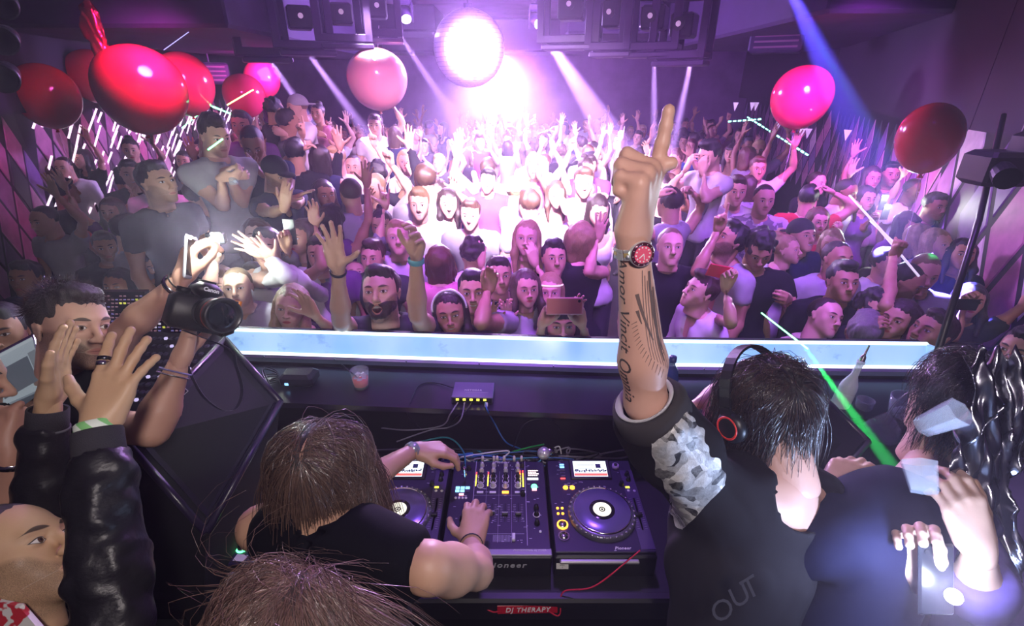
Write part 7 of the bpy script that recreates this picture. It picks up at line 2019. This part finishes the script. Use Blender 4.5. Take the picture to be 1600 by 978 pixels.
# the DSLR
cp = at(322, 487, 1.16); X_ = img(.80, -.10, -.60).normalized(); Zc_ = img(.28, .95, .05); Zc_ = (Zc_ - X_ * Zc_.dot(X_)).normalized(); Y_ = Zc_.cross(X_)
slr = thing('dslr_camera', 'black camera with a large lens held out by the cameraman', 'camera', cp); Mc = Matrix((X_, Y_, Zc_)).transposed().to_4x4()
def cadd(mb, name, m, smooth=False, par=slr): o = mb.put(name, m, par, smooth); o.matrix_local = Mc; return o
CAMB = mat('camera_body', (.014, .013, .016), .42, bmp=.2, scale=400)
cadd(MB().box((-.022, 0, -.008), (.045, .145, .085), bev=.012).box((-.020, .055, -.010), (.065, .036, .086), bev=.014), 'camera_body', CAMB, True)
cadd(MB().box((-.018, -.005, .050), (.055, .062, .036), bev=.014).box((-.026, -.005, .070), (.030, .030, .006)), 'pentaprism', CAMB, True)
cadd(MB().box((-.052, -.005, .050), (.014, .036, .024), bev=.004), 'eyepiece', RUBBER)
cadd(MB().cyl((-.018, -.052, .034), (-.018, -.052, .046), .015, n=20).cyl((-.005, .060, .034), (-.005, .060, .040), .008, n=16), 'mode_dial', BLACK, True)
cadd(MB().box((-.045, .02, -.01), (.004, .075, .055)), 'rear_screen', mat('rear_screen', (.01, .01, .012), .1))
cadd(MB().lathe((0, 0, 0), [(.030, .0), (.033, .004), (.033, .020), (.0355, .024), (.0355, .062), (.038, .066), (.041, .090), (.041, .098), (.036, .099), (.033, .090), (.0001, .086)], 40, axis=(1, 0, 0)), 'lens_barrel', mat('lens_black', (.015, .014, .016), .3), True)
cadd(MB().lathe((0, 0, 0), [(.0384, .0685), (.0388, .070), (.0388, .0725), (.0384, .074)], 40, axis=(1, 0, 0)), 'red_ring', mat('red_ring'), True)
cadd(MB().lathe((0, 0, 0), [(.0358, .030), (.0366, .031), (.0366, .056), (.0358, .057)], 40, axis=(1, 0, 0)), 'focus_ring', RUBBER, True)
cadd(MB().lathe((0, 0, 0), [(.032, .0885), (.022, .093), (.0001, .095)], 36, axis=(1, 0, 0)), 'front_glass', mat('front_glass', (.01, .012, .02), .03, coat=1.0), True)
lt_ = add('logo', text_mesh('Canon', .013, .0003, 0, 1, .0005), WHITEP, slr); lt_.matrix_local = Mc @ frame((.0105, -.005, .052), (0, 1, 0), (0, 0, 1), (1, 0, 0))
cadd(MB().box((-.02, .075, .036), (.030, .004, .012)), 'orange_tag', mat('orange_strap', (.8, .25, .03), .6))
sp_ = [Mc @ Vector((-.01, -.072, .02)), Mc @ Vector((0, -.085, -.03))]
strap = [cp + Mc.to_3x3() @ Vector((.03, -.05, -.05)), at(357, 545, 1.2), at(368, 570, 1.22), at(378, 610, 1.24), at(368, 638, 1.22), at(345, 640, 1.20), at(318, 620, 1.20), at(300, 590, 1.20), at(292, 570, 1.2)]
mb = MB(); sp2 = spline([p - cp for p in strap], 8)
for a_, b_ in zip(sp2, sp2[1:]): mb.prism([a_ - IR * .004, a_ + IR * .004, b_ + IR * .004, b_ - IR * .004], II * .0015)
mb.put('neck_strap', mat('strap_black', (.012, .012, .03), .5), slr)

# ------------------------------------------------------------------ person in the leather jacket, both hands raised
Jl = dict(head=at(16, 880, .98), neck=at(-10, 985, 1.06), chest=at(-30, 1100, 1.12), waist=at(-40, 1220, 1.2), pelvis=at(-40, 1300, 1.25), shL=at(-8, 960, 1.20), shR=at(75, 1075, .98))
lj = hero('m', (at(-40, 1300, 1.25).x, at(-40, 1300, 1.25).y, BOOTH_Z), Jl, {
    'R': dict(el=at(182, 978, .80), wr=at(152, 668, .87), dir=img(.14, .95, .30), palm=img(-.05, -.2, 1), pose='open'),
    'L': dict(el=at(62, 880, 1.14), wr=at(76, 628, 1.10), dir=img(.10, 1, .15), palm=img(.96, -.1, .25), pose='flat')},
    look(img(.83, .50, .18), img(-.52, .82, .10)), 'man in a black leather jacket lifting both hands, face upturned', skin=(.62, .40, .24), hair='crop', hair_color=(.03, .02, .015), shirt=(.014, .013, .018), shirt_part='jacket', cloth='leather',
    sleeve=1.86, beard=.6, hh=.0034, hd=.0026, hb=.0105, sh_h=.0080, fold=(34, .0055, 85, .0085), hands_girth=1.0, loose=.014)
rtl, ARl, Mhl, bsl = lj
for q in 'LR':
    sh, el, wr = ARl[q]; d_ = Vector(wr - el); L_ = d_.length; d_.normalize(); c_ = Vector(el) + d_ * L_ * .84
    mb = MB(); prof = [(.034, 0), (.0385, .003), (.0375, .045), (.0365, .048), (.033, .046)]
    mb.lathe((0, 0, 0), prof, 48, axis=d_); mb.put('knit_cuff', mat('knit_cuff', (.035, .032, .042), .9, bmp=.8, scale=300), rtl, True, loc=c_)
    mb = MB(); mb.lathe((0, 0, -.001), [(.0385, -.002), (.041, 0), (.0385, .004)], 40, axis=d_); mb.put('cuff_seam', mat('seam', (.12, .12, .14), .35), rtl, True, loc=c_)
def stripe_band():
    m, b = new_mat('striped_band'); w = node('ShaderNodeTexWave', wave_type='BANDS', bands_direction='DIAGONAL'); w.inputs['Scale'].default_value = 14
    S.nt.links.new(coords().s, w.inputs[0]); put(b, 'Base Color', mixc(ramp(S(w.outputs[1]), .45, .55), (.25, .62, .22), (.80, .88, .78))); put(b, 'Roughness', .5); return m
band(ARl, 'R', bsl, stripe_band(), 'green and white striped paper wristband on the leather-jacketed arm', t=1.0, w=.022, r=.0305)
# two silver rings on the index finger
hpz = hand_prims('open', 1.0)[7]; Mr = hand_frame(Vector(ARl['R'][2]), img(.14, .95, .30), img(-.05, -.2, 1))
for t_, w_, mm in ((.50, .009, mat('ring_silver', (.8, .8, .82), .15, 1.0)), (.78, .008, mat('ring_dark', (.10, .10, .12), .2, .9))):
    a_, b_ = Vector(hpz['a']) * 1.02, Vector(hpz['b']) * 1.02; c_ = Mr @ (a_ + (b_ - a_) * t_); d_ = (Mr.to_3x3() @ (b_ - a_)).normalized()
    o = MB().lathe((0, 0, 0), [(.0098, -w_ / 2), (.0112, -w_ / 2 + .001), (.0112, w_ / 2 - .001), (.0098, w_ / 2)], 28, axis=d_).put('finger_ring', mm, None, True, loc=c_ + bsl)
    tag(o, 'wide silver ring on the spread index finger' if t_ < .6 else 'dark metal ring above the silver one on the index finger', 'ring')
# white zip pulls and collar piping
mb = MB(); mb.tube([at(100, 915, .97) - bsl, at(118, 930, .97) - bsl, at(146, 946, .97) - bsl], .0016, 6).tube([at(117, 930, .97) - bsl, at(142, 886, .98) - bsl], .0014, 6); mb.put('zip', STEEL, rtl, True)
# embroidered patch at the collar
MB().prism([at(-10, 940, .90) - bsl, at(30, 948, .90) - bsl, at(62, 985, .90) - bsl, at(-10, 990, .9) - bsl], II * .01).put('embroidered_patch', None or (lambda: (lambda m_b: (put(m_b[1], 'Base Color', mixc(ramp(noise(45, 2, coords()), .46, .50), (.55, .03, .05), (.75, .72, .70))), m_b[0])[1])(new_mat('embroidery')))(), rtl)

# another person in black squeezed in at the left edge
Je = dict(head=at(-70, 600, 1.3), neck=at(-62, 670, 1.32), chest=at(-50, 750, 1.35), waist=at(-50, 850, 1.4), pelvis=at(-50, 910, 1.42), shL=at(-20, 640, 1.50), shR=at(-30, 720, 1.18))
le = hero('m', (at(-50, 910, 1.42).x, at(-50, 910, 1.42).y, BOOTH_Z), Je, {'L': dict(el=at(52, 640, 1.42), wr=at(120, 690, 1.32), dir=img(.8, -.5, 0), palm=img(0, -1, 0), pose='relaxed'),
    'R': dict(el=at(20, 800, 1.15), wr=at(20, 712, 1.10), dir=img(.0, .9, .3), palm=img(-1, 0, 0), pose='fist')}, look(img(.8, 0, .4), img(0, 1, 0)), 'person in a black tee cut off by the left edge below the laptop',
    skin=(.50, .27, .20), hair='crop', hair_color=HC['black'], shirt=(.01, .01, .012), sleeve=.6, hh=.006, hd=.004, hb=.010, sh_h=.012)
band(le[1], 'R', le[3], CHROME, 'chunky chrome bracelet at the left edge', 'bracelet', .92, .016, .031, 'bracelet')

# ------------------------------------------------------------------ person in navy leaning on the right speaker, and the foil-draped one
Jn = dict(head=at(1494, 638, 1.20), neck=at(1440, 755, 1.16), chest=at(1372, 860, 1.14), waist=at(1330, 970, 1.16), pelvis=at(1310, 1060, 1.2), shL=at(1310, 838, 1.06), shR=at(1470, 790, 1.26))
na = hero('m', (at(1310, 1060, 1.2).x, at(1310, 1060, 1.2).y, BOOTH_Z), Jn, {
    'L': dict(el=at(1238, 862, 1.10), wr=at(1296, 765, 1.24), dir=img(.75, .60, .3), palm=img(.2, -.9, .4), pose='relaxed'),
    'R': dict(el=at(1500, 900, 1.15), wr=at(1440, 905, 1.0), dir=img(-.15, 1, 0), palm=img(-.6, 0, -.8), pose='hold')},
    look(img(.25, .35, .9), img(.30, .9, -.25)), 'person in a navy shirt leaning on the right speaker, wearing a watch', skin=(.62, .40, .30), shirt=(.012, .012, .040), sleeve=1.55, loose=.020, fold=(18, .008, 40, .005), s=1.0)
PTn = ((-.005, -.03, .12), (-.005, .03, .125)); scalp_cap(na[0], na[2], (.010, .007, .012), PTn, .001)
strands('hair_strands', na[0], na[2], 3000, .15, (.040, .028, .034), PTn, steps=8, seed=7, grav=.10, lift=(.006, .040), hem=.5, curl=.35, zmin=-.6, scale=1.08)
o = band(na[1], 'L', na[3], mat('watch_steel'), 'steel watch on the wrist resting on the right speaker', 'watch', .97, .018, .030, 'wristwatch')
nw = Vector(na[1]['L'][2]) + na[3]; MB().lathe((0, 0, 0), [(.0001, 0), (.019, 0), (.019, .006), (.015, .008), (.0001, .0082)], 28, axis=-II).put('watch_face', mat('pale_face', (.7, .6, .68), .2, .4), o, True, loc=(nw - o.location) - II * .028)
pf = phone(at(1462, 905, .96), img(0, 0, 1), img(0, 1, 0), mat('black_case'), 'phone lit at the bottom right, held by the person in navy', .07, .14)
fb = MB().ball((0, 0, 0), .014, 14).put('flash_lamp', mat('white_torch', (1, 1, 1), .3, emit=(.75, .85, 1), es=120), None, True, loc=at(1490, 932, .92)); tag(fb, 'bare white torch glaring at the bottom right corner', 'torch')
lamp('POINT', 'torch_glare', at(1488, 926, .84), 9, (.45, .60, 1), shadow_soft_size=.02)

Jf = dict(head=at(1585, 640, 1.25), neck=at(1600, 730, 1.22), chest=at(1590, 840, 1.15), waist=at(1590, 940, 1.15), pelvis=at(1590, 1010, 1.18), shL=at(1525, 790, 1.12), shR=at(1690, 770, 1.25))
fo = hero('m', (at(1590, 1010, 1.18).x, at(1590, 1010, 1.18).y, BOOTH_Z), Jf, {'L': dict(el=at(1525, 930, 1.02), wr=at(1530, 860, .95), dir=img(-.2, 1, .2), palm=img(.2, 0, 1), pose='relaxed')},
    look(img(.1, .1, 1), img(.15, 1, -.1)), 'person with cropped hair in purple at the right edge, tinted green', skin=(.45, .28, .20), hair='crop', hair_color=(.03, .03, .02), shirt=(.10, .06, .22), sleeve=1.5, loose=.018)
# crinkled silver foil hanging in strips over the navy and purple shoulders
FOIL = mat('silver_foil', (.28, .28, .34), .22, 1.0)
froot = thing('foil_drape', 'crinkled silver foil draped over shoulders at the right edge', 'foil', at(1545, 700, .98))
fr = np.random.default_rng(8)
nx_, ny_ = 44, 70; V = []
for j in range(ny_ + 1):
    for i in range(nx_ + 1):
        u, v = i / nx_, j / ny_; px = 1512 + u * 110 + 14 * math.sin(v * 7) - 16 * v; py = 556 + v * (300 + 40 * math.sin(u * 9)) + 18 * math.sin(u * 23)
        V.append(at(px, py, 1.02 - .05 * v))
A = np.array([tuple(v - froot.location) for v in V], np.float32)
q_ = A @ np.stack([np.array(IR), np.array(IU), np.array(II)], 1)
ds = np.abs(vnoise(q_ * np.array([1, .22, .3]), 85, 3)) * .030 + vnoise(q_ * np.array([1, .35, 1]), 190, 4) * .008
A = A + np.array(II)[None] * ds[:, None]
F = [(j * (nx_ + 1) + i, j * (nx_ + 1) + i + 1, (j + 1) * (nx_ + 1) + i + 1, (j + 1) * (nx_ + 1) + i) for j in range(ny_) for i in range(nx_)]
so = add('foil_sheet', mesh_np('foil_sheet', A, np.array(F)), FOIL, froot); md = so.modifiers.new('thickness', 'SOLIDIFY'); md.thickness = .0008
# a faceted clear plastic cup held up among them
for (px, py, d_, r_, h_, rx, lb) in ((1470, 655, 1.02, .030, .085, .5, 'faceted clear cup held before the navy-clad person\'s hair'), (1440, 745, 1.0, .034, .06, -.9, 'tilted clear plastic cup below the faceted one')):
    c_ = at(px, py, d_); rt_ = thing('clear_cup', lb, 'cup', c_); rt_.rotation_euler = (rx, .3, 0)
    MB().lathe((0, 0, -h_ / 2), [(.0001, 0), (r_ * .75, 0), (r_, h_), (r_ * .93, h_), (r_ * .68, .006), (.0001, .006)], 6).put('cup_wall', mat('clear_glass'), rt_)
print('tris', sum(len(o.data.polygons) * 2 for o in C.objects if o.type == 'MESH' and o.data.users) , 'unique', sum(len(m_.polygons) * 2 for m_ in bpy.data.meshes), time.time() - T0)
